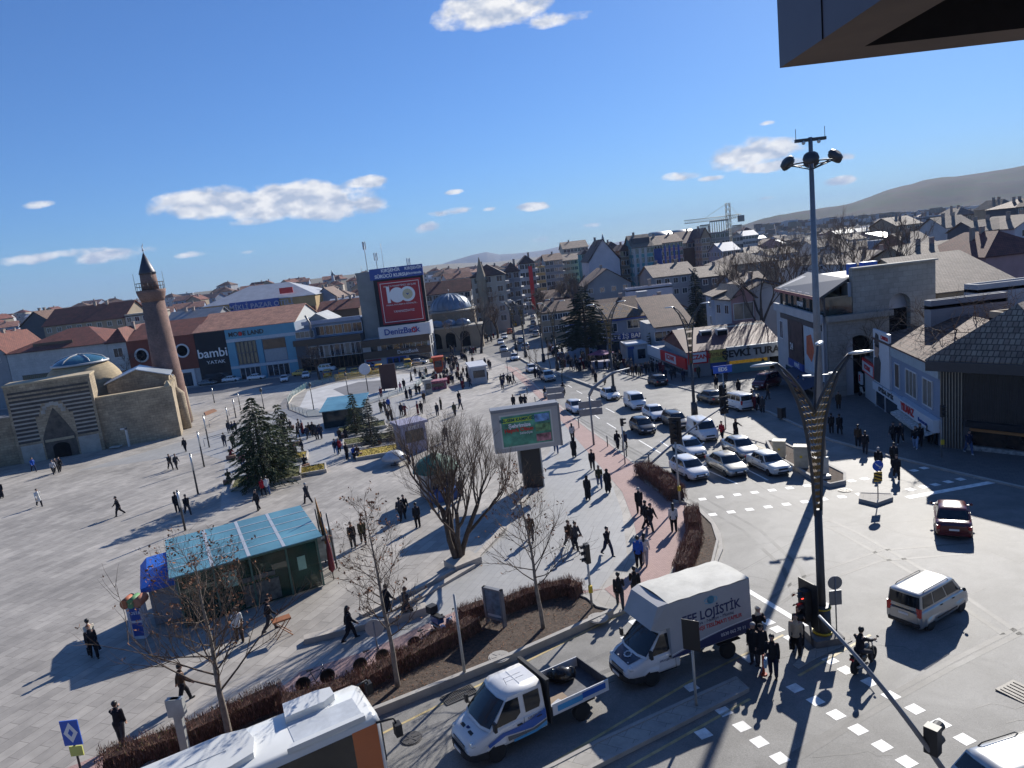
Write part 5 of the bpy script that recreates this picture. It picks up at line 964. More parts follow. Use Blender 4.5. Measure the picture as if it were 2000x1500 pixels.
bt_px(625,742,668,'spreading bare tree before the brown shop front',31,levels=5,r0=.2,spread=.8,rm=.022); bt_px(270,765,682,'bare tree behind the stone dome by the round window',33,levels=5,r0=.2,spread=.8,rm=.018)
bt_at(1492,650,108,455,'tall leaning bare tree behind the pink shop house',41,levels=5,r0=.3,spread=.6,kids_=(3,4),rm=.02)
GB = 'bare trees over the right-hand roofs'
for i,(px,Y,top,l) in enumerate([(1450,150,478,'bare tree beside the cypress'),(1530,120,455,'bare tree over the glass cafe roof'),(1570,170,440,'bare tree just left of the floodlight mast'),(1640,150,430,'bare tree just right of the floodlight mast'),(1668,120,395,'tallest bare tree above the stone building'),(1730,130,420,'bare tree above the right end of the stone building'),(1610,210,425,'far bare tree by the mast')]):
    bt_at(px,600,Y,top,l,50+i,levels=5,r0=.32,spread=.55,kids_=(3,4),group=GB,rm=.028)
bt_at(1878,700,60,545,'dark bare tree behind the slatted building',61,levels=5,r0=.26,spread=.85,kids_=(3,4),upb=.1,rm=.012); bt_at(1915,700,72,540,'thin bare tree right of the dark one',62,levels=5,r0=.16,spread=.6,rm=.012); bt_px(1702,772,590,'bare tree in front of the stone arch',63,levels=5,r0=.16,spread=.8,kids_=(3,4))
GA = 'bare trees along the avenue'
for i,(px,Y,top) in enumerate([(1062,205,560),(1080,230,545),(1100,215,540),(1118,240,535),(1135,200,545),(1050,250,565),(1128,265,528)]):bt_at(px,620,Y,top,'bare reddish tree in the dense row at the end of the avenue',70+i,levels=5,r0=.3,spread=.5,kids_=(3,4),group=GA,rm=.035)
for i,(x,y,tp) in enumerate([(1057,730,668),(1036,722,665),(1098,743,680),(1075,718,650),(1012,700,640)]):bt_px(x,y,tp,'thin young tree in the paved median, number by the %s lamp post' % ['first','second','nearest','middle','farthest'][i] if False else ['thin young tree between the first two lamp posts of the median','thin young tree left of the group of walkers on the median','thin young tree nearest the parked dark red car','thin young tree in the shade edge of the median','small young tree where the median begins'][i],80+i,levels=3,r0=.06,spread=.6,dz=.1)
def conifer(p,h,w,label,seed,mat,droop=.35,n=26,dens=1.,cone=1.,name='conifer',start=.06,top=None):
    r = random.Random(seed); root = thing(name,label,'tree',p); t = MB(); t.tube([(0,0,-.2),(0,0,h*.5),(0,0,h*.96)],[h*.028,h*.017,.01],8); t.build('trunk',m_bark,root); lf,tw = MB(),MB()
    for i in range(n):
        f = start+(1-start)*(i/n); z = h*f; R = w/2*((1-f)**.75*cone+(1-cone)*math.sin(math.pi*min(1,f*.9+.12)))*r.uniform(.8,1.15)+.12; nb = max(4,int(9*(1-f)+4))
        for j in range(nb):
            a = 2*math.pi*(j+r.random())/nb; Rj = R*r.uniform(.72,1.12); steps = max(3,int(Rj/.28)); prev = Vector((0,0,z)); tip = Vector((math.cos(a)*Rj,math.sin(a)*Rj,z-droop*Rj*.6+.12*Rj)); mid = Vector((math.cos(a)*Rj*.55,math.sin(a)*Rj*.55,z+.08*Rj)); tw.tube([prev,mid,tip],[.035,.02,.008],3,0,False)
            for s in range(int(steps*5*dens)):
                g = r.uniform(.18,1.03); c = prev.lerp(mid,g*2) if g < .5 else mid.lerp(tip,g*2-1); sz = r.uniform(.10,.24)*(1.25-.5*g)*(h/9)**.45
                side = Vector((-math.sin(a),math.cos(a),0))*r.uniform(-1,1)*Rj*.22*(1.15-g); c = c+side+Vector((0,0,r.uniform(-.12,.05))); u = Vector((math.cos(a),math.sin(a),-droop*.9)).normalized()*sz*1.5+rvec(r)*sz*.5; v = rvec(r)*sz*.55
                lf.add([c-u*.5,c+v*.5,c+u,c-v*.5],[(0,1,2,3)])
    c = lf.build('crown',mat,root); tw.build('limbs',m_bark,c); return root
def cf_px(px,py,top,wpx,label,seed,mat,**k):p = G(px,py,PH); d = (Vector((p.x,p.y,p.z-CAMH))).length; return conifer(p,hpx(p,top),wpx/FPX*d,label,seed,mat,**k)
cf_px(520,948,774,138,'large green spruce growing from a planter in the crowd',5,m_need,n=30,dens=1.5,cone=.62,droop=.45); cf_px(560,905,786,74,'second spruce behind the large one, its top leaning right',6,m_need,n=18,droop=.5)
cf_px(697,848,766,46,'small dense spruce before the glass roof box',7,m_need,n=20,dens=1.1); cf_px(728,872,776,52,'grey-green thin spruce right of the small dense one',8,m_needb,n=20,droop=.1); cf_px(772,860,822,56,'low spreading pine beside the lilac kiosk',9,m_needb,n=9,cone=.3)
cf_px(1150,716,556,128,'great dark cedar between the avenue and the blue-fascia bank',10,m_need2,n=26,dens=2.6,droop=.2,cone=.55,start=.25)
b = at(1363,640,150); conifer(Vector((b.x,b.y,gz(b.x,b.y))),at(1366,520,150).z-gz(b.x,b.y),6.2,'tall dark cypress-like conifer standing among the roofs',11,m_need2,n=34,dens=1.6,name='conifer')
cf_px(1273,700,646,22,'ivy-dark shrub tree at the right end of the blue-fascia bank',14,m_need,n=10,cone=.2,dens=.8)
def hedge(pts,w,h,label,seed,twig=None,dz=PH+.1,dens=1.,leaf=0.):
    P = [Vector(G(*p,dz)) for p in pts]; r = random.Random(seed); o0 = P[0].copy(); root = thing('hedge',label,'hedge',o0); core,tw = MB(),MB(); L = 0
    for a,b in zip(P,P[1:]):
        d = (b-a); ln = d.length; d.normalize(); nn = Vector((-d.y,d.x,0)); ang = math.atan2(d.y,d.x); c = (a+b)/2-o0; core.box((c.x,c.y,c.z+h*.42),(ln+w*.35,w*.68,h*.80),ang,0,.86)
        for i in range(int(ln*w*h*1150*dens)):
            f,v,z = r.uniform(-.3/max(ln,.5),1+.3/max(ln,.5)),r.uniform(-1,1),r.random()
            if r.random() < .6:z = r.uniform(.72,1.05) if r.random() < .6 else z; v = math.copysign(r.uniform(.7,1.03),v) if z < .75 else v
            wob = 1+.10*noise.noise(Vector((a.x+d.x*ln*f,a.y+d.y*ln*f,seed))*1.6)
            q = a-o0+d*ln*f+nn*v*w/2*(1-.12*z*z)*wob; q.z += z*h*wob; u = Vector((r.gauss(0,.28),r.gauss(0,.28),1)).normalized()*r.uniform(.07,.17); s = rvec(r)*r.uniform(.008,.018)
            if r.random() < leaf:s = rvec(r)*.03; u *= .4; tw.add([q-u,q+s,q+u,q-s],[(0,1,2,3)],1)
            else:tw.add([q-u-s,q-u+s,q+u],[(0,1,2)])
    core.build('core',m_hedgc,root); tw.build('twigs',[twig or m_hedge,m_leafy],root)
hedge([(215,1506),(340,1468),(450,1418),(545,1376)],1.2,.9,'clipped brown hedge in the lower left corner behind the bus',1,leaf=.10); hedge([(560,1392),(620,1380),(700,1349),(790,1303),(880,1258),(925,1232)],1.2,.8,'long brown hedge behind the bicycles and scooter',2,leaf=.12)
hedge([(905,1214),(945,1200)],.9,.8,'short reddish hedge left of the info panel',3,dens=1.2); hedge([(990,1196),(1030,1180),(1070,1167),(1108,1160),(1128,1166)],.95,.85,'curved reddish twig hedge between the info panel and the signal post',4,dens=1.3)
hedge([(1256,925),(1292,948),(1322,974)],1.5,1.0,'large brown hedge at the kerb beside the queue of cars',5); hedge([(1352,1012),(1356,1042)],1.0,.95,'small square brown hedge at the kerb corner',6); hedge([(1358,1058),(1345,1090),(1332,1125)],1.0,.85,'curved brown hedge behind the box truck on the kerb bend',7)
# loose leaves and low plants on the beds
r = random.Random(2); lf = MB(); gr = MB()
def scatter(mb,poly,n,dz,s0,s1,mi=0,flat=.3):
    P = [(p.x,p.y) for p in world(poly)]; x0,x1 = min(p[0] for p in P),max(p[0] for p in P); y0,y1 = min(p[1] for p in P),max(p[1] for p in P); k = 0
    while k < n:
        x,y = r.uniform(x0,x1),r.uniform(y0,y1); ins = False; j = len(P)-1
        for i in range(len(P)):
            if (P[i][1] > y) != (P[j][1] > y) and x < (P[j][0]-P[i][0])*(y-P[i][1])/(P[j][1]-P[i][1])+P[i][0]:ins = not ins
            j = i
        k += 1
        if not ins:continue
        c = Vector((x,y,gz(x,y)+dz+r.uniform(0,.04))); a = rvec(r); a.z *= flat; b_ = rvec(r); b_.z *= flat; s = r.uniform(s0,s1); mb.add([c-a*s,c+b_*s*.6,c+a*s,c-b_*s*.6],[(0,1,2,3)],mi)
BED1 = [(330,1560),(560,1400),(700,1345),(850,1270),(950,1222),(1110,1175),(1165,1195),(1130,1228),(1000,1286),(760,1383)]
scatter(lf,BED1,9000,PH+.17,.02,.06); scatter(lf,[(1345,1110),(1372,1050),(1398,1060),(1388,1103),(1362,1122)],1500,PH+.12,.02,.05); scatter(lf,[(1510,872),(1640,930),(1640,942),(1520,892)],900,PH+.13,.03,.06)
lf.build('fallen_leaves',m_dead)['kind'] = 'stuff'
# ================================================================= STREET FURNITURE
m_pole = M('pole dark',(.06,.062,.068),.5,.3,var=.15); m_poleg = M('pole grey',(.22,.23,.25),.5,.4,var=.12); m_polep = M('pole pale',(.42,.43,.42),.5,.3,var=.15); m_brz = M('bronze lattice',(.17,.115,.045),.5,.5,var=.5,vs=9); m_lens = M('lamp head',(.55,.56,.55),.3,.3,var=0)
m_blk2 = M('signal black',(.015,.015,.017),.5,var=0); m_redl = M('signal red',(.9,.05,.03),.4,var=0,emit=3.); m_off = M('signal dark lens',(.03,.02,.02),.3,var=0); m_yb = M('yellow box',(.6,.42,.03),.5,var=0)
def post(name,label,cat,px,py,top,r0,r1,mat,dz=PH,group=None):
    p = G(px,py,dz); h = hpx(p,top); r = thing(name,label,cat,p,0,group); t = MB(); t.tube([(0,0,-.1),(0,0,h)],[r0,r1],12); t.build('pole',mat,r); return r,h,p
def axes(ang):return Vector((math.cos(ang),math.sin(ang),0))
# floodlight mast
r,h,p = post('floodlight_mast','very tall grey floodlight mast with a ring of lamps at its top','floodlight mast',1606,935,268,.32,.13,m_poleg)
z = h*.935; t = MB(); t.tube([(1.35*math.cos(k*math.pi/10),1.35*math.sin(k*math.pi/10),z-.1) for k in range(21)],.045,5); [t.tube([(.1*math.cos(a),.1*math.sin(a),z-.5),(1.35*math.cos(a),1.35*math.sin(a),z-.1)],.04,5) for a in [k*math.pi/3 for k in range(6)]]; t.build('lamp_ring',m_pole,r)
for k in range(6):
    a = k*math.pi/3+.1; t = MB(); t.lathe([(.22,0),(.50,.14),(.46,.34),(.22,.46)],(0,0,0),12); q = t.build('floodlight',m_pole,r,(1.5*math.cos(a),1.5*math.sin(a),z-.05)); q.rotation_euler = (0,-.75,a) if True else (0,0,a); q.rotation_euler = Matrix.Rotation(a,3,'Z').to_4x4().to_euler(); q.rotation_euler.rotate_axis('Y',.8); t = MB(); t.cyl((0,0,-.03),.46,.03,12,0); t2 = MB(); t2.lathe([(.01,.02),(.42,.13)],(0,0,-.03),12); t2.build('lens',m_lens,q)
t = MB(); t.b0(-1.0,1.0,-.12,.12,h-.25,h-.05); t.tube([(-.95,0,h-.1),(-.95,0,h+.6)],.02,4); t.tube([(.95,0,h-.1),(.95,0,h+.6)],.02,4); t.build('crossbar',m_pole,r)
for s in (-.5,.5):t = MB(); t.ball((s,-.1,h-.32),.13,8); t.build('beacon',m_lens,r)
hb = hpx(p,730); t = MB(); [t.box((s*.9,-.2,hb),(.55,.3,.08),s*.2) for s in (-1,1)]; t.tube([(-.8,-.1,hb-.1),(.8,-.1,hb-.1)],.04,5); t.build('service_light',m_lens,r); t = MB(); t.b0(-.3,.3,-.42,-.28,.5,1.7); t.b0(-.42,.42,-.5,.45,-.2,.35); t.build('base_box',m_polep,r)
# forked lamp posts
def fork_lamp(px,py,top,label,ang,group,dz=PH,sc=None,third=False,near=False):
    p = G(px,py,dz); h = hpx(p,top); r = thing('street_lamp',label,'street lamp',p,ang,group); S_ = h/11.
    t = MB(); t.tube([(0,0,-.1),(0,0,h*.48)],[.17*S_,.14*S_],10); t.tube([(0,0,0),(0,0,h*.13)],[.34*S_,.30*S_],12); t.build('pole',m_pole,r)
    zm_,zt_ = h*.46,h; OX = [(0,.12),(.3,.2),(.5,.31),(.66,.46),(.8,.72),(.92,1.05),(1,1.45)]; IX = [(.66,.0),(.74,.21),(.84,.54),(.93,.92),(1,1.36)]
    def ip(T,f):
        for (a,b),(c,d) in zip(T,T[1:]):
            if f <= c:return (b+(d-b)*max(0,f-a)/(c-a))*S_
        return T[-1][1]*S_
    zz = lambda f:zm_+(zt_-zm_)*f
    arms = [1,-1]+([2] if third else [])
    for s in arms:
        pts = []
        for k in range(9):
            f = .66+.34*k/8; x = ip(IX,f); z = zz(f); pts.append((x*s,0,z) if abs(s) == 1 else (x*.62,x*.85,z+.25*S_*k/8))
        rs = [.06*S_*(1-.3*k/8) for k in range(9)]; t = MB(); t.tube(pts,rs,8); a = t.build('arm',m_pole,r)
        e = Vector(pts[-1]); d = (Vector(pts[-1])-Vector(pts[-2])); d.z = 0; d.normalize(); t = MB(); t.tube([e-d*.05,e+d*.25*S_,e+d*.75*S_,e+d*.95*S_],[.05*S_,.15*S_,.12*S_,.04*S_],8); t.v = [(v[0],v[1],e.z+(v[2]-e.z)*.45) for v in t.v]; t.build('lamp_head',m_lens,a)
        if abs(s) == 1:
            q = []
            for k in range(9):
                f = k/8; q.append((ip(OX,f)*s,.02*s,zz(f)))
            t = MB(); t.tube(q,.065*S_,6); t.build('brace',m_pole,r)
    if near is not None:
        t = MB(); n = 22 if near else 8
        for k in range(n):
            f0,f1 = k/n*.93,(k+1)/n*.93; xo = lambda f:ip(OX,f); xi = lambda f:ip(IX,f) if f > .66 else 0.
            for s in (-1,1):
                for m in range(3):
                    g0,g1 = m/3,(m+.72)/3; a0,a1 = xi(f0)+(xo(f0)-xi(f0))*g0,xi(f0)+(xo(f0)-xi(f0))*g1; b0,b1 = xi(f1)+(xo(f1)-xi(f1))*g0,xi(f1)+(xo(f1)-xi(f1))*g1
                    z0,z1 = zz(f0),zz(f1-.2/n); t.add([(s*a0,0,z0),(s*a1,0,z0+.05),(s*b1,0,z1),(s*b0,0,z1-.04),(s*a0,.05,z0),(s*a1,.05,z0+.05),(s*b1,.05,z1),(s*b0,.05,z1-.04)],[(0,1,2,3),(7,6,5,4),(0,4,5,1),(1,5,6,2),(2,6,7,3),(3,7,4,0)])
        t.build('lattice_panel',m_brz,r)
    return r,h,p
LG = 'forked lamp posts of the avenue'
nl,nh,npz = fork_lamp(1607,1248,700,'nearest forked lamp post with golden lattice, beside the traffic signal',.08,LG,.03,third=True,near=True)
for px,py,top,l in [(1357,812,596,'forked lamp post between the carriageways beside the black sedan'),(1200,777,592,'forked lamp post in the median at the head of the white cars'),(1089,722,590,'forked lamp post in the median beside the young trees'),(1062,706,588,'forked lamp post left of the cedar at the shade edge'),(1027,697,586,'forked lamp post where the median starts'),(1008,683,588,'forked lamp post left of the start of the median'),(1003,662,590,'distant forked lamp post over the silver cars'),(1020,640,592,'farthest forked lamp post up the avenue')]:fork_lamp(px,py,top,l,.1,LG,.1,near=False)
# traffic signals
def signal_head(parent,loc,ang,n=3,s=1.,red=False,board=False,label=None):
    t = MB(); t.b0(-.16*s,.16*s,-.13*s,.13*s,0,.36*n*s); o = t.build('signal_head',m_blk2,parent,loc,ang)
    for k in range(n):
        z = (.18+.36*k)*s; t = MB(); t.lathe([(.01,0),(.11*s,0)],(0,-.135*s,z),12,0,False,'y'); t.build('lens',m_redl if red and k == n-1 else m_off,o)
        t = MB(); t.add([(.14*s*math.cos(a),-.13*s-(.26*s if e else 0),z+.14*s*math.sin(a)) for e in (0,1) for a in [math.pi*j/6 for j in range(7)]],[(j,j+1,j+8,j+7) for j in range(6)]); t.build('visor',m_blk2,o)
    if board:t = MB(); t.b0(-.42*s,.42*s,.14*s,.17*s,-.25*s,.36*n*s+.25*s); t.build('backboard',m_blk2,o)
    return o
def signal(px,py,top,label,ang,dz=PH,n=3,s=1.,red=False,board=False,pr=.06,mat=None,yb=False):
    r,h,p = post('traffic_signal',label,'traffic signal',px,py,top,pr,pr*.9,mat or m_polep,dz); o = signal_head(r,(0,-.12,h-.36*n*s*.6),ang,n,s,red,board)
    if yb:t = MB(); t.b0(-.1,.1,-.18,-.05,1.0,1.35); t.build('push_button',m_yb,r)
    return r,h,p
signal(1328,985,838,'traffic signal on a white pole at the tip of the big hedge',-.5,.1,4,.95,False,True,.07,yb=True); signal(1157,1192,1075,'traffic signal post at the corner of the planting bed, head turned right',-1.3,PH,3,.9,yb=True); signal(1221,906,822,'traffic signal post at the kerb seen from behind',1.6,PH,2,.9)
signal(1360,1378,1230,'black-boarded traffic signal on the narrow median before the truck',2.6,.14,3,.75,False,True,.055); signal(1839,893,800,'traffic signal on the shaded pavement before the slatted building',0,PH,3,.8,yb=True,mat=m_poleg); signal(1417,838,765,'signal on the thin post beside the white minivan',.3,0,3,1.0,False,True,.04)
hs_ = signal_head(nl,(-.85,-.25,1.15),-1.3,3,1.25,True,True); t = MB(); t.tube([(-.2,0,2.2),(-.8,-.2,2.2)],.04,6); t.tube([(-.2,0,1.3),(-.8,-.2,1.3)],.04,6); t.tube([(-.62,-.3,0),(-.72,-.3,1.3)],.045,6); t.build('bracket',m_poleg,nl)
t = MB(); t.b0(-.62,.62,-.62,.62,-.03,.32); t.build('plinth',M('plinth concrete',(.16,.155,.15),.85,var=.2),nl); t = MB(); t.lathe([(.37,1.45),(.375,1.5)],n=14); t.lathe([(.40,.34),(.40,.44)],n=14); t.build('yellow_band',m_yb,nl)
r = thing('road_sign','round sign above a square plate seen from behind beside the nearest lamp post','road sign',npz+Vector((.62,.05,0))); t = MB(); t.tube([(0,0,0),(0,0,2.7)],.03,8); t.build('post',m_poleg,r); t = MB(); t.lathe([(.3,0),(.3,.03)],(0,0,2.45),20,0,True,'y'); t.build('sign_face',m_poleg,r); t = MB(); t.b0(-.26,.26,0,.03,1.45,2.1); t.build('sign_plate',m_poleg,r)
# curved signal arms
def Gzz(px,py,z):q = ray(px,py); t = (z-CAMH)/q.z; return Vector((q.x*t,q.y*t,z))
def arm(label,P,rad,loc):
    r = thing('signal_arm',label,'signal arm',loc); P = [Vector(p)-Vector(loc) for p in P]; pts = []
    for i in range(13):
        u = i/12; pts.append((P[0]*(1-u)**2+P[1]*2*u*(1-u)+P[2]*u*u)); 
    t = MB(); t.tube(pts,[rad*(1-.45*i/12) for i in range(13)],10); t.build('arm',m_poleg,r); return r
b = G(1269,908,PH); e = at(1416,793,b.y+4.5); c = at(1348,845,b.y+2); a1 = arm('grey curved signal arm leaning over the car queue from beside the big hedge',[b,c+Vector((0,0,.5)),e],.10,b); signal_head(a1,e-b-Vector((0,0,.5)),.3,3,1.,False,True)
b = G(1905,1600,.1); e = Gzz(1600,1203,5.4); m_ = Gzz(1768,1375,5.0); a2 = arm('grey curved signal arm rising from the bottom right across the crossing',[b,m_,e],.088,b); f = .33; q = (Vector((0,0,0))*(1-f)**2+(m_-b)*2*f*(1-f)+(e-b)*f*f); o = signal_head(a2,q+Vector((.15,0,-.2)),2.2,2,1.1,False,False)
# road sign gantry, other signs
r,h,p = post('sign_gantry','grey bent sign gantry with two direction boards seen from behind','sign gantry',1160,869,772,.10,.09,m_poleg); t = MB(); t.tube([(0,0,h),(.4,.1,h+.6),(2.6,1.6,h+1.6),(4.4,2.4,h+1.7)],[.16,.15,.12,.08],6); t.build('arm',m_poleg,r); t = MB(); [t.b0(-1.1,1.1,-.05,.02,h-1.2-k*.75,h-.55-k*.75) for k in range(2)]; t.build('direction_board',m_poleg,r)
r,h,p = post('road_sign','grey twin direction board on a thin post beside the scooters','road sign',1089,812,765,.05,.05,m_poleg); t = MB(); [t.b0(-1.0,1.0,-.05,.0,h-.9+k*.75,h-.25+k*.75) for k in range(2)]; t.build('direction_board',m_poleg,r)
r,h,p = post('road_sign','grey board on a post in the narrow far street by the silver car','road sign',993,735,690,.05,.05,m_poleg); t = MB(); t.b0(-.9,.9,-.05,0,h-.7,h+.2); t.build('direction_board',m_poleg,r)
r,h,p = post('camera_sign','small blue sign with white letters on a thin pale post by the pharmacy','sign',1418,838,720,.04,.04,m_polep,0); t = MB(); t.b0(-.9,.9,-.06,0,h-.4,h+.3); s_ = t.build('sign_face',M('sign blue',(.02,.10,.50),.4,var=0),r); text('EDS',.5,m_sw,s_,(0,-.07,h-.06),UPR,depth=.01,bold=.02)
m_sblue = MATS['sign blue']
r = thing('keep_right_sign','round blue arrow sign above a yellow and black chevron plate on the island','road sign',G(1715,974,.2)); t = MB(); t.tube([(0,0,0),(0,0,2.3)],.035,8); t.build('post',m_poleg,r); t = MB(); t.lathe([(.34,0),(.34,-.03)],(0,-.04,2.2),24,0,True,'y'); d_ = t.build('sign_face',m_sblue,r); t = MB(); t.box((0,-.085,2.2),(.34,.01,.08)); t.v = [(v[0],v[1],2.2+(v[2]-2.2)+(-v[0])*.9) for v in t.v]; t.add([(.2,-.09,2.02),(.2,-.09,2.2),(.02,-.09,2.02)],[(0,1,2)]); t.build('arrow',m_sw,d_)
t = MB(); t.b0(-.26,.26,-.06,-.03,1.15,1.8); pl_ = t.build('chevron_plate',M('chevron yellow',(.65,.38,.03),.5,var=0),r); t = MB()
for k in range(3):z = 1.17+k*.22; t.add([(-.26,-.065,z+.22 if z+.22 < 1.8 else 1.8),(-.26,-.065,z+.10),(.26,-.065,max(1.15,z-.12)),(.26,-.065,z)],[(0,1,2,3)])
t.build('stripes',m_blk2,pl_)
r,h,p = post('bus_stop_sign','white and blue diamond sign with a yellow tag at the bottom left','sign',160,1512,1428,.04,.04,m_pole); t = MB(); t.b0(-.33,.33,-.04,0,h-.55,h+.45); s_ = t.build('sign_face',m_sblue,r); t = MB(); t.add([(0,-.045,h-.45),(.26,-.045,h-.05),(0,-.045,h+.38),(-.26,-.045,h-.05)],[(0,1,2,3)]); t.build('diamond',m_sw,s_); t = MB(); t.add([(0,-.05,h-.2),(.1,-.05,h-.05),(0,-.05,h+.13),(-.1,-.05,h-.05)],[(0,1,2,3)]); t.build('symbol',m_sblue,s_); t = MB(); t.b0(-.2,.28,-.045,0,h-1.0,h-.6); t.build('tag_plate',M('tag yellow',(.6,.62,.15),.5,var=0),r)
r,h,p = post('lamp_pylon','broad pale tapering pylon standing in the lower left hedge','pylon',372,1512,1365,.02,.02,m_polep); t = MB(); t.prism([(-.14,-.05),(.14,-.05),(.14,.12),(-.14,.12)],0,h); t.prism([(-.3,-.08),(.3,-.08),(.3,.14),(-.3,.14)],h*.78,h); t.build('casing',m_polep,r)
post('street_post','slim pale post standing in the bed beside the kerb','post',908,1318,1160,.07,.045,m_polep,PH+.1); r,h,p = post('road_sign','round disc sign on a thin post by the bicycles','road sign',742,1296,1215,.035,.03,m_poleg); t = MB(); t.lathe([(.42,0),(.42,.03)],(0,0,h-.3),22,0,True,'y'); t.build('sign_face',M('sign back pale',(.36,.37,.37),.6,var=.1),r)
GLP = 'slim light posts of the square'
for px,py,top,l in [(362,1036,957,'slim light post just behind the glass pavilion roof'),(387,965,885,'slim light post second from the glass pavilion'),(399,912,842,'slim light post third from the glass pavilion'),(409,874,811,'slim light post beside the railing ramp'),(419,787,757,'slim light post beside the brown steps'),(448,834,795,'slim light post in the railing line, near end'),(461,816,780,'slim light post in the railing line, middle'),(470,801,768,'slim light post in the railing line, far end')]:
    r,h,p = post('light_post',l,'light post',px,py,top,.09,.07,m_pole,PH,GLP); t = MB(); t.tube([(0,0,h*.58),(0,0,h-.15)],.095,10); t.build('light_tube',m_lens,r)
# bollards, bin, cabinets, mushrooms
GBO = 'thin bollards along the kerb'
for px,py,l in [(1131,836,'thin bollard at the kerb nearest the long-haired woman'),(1187,872,'thin bollard at the kerb left of the signal post'),(1224,892,'thin bollard right beside the signal post'),(1268,910,'thin bollard at the left end of the big hedge'),(1030,770,'thin bollard beside the two grey boards'),(1046,790,'thin bollard above the billboard'),(1075,800,'thin bollard between scooter and billboard')]:
    p = G(px,py,PH); r = thing('bollard',l,'bollard',p,0,GBO); t = MB(); t.tube([(0,0,0),(0,0,1.0)],.05,8); t.build('shaft',m_pole,r); t = MB(); t.lathe([(.06,0),(.06,.06),(.02,.09)],(0,0,.98),8); t.build('cap',m_poleg,r)
p = G(1527,816,PH); r = thing('litter_bin','dark square litter bin on the shaded kerb','litter bin',p,.4); t = MB(); t.b0(-.28,.28,-.28,.28,0,1.0); t.build('body',M('bin brown',(.05,.04,.035),.7),r); t = MB(); t.b0(-.32,.32,-.32,.32,1.0,1.07); t.build('lid',m_pole,r); t = MB(); t.b0(-.18,.18,-.30,-.27,.72,.88); t.build('slot',m_blk2,r)
m_cab = M('cabinet beige',(.44,.40,.31),.6,var=.1,vs=1)
for px,py,w,h,l in [(1523,893,.9,1.35,'beige electric cabinet at the back of the soil median'),(1566,912,1.0,1.6,'taller beige electric cabinet next to the lamp post in the soil median')]:
    r = thing('electric_cabinet',l,'cabinet',G(px,py,PH+.1),-.5,'electric cabinets in the median'); t = MB(); t.b0(-w/2,w/2,-.35,.35,.1,h); t.build('casing',m_cab,r); t = MB(); t.b0(-w/2-.05,w/2+.05,-.4,.4,h,h+.08); t.build('roof',m_cab,r); t = MB(); t.b0(-w*.42,w*.42,-.37,-.35,.2,h-.1); d_ = t.build('door',M('cabinet door',(.40,.36,.28),.6,var=.2),r); t = MB(); t.b0(-.08,.1,-.375,-.37,h*.5,h*.62); t.build('warning_label',m_yb,d_); t = MB(); t.b0(-w/2-.03,w/2+.03,-.38,.38,0,.1); t.build('base',m_kerb,r)
# info panel in the bed
p = G(985,1226,PH+.1); h = hpx(p,1152); r = thing('map_stand','free-standing city map panel in a grey frame in the bed','info panel',p,-.62); t = MB(); t.b0(-1.0,-.9,-.1,.1,.1,h); t.b0(.0-.0,.1,-.12,.12,-.1,h); t.b0(-1.0,.1,-.1,.1,h-.08,h); t.b0(-1.0,.1,-.1,.1,.35,.43); t.build('frame',m_poleg,r); t = MB(); t.b0(-.9,.0,-.06,.06,.43,h-.08); q = t.build('map_board',M('map board',(.10,.15,.20),.3,var=.6,vs=2.5),r); t = MB(); t.b0(-.85,-.05,-.065,-.06,.5,.62); t.build('caption_strip',M('caption pale',(.4,.45,.5),.4),q)
# big screen
pb = G(1042,950,PH); r = thing('billboard','large roadside screen on a thick black pylon with a green campus advert','billboard',pb,.10); B1,B2 = at(968,812,pb.y-.8),at(1093,797,pb.y-.8); zt,zb_ = B1.z+.25-pb.z,at(975,884,pb.y-.8).z-pb.z; wB = (B2-B1).length*1.03; x0 = -wB*.53
t = MB(); t.b0(-.75,.75,-.45,.45,-.1,zb_+.1); t.build('pylon',m_blk2,r); t = MB(); t.b0(.75,.85,-.45,.45,0,zb_); t.b0(-.95,-.75,.0,.4,1.2,3.2); t.build('pylon_edge',m_polep,r)
t = MB(); t.b0(x0,x0+wB,-.9,.1,zb_,zt); t.build('casing',M('screen casing',(.42,.40,.38),.6,var=.05),r); t = MB(); t.b0(x0-.05,x0+wB+.05,-1.0,.15,zt,zt+.25); t.b0(x0+wB,x0+wB+.2,-.7,.3,zb_-.1,zt+.1); t.build('hood',m_poleg,r)
sx0,sx1 = x0+wB*.13,x0+wB*.88; z0,z1 = zb_+.45,zt-.35; hB = z1-z0; t = MB(); t.b0(sx0-.12,sx1+.12,-.93,-.9,z0-.12,z1+.12); t.build('screen_border',m_lens,r); m_adv = M('advert green',(.07,.26,.17),.4,var=.7,vs=.9); t = MB(); t.b0(sx0,sx1,-.95,-.93,z0,z1); sc_ = t.build('screen',m_adv,r)
W_ = sx1-sx0
for k,(c,zz) in enumerate(zip(((.14,.28,.50),(.14,.28,.12),(.38,.16,.18)),(.70,.38,.05))):t = MB(); t.b0(sx0+W_*.68,sx0+W_*.98,-.97,-.95,z0+hB*zz,z0+hB*(zz+.25)); t.build('picture',M('picture %s' % 'abc'[k],c,.4,var=.8,vs=2.2),sc_)
t = MB(); t.b0(sx0+W_*.03,sx0+W_*.62,-.965,-.95,z0+hB*.78,z0+hB*.93); t.build('title_band',M('advert lime',(.45,.62,.06),.4,var=.1),sc_)
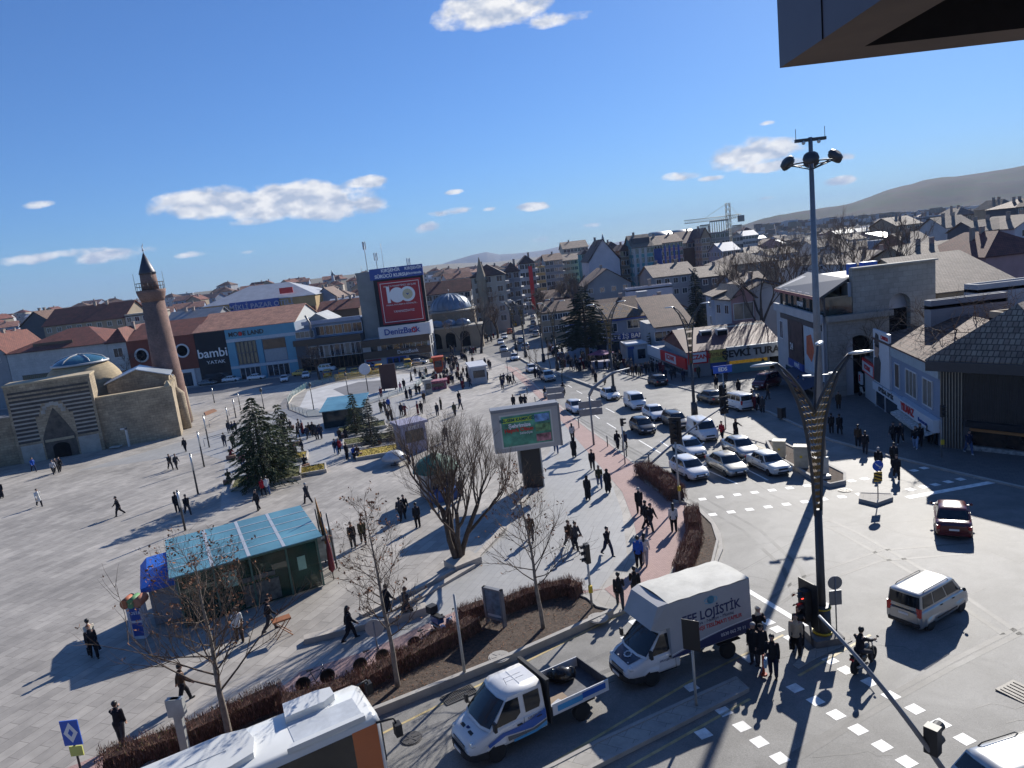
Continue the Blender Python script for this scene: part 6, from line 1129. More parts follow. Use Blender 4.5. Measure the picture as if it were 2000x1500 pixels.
text('BİL-SEM KAMPÜSÜ',.33,M('advert teal',(.0,.08,.10)),sc_,(sx0+W_*.325,-.98,z0+hB*.855),UPR,depth=.005,bold=.01); text('Şehrimize',.42,m_sw,sc_,(sx0+W_*.36,-.97,z0+hB*.66),UPR,depth=.005,bold=.015); text('Hayırlı Olsun',.42,MATS['sign red'],sc_,(sx0+W_*.34,-.97,z0+hB*.52),UPR,depth=.005,bold=.015); text('belediye',.3,m_sw,sc_,(sx0+W_*.48,-.97,z0+hB*.40),UPR,depth=.005)
# glass pavilion: slanting blue roof over green glass
b1,b2 = G(636,1147,PH),G(362,1228,PH); hF = hpx(b1,1052); ang = math.atan2(b1.y-b2.y,b1.x-b2.x); wG = (b1-b2).length; r = thing('glass_pavilion','green glass pavilion with a slanting pale blue glass roof','pavilion',b2,ang)
u = Vector((math.cos(ang),math.sin(ang),0)); v = Vector((-u.y,u.x,0)); dG = 5.6; m_gr = M('green glass wall',(.006,.045,.03),.12,var=.6,vs=.5,spec=.35); m_rg = M('blue roof glass',(.13,.30,.36),.25,var=.3,vs=.35,spec=.8,alpha=.86); m_gfr = M('pavilion frame',(.05,.12,.10),.4,.2)
hBk = hF; m_gr.node_tree.nodes['Principled BSDF'].inputs['Alpha'].default_value = .72
for q_ in ((.12,wG-.12,.12,.15),(.12,wG-.12,dG-.15,dG-.12),(.12,.15,.15,dG-.15),(wG-.15,wG-.12,.15,dG-.15)):MB().b0(*q_,0,hF-.15).build('glass_wall',m_gr,r)
t = MB(); t.b0(2.2,5.0,2.0,3.0,0,1.2); t.b0(6.2,9.0,3.6,4.4,0,1.9); t.b0(wG*.55,wG*.56,1.0,dG-1,0,2.2); t.build('interior_counter',M('counter pale',(.4,.42,.4),.5,var=.5,vs=2),r); t = MB(); ov = .25
def rz_(y):return hF+.03*(y)
t.add([(-ov,-ov,rz_(-ov)),(wG+ov,-ov,rz_(-ov)),(wG+ov,dG+ov,rz_(dG)),(-ov,dG+ov,rz_(dG)),(-ov,-ov,rz_(-ov)+.06),(wG+ov,-ov,rz_(-ov)+.06),(wG+ov,dG+ov,rz_(dG)+.06),(-ov,dG+ov,rz_(dG)+.06)],[(0,3,2,1),(4,5,6,7),(0,1,5,4),(1,2,6,5),(2,3,7,6),(3,0,4,7)]); rg = t.build('glass_roof',m_rg,r); t = MB()
for k in range(1,4):x = wG*k/4; t.add([(x-.09,-ov,rz_(-ov)+.07),(x+.09,-ov,rz_(-ov)+.07),(x+.09,dG+ov,rz_(dG)+.07),(x-.09,dG+ov,rz_(dG)+.07)],[(0,1,2,3)])
for k in range(1,5):y = -ov+(dG+2*ov)*k/5; t.add([(-ov,y-.04,rz_(y)+.072),(wG+ov,y-.04,rz_(y)+.072),(wG+ov,y+.04,rz_(y)+.072),(-ov,y+.04,rz_(y)+.072)],[(0,1,2,3)])
t.build('glazing_bars',m_lens,rg); t = MB(); [t.b0(x-.05,x+.05,.02,.12,0,hF-.1) for x in (.06,wG*.25,wG*.5,wG*.76,wG-.06)]; [t.b0(wG-.12,wG-.02,y,y+.1,0,hF-.1) for y in (1.8,3.6,dG-.15)]; t.b0(0,wG,.0,.12,hF-.2,hF-.1); t.build('posts',m_gfr,r)
for q_ in ((wG*.83,wG*.89,.08,.11,1.3,2.1),(wG*.3,wG*.4,.08,.11,1.5,2.4)):t = MB(); t.b0(*q_); t.build('notice',M('notice green',(.25,.42,.32),.5),r)
t = MB(); t.b0(wG*.42,wG*.66,.05,.12,1.5,1.75); t.b0(wG*.42,wG*.68,.05,.12,.1,1.3); t.build('counter',M('counter grey',(.07,.08,.075),.5,var=.7,vs=4),r)
kb = b2-u*.2+v*2.2; r = thing('kiosk','small kiosk under a bright blue canopy at the left end of the glass pavilion','kiosk',kb,ang); t = MB(); t.b0(-1.2,.2,-.6,2.2,0,2.35); t.build('cabin',M('kiosk grey',(.35,.37,.40),.6),r); m_cb = M('canopy blue',(.02,.13,.55),.6,var=.08); t = MB(); t.add([(-1.5,-1.0,2.4),(.15,-1.0,2.4),(.15,2.8,2.4),(-1.5,2.8,2.4),(-1.1,-.2,3.0),(.15,.0,3.1),(.15,1.8,3.1),(-1.1,2.0,3.0)],[(0,1,5,4),(1,2,6,5),(2,3,7,6),(3,0,4,7),(4,5,6,7)]); t.build('canopy',m_cb,r); t = MB(); t.b0(-1.5,.15,-1.02,-1.0,2.1,2.4); t.b0(-1.52,-1.5,-1.0,2.8,2.1,2.4); t.build('valance',m_cb,r)
nb = G(278,1242,PH); r = thing('newspaper_stand','blue and white vending stand with orange and green arched top','stand',nb,ang-.5); t = MB(); t.b0(-.45,.45,-.4,.4,0,2.2); q = t.build('cabinet',M('stand white',(.5,.53,.6),.5),r)
for s,c in ((-1,(.40,.12,.05)),(0,(.10,.25,.10)),(1,(.35,.14,.08))):t = MB(); t.lathe([(.28,-.5),(.28,.5)],(s*.42,0,2.2),12,0,True,'y'); t.build('arched_top',M('top %d' % (s+5),c,.6),r)
t = MB(); t.b0(-.25,.43,-.42,-.4,.2,1.0); t.b0(-.25,.43,-.42,-.4,1.15,1.95); t.build('poster',m_sb,q); text('POSTA',.26,m_sw,q,(.08,-.43,1.6),UPR,depth=.004); t = MB(); t.b0(-.47,-.45,-.35,.35,.2,2.0); t.build('shelf_glass',m_win,q); r.scale = (.8,.8,.92)
# wooden tray stand, flags, closed umbrella
m_wd = M('varnished wood',(.30,.12,.05),.5,var=.3); sb_ = G(555,1242,PH); r = thing('folding_stand','folding wooden tray stand on the pale paving','stand',sb_,.5); t = MB(); t.b0(-.45,.45,-.25,.25,.88,.96); t.build('tray',m_wd,r); t = MB(); [t.tube([(s*.4,y,.88),(-s*.4,y,0)],.025,5) for s in (-1,1) for y in (-.2,.2)]; t.build('legs',m_wd,r)
r = thing('flag_rack','tall wooden rack of rolled flags leaning beside the pavilion','flag rack',G(650,1118,PH),.3); t = MB(); [t.tube([(x,y,0),(x-.1,y,3.6)],.05,6) for x,y in ((0,0),(.3,.5),(0,1.1),(-.3,1.8))]; t.b0(-.35,.1,0,1.8,2.1,2.2); t.build('rack',m_pole,r); t = MB(); t.tube([(0,.9,1.6),(-.2,.9,3.0),(-.3,.9,4.6)],[.18,.14,.02],7); t.build('flag_bundle',M('bundle brown',(.28,.13,.04),.8,var=.6,vs=4),r)
r = thing('parasol','closed dark red parasol beside the flag rack','parasol',G(652,1132,PH),0); t = MB(); t.tube([(0,0,0),(0,0,2.9)],.03,6); t.build('pole',m_pole,r); t = MB(); t.lathe([(.05,.5),(.2,.7),(.15,1.9),(.03,2.8)],n=10); t.build('canopy',FB['maroon'] if 'FB' in globals() else M('parasol red',(.16,.02,.03),.8),r)
# stone steps / ledges on the square
m_led = M('ledge stone',(.42,.38,.33),.8,var=.12); 
def ledge(pts,w,h,label):
    P = [G(*q,PH) for q in pts]; r = MB(); 
    for a,b in zip(P,P[1:]):d = b-a; c = (a+b)/2; r.box((c.x-P[0].x,c.y-P[0].y,c.z-P[0].z+h/2),(d.length,w,h),math.atan2(d.y,d.x))
    o = r.build('stone_ledge',m_led,None,P[0]); tag(o,label,'ledge')
ledge([(595,1255),(730,1222)],.5,.30,'low stone ledge left of the striding woman'); ledge([(735,1226),(835,1196)],.6,.42,'stone ledge with a dark side behind the striding woman'); ledge([(705,1205),(800,1160),(900,1112)],.35,.22,'upper long stone step towards the big bare tree'); ledge([(725,1213),(820,1168),(925,1108)],.35,.16,'lower long stone step towards the big bare tree'); ledge([(925,1095),(985,1035),(1035,960)],.4,.16,'stone step running from the big tree to the billboard')
p = G(905,1104,PH); t = MB(); t.b0(-.9,.9,-.7,.7,0,.45); o = t.build('stone_block',m_led,None,p,.6); tag(o,'square stone block at the foot of the big bare tree','stone block')
# planters with seats
m_seat = M('bench wood',(.22,.12,.08),.7,var=.2); m_gr2 = M('planter grass',(.10,.10,.03),.95,var=.7,vs=4); m_flw = M('flowers yellow',(.35,.26,.03),.8,var=.8,vs=9)
def planter(px,py,w,d,ang,label,fl=False):
    r = thing('planter',label,'planter',G(px,py,PH),ang,'flower planters of the square'); t = MB(); [t.b0(*q,0,.42) for q in ((-w/2,w/2,-d/2,-d/2+.15),(-w/2,w/2,d/2-.15,d/2),(-w/2,-w/2+.15,-d/2+.15,d/2-.15),(w/2-.15,w/2,-d/2+.15,d/2-.15))]; t.build('rim',m_led,r); t = MB(); t.b0(-w/2+.15,w/2-.15,-d/2+.15,d/2-.15,0,.36); g = t.build('planting',m_flw if fl else m_gr2,r)
    rr = random.Random(int(px)); lf = MB()
    for _ in range(500):c = Vector((rr.uniform(-w/2+.2,w/2-.2),rr.uniform(-d/2+.2,d/2-.2),.36+rr.uniform(0,.12))); a,b = rvec(rr)*.07,rvec(rr)*.05; lf.add([c-a,c+b,c+a,c-b],[(0,1,2,3)],1 if fl and rr.random() < .5 else 0)
    lf.build('leaves',[m_gr2,m_flw],g); return r
planter(523,938,6.4,4.2,.25,'planter round the large spruce'); planter(612,922,2.6,2.6,.25,'small planter beside the bench sitters right of the spruce',True); planter(708,838,6,3.6,.22,'grass planter below the small dense spruce'); planter(722,862,6,3.2,.22,'grass planter below the grey-green spruce'); planter(748,885,5.6,3.2,.22,'planter of yellow flowers beside the silver folded parasol',True); planter(560,900,4.5,3,.22,'yellow flower planter behind the large spruce',True)
GS_ = 'brown seat blocks of the square'
for px,py,l in [(448,945,'brown seat block at the left of the spruce planter'),(452,897,'brown seat block with a pale-clad sitter'),(542,940,'red-brown seat block at the near planter corner'),(596,915,'seat block under the sitter right of the planter'),(648,825,'seat block under the lone sitter in the middle'),(671,855,'seat block beside the two sitters near the grass'),(699,893,'seat block under the sitters by the yellow flowers'),(737,868,'seat block against the flower planter'),(568,838,'seat block under the brown-coated sitter'),(580,870,'seat block in the thick of the crowd')]:
    r = thing('seat_block',l,'seat',G(px,py,PH),.25,GS_); t = MB(); t.b0(-.5,.5,-.25,.25,.08,.45); t.build('block',m_seat,r); t = MB(); t.b0(-.42,.42,-.2,.2,0,.08); t.build('foot',m_pole,r)
# small kiosks and stalls
def stall(px,py,w,d,h,ang,label,mat,roofm=None,name='kiosk',rk=.25,pyr=False):
    r = thing(name,label,'kiosk',G(px,py,PH),ang); t = MB(); t.b0(-w/2,w/2,-d/2,d/2,0,h); t.build('cabin',mat,r); t = MB(); o = .25
    if pyr:t.lathe([(w*.82,0),(w*.55,rk*.55),(.08,rk)],(0,0,h),8,0,False)
    else:t.b0(-w/2-o,w/2+o,-d/2-o,d/2+o,h,h+rk)
    t.build('roof',roofm or mat,r); t = MB(); t.b0(-w*.38,w*.38,-d/2-.03,-d/2,h*.4,h*.82); t.build('hatch',m_win,r); return r
m_lil = M('kiosk lilac',(.28,.27,.36),.6,var=.2); r = stall(806,880,2.6,2.4,3.0,.5,'tall lilac-grey kiosk half hidden by the bare tree',m_lil); text('SİMİT',.5,m_sw,r,(0,-1.22,2.7),UPR,depth=.01)
m_grn = M('kiosk green',(.01,.12,.075),.5,var=.15); r = stall(858,968,2.4,2.0,2.3,.5,'green-roofed snack kiosk behind the big bare tree',M('kiosk side',(.28,.28,.30),.5,var=.5,vs=2),m_grn,rk=1.3,pyr=True); text('SÜT MISIR',.36,m_sw,r,(0,-1.25,2.45),UPR,depth=.01); t = MB(); t.b0(-1.25,.9,-1.9,-1.0,.1,.95); t.build('counter',M('counter blue',(.03,.08,.25),.5,var=.3),r)
r = stall(858,727,1.9,1.9,3.0,.1,'bright orange kiosk near the bank corner',M('kiosk orange',(.42,.06,.015),.6),name='kiosk'); r = stall(934,745,2.6,6.0,2.9,.15,'white curved-roof container kiosk beside the avenue',M('kiosk white',(.42,.43,.44),.5),M('kiosk roof',(.55,.56,.58),.5)); r = stall(853,760,3.4,1.6,1.3,.1,'low colourful toy stall in the crowd below the orange kiosk',M('toys',(.30,.10,.14),.8,var=.95,vs=4),name='market_stall'); r = stall(838,770,1.1,.6,2.2,.3,'upright grey notice pillar on the paving',M('pillar',(.30,.30,.29),.8),name='notice_pillar')
r = thing('parasol','squat silver folded parasol beside the flower planter','parasol',G(772,908,PH)); t = MB(); t.lathe([(.45,.0),(.4,.12)],n=12); t.build('base',m_pole,r); t = MB(); t.lathe([(1.25,.65),(1.1,.95),(.6,1.35),(.05,1.5)],n=14); t.build('canopy',M('canopy silver',(.42,.43,.46),.45,var=.15),r); t = MB(); t.tube([(0,0,0),(0,0,1.5)],.05,6); t.build('pole',m_pole,r)
# sunken court with glass fence
m_fg = M('fence glass',(.20,.36,.34),.08,var=.1,alpha=.38,spec=.8); cc = [(395,768),(470,748),(520,760),(560,738)]
ring_ = [G(*p,PH) for p in [(565,800),(600,815),(640,812),(700,795),(760,778),(810,762),(832,742),(828,728),(790,722),(730,728),(660,742),(600,758),(572,775),(562,790)]]
r = thing('glass_fence','oval glass fence round the sunken court','fence',ring_[0]); q = MB(); t = MB()
for a,b in zip(ring_,ring_[1:]+ring_[:1]):
    a,b = a-ring_[0],b-ring_[0]; n = max(1,int((b-a).length/2.2)); d = (b-a).normalized()*.04
    for i in range(n):s,e = a.lerp(b,i/n)+d,a.lerp(b,(i+1)/n)-d; q.add([s,e,e+Vector((0,0,1.15)),s+Vector((0,0,1.15))],[(0,1,2,3)]); t.tube([s,s+Vector((0,0,1.2))],.035,5)
q.build('glass_panels',m_fg,r); t.build('posts',m_poleg,r); t = MB(); rb_ = [p-ring_[0] for p in ring_]; t.tube(rb_+[rb_[0]],.16,4); t.build('coping',m_led,r)
sheet('court_floor',[(585,795),(640,806),(700,790),(760,773),(805,758),(822,742),(815,730),(730,733),(660,747),(600,764)],PH+.016,M('court stone',(.45,.45,.45),.7,var=.2,vs=.4)); sheet('court_floor',[(680,775),(730,768),(760,756),(750,742),(700,746),(650,760)],PH+.022,M('court dark',(.15,.15,.16),.7,var=.2,vs=.4))
b1 = G(690,832,PH); r = thing('glass_pavilion','smaller glass-roofed stair box in the sunken court','pavilion',G(632,838,PH),.06); wG = (b1-r.location).length*1.35; t = MB(); t.b0(.1,wG-.1,.1,6.3,0,2.2); t.build('glass_wall',M('dark glass wall',(.01,.025,.03),.1,var=.3),r); t = MB(); t.add([(-.2,-.2,2.25),(wG+.2,-.2,2.25),(wG+.2,6.6,2.9),(-.2,6.6,2.9),(-.2,-.2,2.35),(wG+.2,-.2,2.35),(wG+.2,6.6,3.0),(-.2,6.6,3.0)],[(0,3,2,1),(4,5,6,7),(0,1,5,4),(1,2,6,5),(2,3,7,6),(3,0,4,7)]); t.build('glass_roof',m_rg,r)
r = thing('yellow_fence','yellow slatted railing along the taxi rank','railing',G(655,745,PH)); t = MB(); e = G(745,736,PH)-r.location
for k in range(46):a = e*(k/45); t.tube([a,a+Vector((0,0,1.5))],.05,4)
for z in (.3,1.4):t.tube([Vector((0,0,z)),e+Vector((0,0,z))],.05,4)
t.build('rails',M('rail yellow',(.5,.36,.08),.6),r)
r = thing('info_board','tall dark maroon board at the right end of the sunken court','board',G(762,762,PH)); t = MB(); t.b0(-1.4,1.4,-.15,.15,.3,4.6); t.build('panel',M('maroon panel',(.045,.012,.012),.5),r); t = MB(); t.b0(-1.1,-.9,-.1,.1,0,.3); t.b0(.9,1.1,-.1,.1,0,.3); t.build('feet',m_pole,r)
r = thing('round_sign','round white clock-like sign on a post in the sunken court','sign',G(719,765,PH)); t = MB(); t.tube([(0,0,0),(0,0,3.4)],.08,6); t.build('pole',m_pole,r); t = MB(); t.lathe([(1.0,0),(1.0,-.12)],(0,-.1,4.1),22,0,True,'y'); t.build('sign_face',M('sign pale',(.5,.53,.58),.5),r)
for (px,py,top,l) in [(613,800,755,'dark old-style lamp post in the court, left'),(682,780,735,'dark old-style lamp post in the court, middle'),(516,800,765,'dark old-style lamp post by the rusty pillar')]:
    r,h,p = post('court_lamp',l,'lamp',px,py,top,.08,.06,m_pole,PH,'old-style lamps of the court'); t = MB(); t.lathe([(.12,0),(.24,.12),(.2,.5),(.03,.65)],(0,0,h),8); t.build('lantern',m_pole,r)
# railing ramp and brown deck by the madrasa
r = thing('railing','thin handrail running down the ramp beside the madrasa','railing',G(400,872,PH)); t = MB(); pts = [G(*q,PH)-r.location for q in ((400,872),(440,860),(500,845))]; p2 = [G(*q,PH)-r.location for q in ((410,835),(448,812),(500,790))]
for P_ in (pts,p2):
    t.tube([q+Vector((0,0,1.0)) for q in P_],.04,5); [t.tube([q,q+Vector((0,0,1.0))],.04,5) for q in P_]
t.build('rails',m_poleg,r); r = MB(); P_ = [G(*q,PH) for q in ((399,806),(418,799),(424,803),(402,812))]; r.prism([(q.x-P_[0].x,q.y-P_[0].y,0) for q in P_],-.2,.10,zf=lambda x,y:-.036*y); o = r.build('timber_deck',M('deck timber',(.25,.12,.06),.8,var=.3,vs=3),None,P_[0]); tag(o,'brown timber deck steps beside the madrasa wall','deck')
r = thing('signpost','white inverted L-shaped post at the foot of the madrasa wall','post',G(253,872,PH)); t = MB(); t.b0(-.12,.12,-.12,.12,0,2.6); t.b0(-.7,.12,-.12,.12,2.4,2.65); t.build('post',m_lens,r); t = MB(); t.box((-1.6,-.4,.3),(1.4,.8,.1)); t.build('sloping_panel',m_lens,r)
r = thing('market_stall','lilac market stall in the shade before the bank','stall',G(1175,716,PH)); t = MB(); t.b0(-1.6,1.6,-1,1,0,1.0); t.build('table',M('stall table',(.35,.33,.4),.7),r); t = MB(); [t.tube([(x,y,0),(x,y,2.3)],.04,4) for x in (-1.6,1.6) for y in (-1,1)]; t.build('posts',m_pole,r); t = MB(); t.lathe([(2.4,0),(.1,.7)],(0,0,2.3),4,0,False); t.build('awning',M('stall awning',(.30,.12,.25),.8,var=.4,vs=1),r)  # table and awning have lilac material colours
r = thing('red_bollard','small orange-red post with a base lying-side shadow at the median end','bollard',G(1492,1318,.1)); t = MB(); t.tube([(0,0,0),(0,0,.85)],.05,8); t.build('shaft',M('bollard red',(.42,.06,.02),.6),r); t = MB(); t.lathe([(.14,0),(.12,.06)],n=10); t.build('base',MATS['bollard red'],r)
# ================================================================= VEHICLES
def paint(name,c,metal=.0,rough=.28):return M('paint '+name,c,rough,metal,var=.04,vs=2,coat=.6,spec=.5)
P_W = paint('white',(.74,.74,.73)); P_S = paint('silver',(.45,.45,.44),.6); P_B = paint('beige silver',(.42,.40,.35),.5); P_K = paint('black',(.015,.016,.02)); P_G = paint('grey',(.12,.13,.14),.4)
P_R = paint('dark red',(.10,.008,.012)); P_Y = paint('taxi yellow',(.72,.42,.03)); P_BL = paint('blue',(.03,.08,.22)); P_O = paint('orange',(.55,.13,.03)); P_OW = paint('old white',(.62,.63,.60),rough=.4)
m_glass = M('car glass',(.012,.016,.02),.06,var=0,spec=.8); m_trim = M('black trim',(.02,.02,.022),.55,var=.1); m_tyre = M('tyre',(.022,.022,.022),.85,var=.1)
m_rim = M('rim metal',(.38,.38,.38),.35,.8,var=.1); m_lamp = M('lamp glass',(.75,.76,.75),.12,.3,var=0); m_tail = M('tail lamp',(.5,.02,.02),.25,var=0); m_plate = M('plate white',(.75,.75,.75),.5,var=0)
m_under = M('underbody',(.012,.012,.012),.9,var=0)
def boolcut(o,cutter):
    md = o.modifiers.new('b','BOOLEAN'); md.operation = 'DIFFERENCE'; md.object = cutter; md.solver = 'EXACT'
    dg = bpy.context.evaluated_depsgraph_get(); me = bpy.data.meshes.new_from_object(o.evaluated_get(dg)); o.modifiers.clear(); o.data = me
    bpy.data.objects.remove(cutter)
def wheel(parent,x,y,r,w=.2,name='wheel'):
    s = 1 if y > 0 else -1
    t = MB(); t.lathe([(r*.62,-w/2),(r*.93,-w/2),(r,-w*.35),(r,w*.35),(r*.93,w/2),(r*.62,w/2)],(0,0,0),20,0,True,'y'); o = t.build(name,m_tyre,parent,(x,y,r))
    t = MB(); t.lathe([(r*.64,-w*.45*s),(r*.60,w*.40*s),(r*.5,w*.3*s),(.04,w*.36*s)] if s > 0 else [(.04,-w*.36),(r*.5,-w*.3),(r*.60,-w*.40),(r*.64,w*.45)],(0,0,0),16,0,True,'y')
    for k in range(7):
        a = k*2*math.pi/7; t.box((r*.33*math.cos(a),s*w*.40,r*.33*math.sin(a)),(.05,.02,.05),0,1)
    t.build('rim',[m_rim,m_trim],o); return o
def loft(secs,mi=0,cap=True):
    t = MB(); n = len(secs[0]); 
    for s in secs:t.v += [tuple(p) for p in s]
    for i in range(len(secs)-1):
        for k in range(n):t.f.append((i*n+k,i*n+(k+1) % n,(i+1)*n+(k+1) % n,(i+1)*n+k)); t.m.append(mi); t.sm.append(True)
    if cap:
        t.f.append(tuple(range(n))); t.m.append(mi); t.sm.append(False); t.f.append(tuple(range((len(secs)-1)*n,len(secs)*n))[::-1]); t.m.append(mi); t.sm.append(False)
    return t
def ring(x,w,zl,zb,rb=.12,crown=.02):
    h = zb-zl; half = [(0,zl),(w-.16,zl),(w-.04,zl+.07),(w,zl+.22*h+.03),(w,zl+.55*h),(w-.025,zb-.12),(w-.07,zb-.03),(w-rb-.05,zb+.0),(w*.5,zb+crown*.8),(0,zb+crown)]
    return [(x,y,z) for y,z in half]+[(x,-y,z) for y,z in half[-2:0:-1]]
CARS = {
 'sedan':dict(L=4.45,W=1.76,H=1.44,zh=.88,zn=.68,zb=.93,zt=.98,xa=1.12,xb=.38,xc=-.95,xd=-1.62,wl=.31,side=[(-.32,.36),(.40,.95)],dr=1),
 'oldsedan':dict(L=4.35,W=1.64,H=1.42,zh=.86,zn=.78,zb=.90,zt=.92,xa=.95,xb=.42,xc=-.98,xd=-1.38,wl=.29,side=[(-.32,.36),(.40,.95)],dr=1,boxy=1),
 'hatch':dict(L=4.0,W=1.72,H=1.46,zh=.90,zn=.70,zb=.94,zt=.95,xa=1.02,xb=.30,xc=-1.35,xd=-1.86,wl=.31,side=[(-.30,.40),(.44,.95)],dr=1),
 'wagon':dict(L=4.5,W=1.74,H=1.45,zh=.90,zn=.72,zb=.94,zt=.95,xa=1.10,xb=.42,xc=-1.85,xd=-2.12,wl=.31,side=[(-.30,.36),(.40,.95)],dr=1,rack=1),
 'mpv':dict(L=4.2,W=1.76,H=1.84,zh=1.05,zn=.80,zb=1.10,zt=1.1,xa=1.42,xb=.78,xc=-1.92,xd=-2.06,wl=.32,side=[(-.30,.30),(.36,.95)],dr=1,rack=1),
 'van':dict(L=4.25,W=1.80,H=1.82,zh=1.05,zn=.80,zb=1.10,zt=1.1,xa=1.40,xb=.80,xc=-1.95,xd=-2.08,wl=.32,side=[(.45,.96)],dr=1,panel=1),
 'suv':dict(L=4.4,W=1.84,H=1.64,zh=1.02,zn=.82,zb=1.05,zt=1.05,xa=1.15,xb=.45,xc=-1.6,xd=-2.05,wl=.35,side=[(-.30,.36),(.40,.95)],dr=1,rack=1),
}
def make_car(kind,name='car',pm=P_W):
    c = CARS[kind]; L,W_,H = c['L'],c['W'],c['H']; w = W_/2; root = thing(name,None,None)
    bx = c.get('boxy'); zl = .22
    st = [(-L/2,w*(.86 if bx else .74),.36,c['zt']-.16),(-L/2+.07,w*.9,.26,c['zt']-.05),(-L/2+.3,w*.97,zl,c['zt']),(min(c['xd']+.05,-L/2+.6),w*.99,zl,c['zt']),(c['xd']+.35,w,zl,c['zb']+.005),(0,w,zl-.02,c['zb']),
          (c['xa'],w*.99,zl,c['zb']-.01),(c['xa']+.2,w*.985,zl,c['zh']),((c['xa']+L/2)/2+.05,w*.96,zl,(c['zh']*.55+c['zn']*.45)+.02),(L/2-.22,w*.91,zl,c['zn']+.03),(L/2-.08,w*(.9 if bx else .8),.25,c['zn']-.05),(L/2,w*(.86 if bx else .62),.34,c['zn']-.15)]
    st.sort(); body = loft([ring(*s) for s in st]).build('body',[pm,m_under],root)
    r = c['wl']; fx,rx_ = L/2-.82,-L/2+.78
    cut = MB(); cut.lathe([(r+.05,-w-.3),(r+.05,w+.3)],(fx,0,r),20,0,True,'y'); cut.lathe([(r+.05,-w-.3),(r+.05,w+.3)],(rx_,0,r),20,0,True,'y')
    boolcut(body,cut.build('cut',m_under))
    t = MB(); t.b0(-L/2+.3,L/2-.3,-w+.24,w-.24,.17,.62); t.build('underbody',m_under,root)
    # cabin
    wb,wr = w-.09,w-(.25 if H < 1.7 else .17); zb = c['zb']-.04; ze = H-.07
    xa,xb,xc,xd = c['xa'],c['xb'],c['xc'],c['xd']; bul = .10
    def cr(x0,x1,wy,z,k=0):return [(x0+bul*(1-k),-wy*.5,z),(x0+bul*(1-k),wy*.5,z),(x0,wy,z),((x0+x1)/2,wy+.015,z),(x1,wy,z),(x1-bul*.5*(1-k),wy*.5,z),(x1-bul*.5*(1-k),-wy*.5,z),(x1,-wy,z),((x0+x1)/2,-wy-.015,z),(x0,-wy,z)]
    t = MB(); rr = [cr(xa,xd,wb,zb),cr(xb+.02,xc-.02,wr+.015,ze),cr(xb-.05,xc+.06,wr-.05,H-.02),cr(xb-.25,xc+.25,wr-.3,H+.01)]
    for q in rr:t.v += q
    n = 10
    for i in range(3):
        for k in range(n):t.f.append((i*n+k,i*n+(k+1) % n,(i+1)*n+(k+1) % n,(i+1)*n+k)); t.m.append(0); t.sm.append(i > 0)
    t.f.append(tuple(range(3*n,4*n))); t.m.append(0); t.sm.append(True)
    t.build('cabin',[pm],root)
    def face(A,B,C,D,u0,u1,v0,v1,off,nm,nrm):
        A,B,C,D = map(Vector,(A,B,C,D)); f = lambda u,v:(A*(1-u)+B*u)*(1-v)+(D*(1-u)+C*u)*v
        o = Vector(nrm).normalized()*off; ps = [f(u0,v0),f(u1,v0),f(u1,v1),f(u0,v1)]; t = MB(); t.add([p+o for p in ps]+[p-o*.3 for p in ps],[(0,1,2,3),(0,4,5,1),(1,5,6,2),(2,6,7,3),(3,7,4,0)]); return t
    # windscreen and rear window follow the bulge (three facets)
    def screen(x0,x1,s,nm,v0=.10,v1=.94):
        t = MB(); b = bul*(1 if s > 0 else .5)*s; z0,z1 = zb,ze; W0,W1 = wb,wr+.015
        for k in range(5):
            ya = (-.94,-.5,0,.5,.94)[k]; bb = b*(1-max(0,abs(ya)-.5)/.5); 
            for v in (v0,v1):
                x = (x0+(bb))*(1-v)+(x1+bb)*v+s*.014; t.v.append((x,ya*(W0*(1-v)+W1*v),z0*(1-v)+z1*v+.008))
        for k in range(4):t.f.append((k*2,k*2+2,k*2+3,k*2+1) if s > 0 else (k*2,k*2+1,k*2+3,k*2+2)); t.m.append(0); t.sm.append(True)
        return t.build(nm,m_glass,root)
    screen(xa,xb+.02,1,'windscreen',.13); screen(xd,xc-.02,-1,'rear_window',.2,.9)
    for s in (-1,1):
        Bt = ((xd,s*wb,zb),(xa,s*wb,zb)); Tt = ((xc-.02,s*(wr+.015),ze),(xb+.02,s*(wr+.015),ze)); mid = (xa+xd)/2
        wins = [(.06,.30),(.33,.62),(.65,.93)] if not c.get('panel') else [(.66,.93)]
        for a,b in wins:face(Bt[0],Bt[1],Tt[1],Tt[0],a,b,.16,.9,.024,'side_window',(0,s,.3)).build('side_window',m_glass,root)
        t = MB(); t.ball((xa-.16,s*(w+.09),zb+.12),.11,8,0,(.6,.8,.8)); t.b0(xa-.2,xa-.12,s*(w-.05)-.03,s*(w-.05)+.06,zb+.05,zb+.1); t.build('mirror',[pm if kind in ('sedan','hatch','suv') else m_trim],root)
        t = MB(); t.ball((L/2-.17,s*w*.68,c['zn']-.12),.17,8,0,(.75,1.05,.48)) if not bx else t.box((L/2-.03,s*w*.66,c['zn']-.16),(.1,.36,.17)); t.build('headlight',m_lamp,root)
        t = MB(); t.box((-L/2+.06,s*w*.8,c['zt']-.24 if H < 1.7 else 1.0),(.12,.2,.2 if H < 1.7 else .42),s*.25); t.build('tail_light',m_tail,root)
        zz = c['zb']-.14
        for dx in (xb-.35,xb-1.35)[:1 if c.get('panel') else 2]:t = MB(); t.b0(dx,dx+.17,s*w-.01,s*w+.018,zz,zz+.035); t.build('door_handle',[m_trim],root)
        t = MB(); t.b0(rx_+r+.15,fx-r-.15,s*(w)-.012,s*w+.012,.42,.49); t.build('side_moulding',[m_trim],root)
        wheel(root,fx,s*(w-.11),r); wheel(root,rx_,s*(w-.11),r)
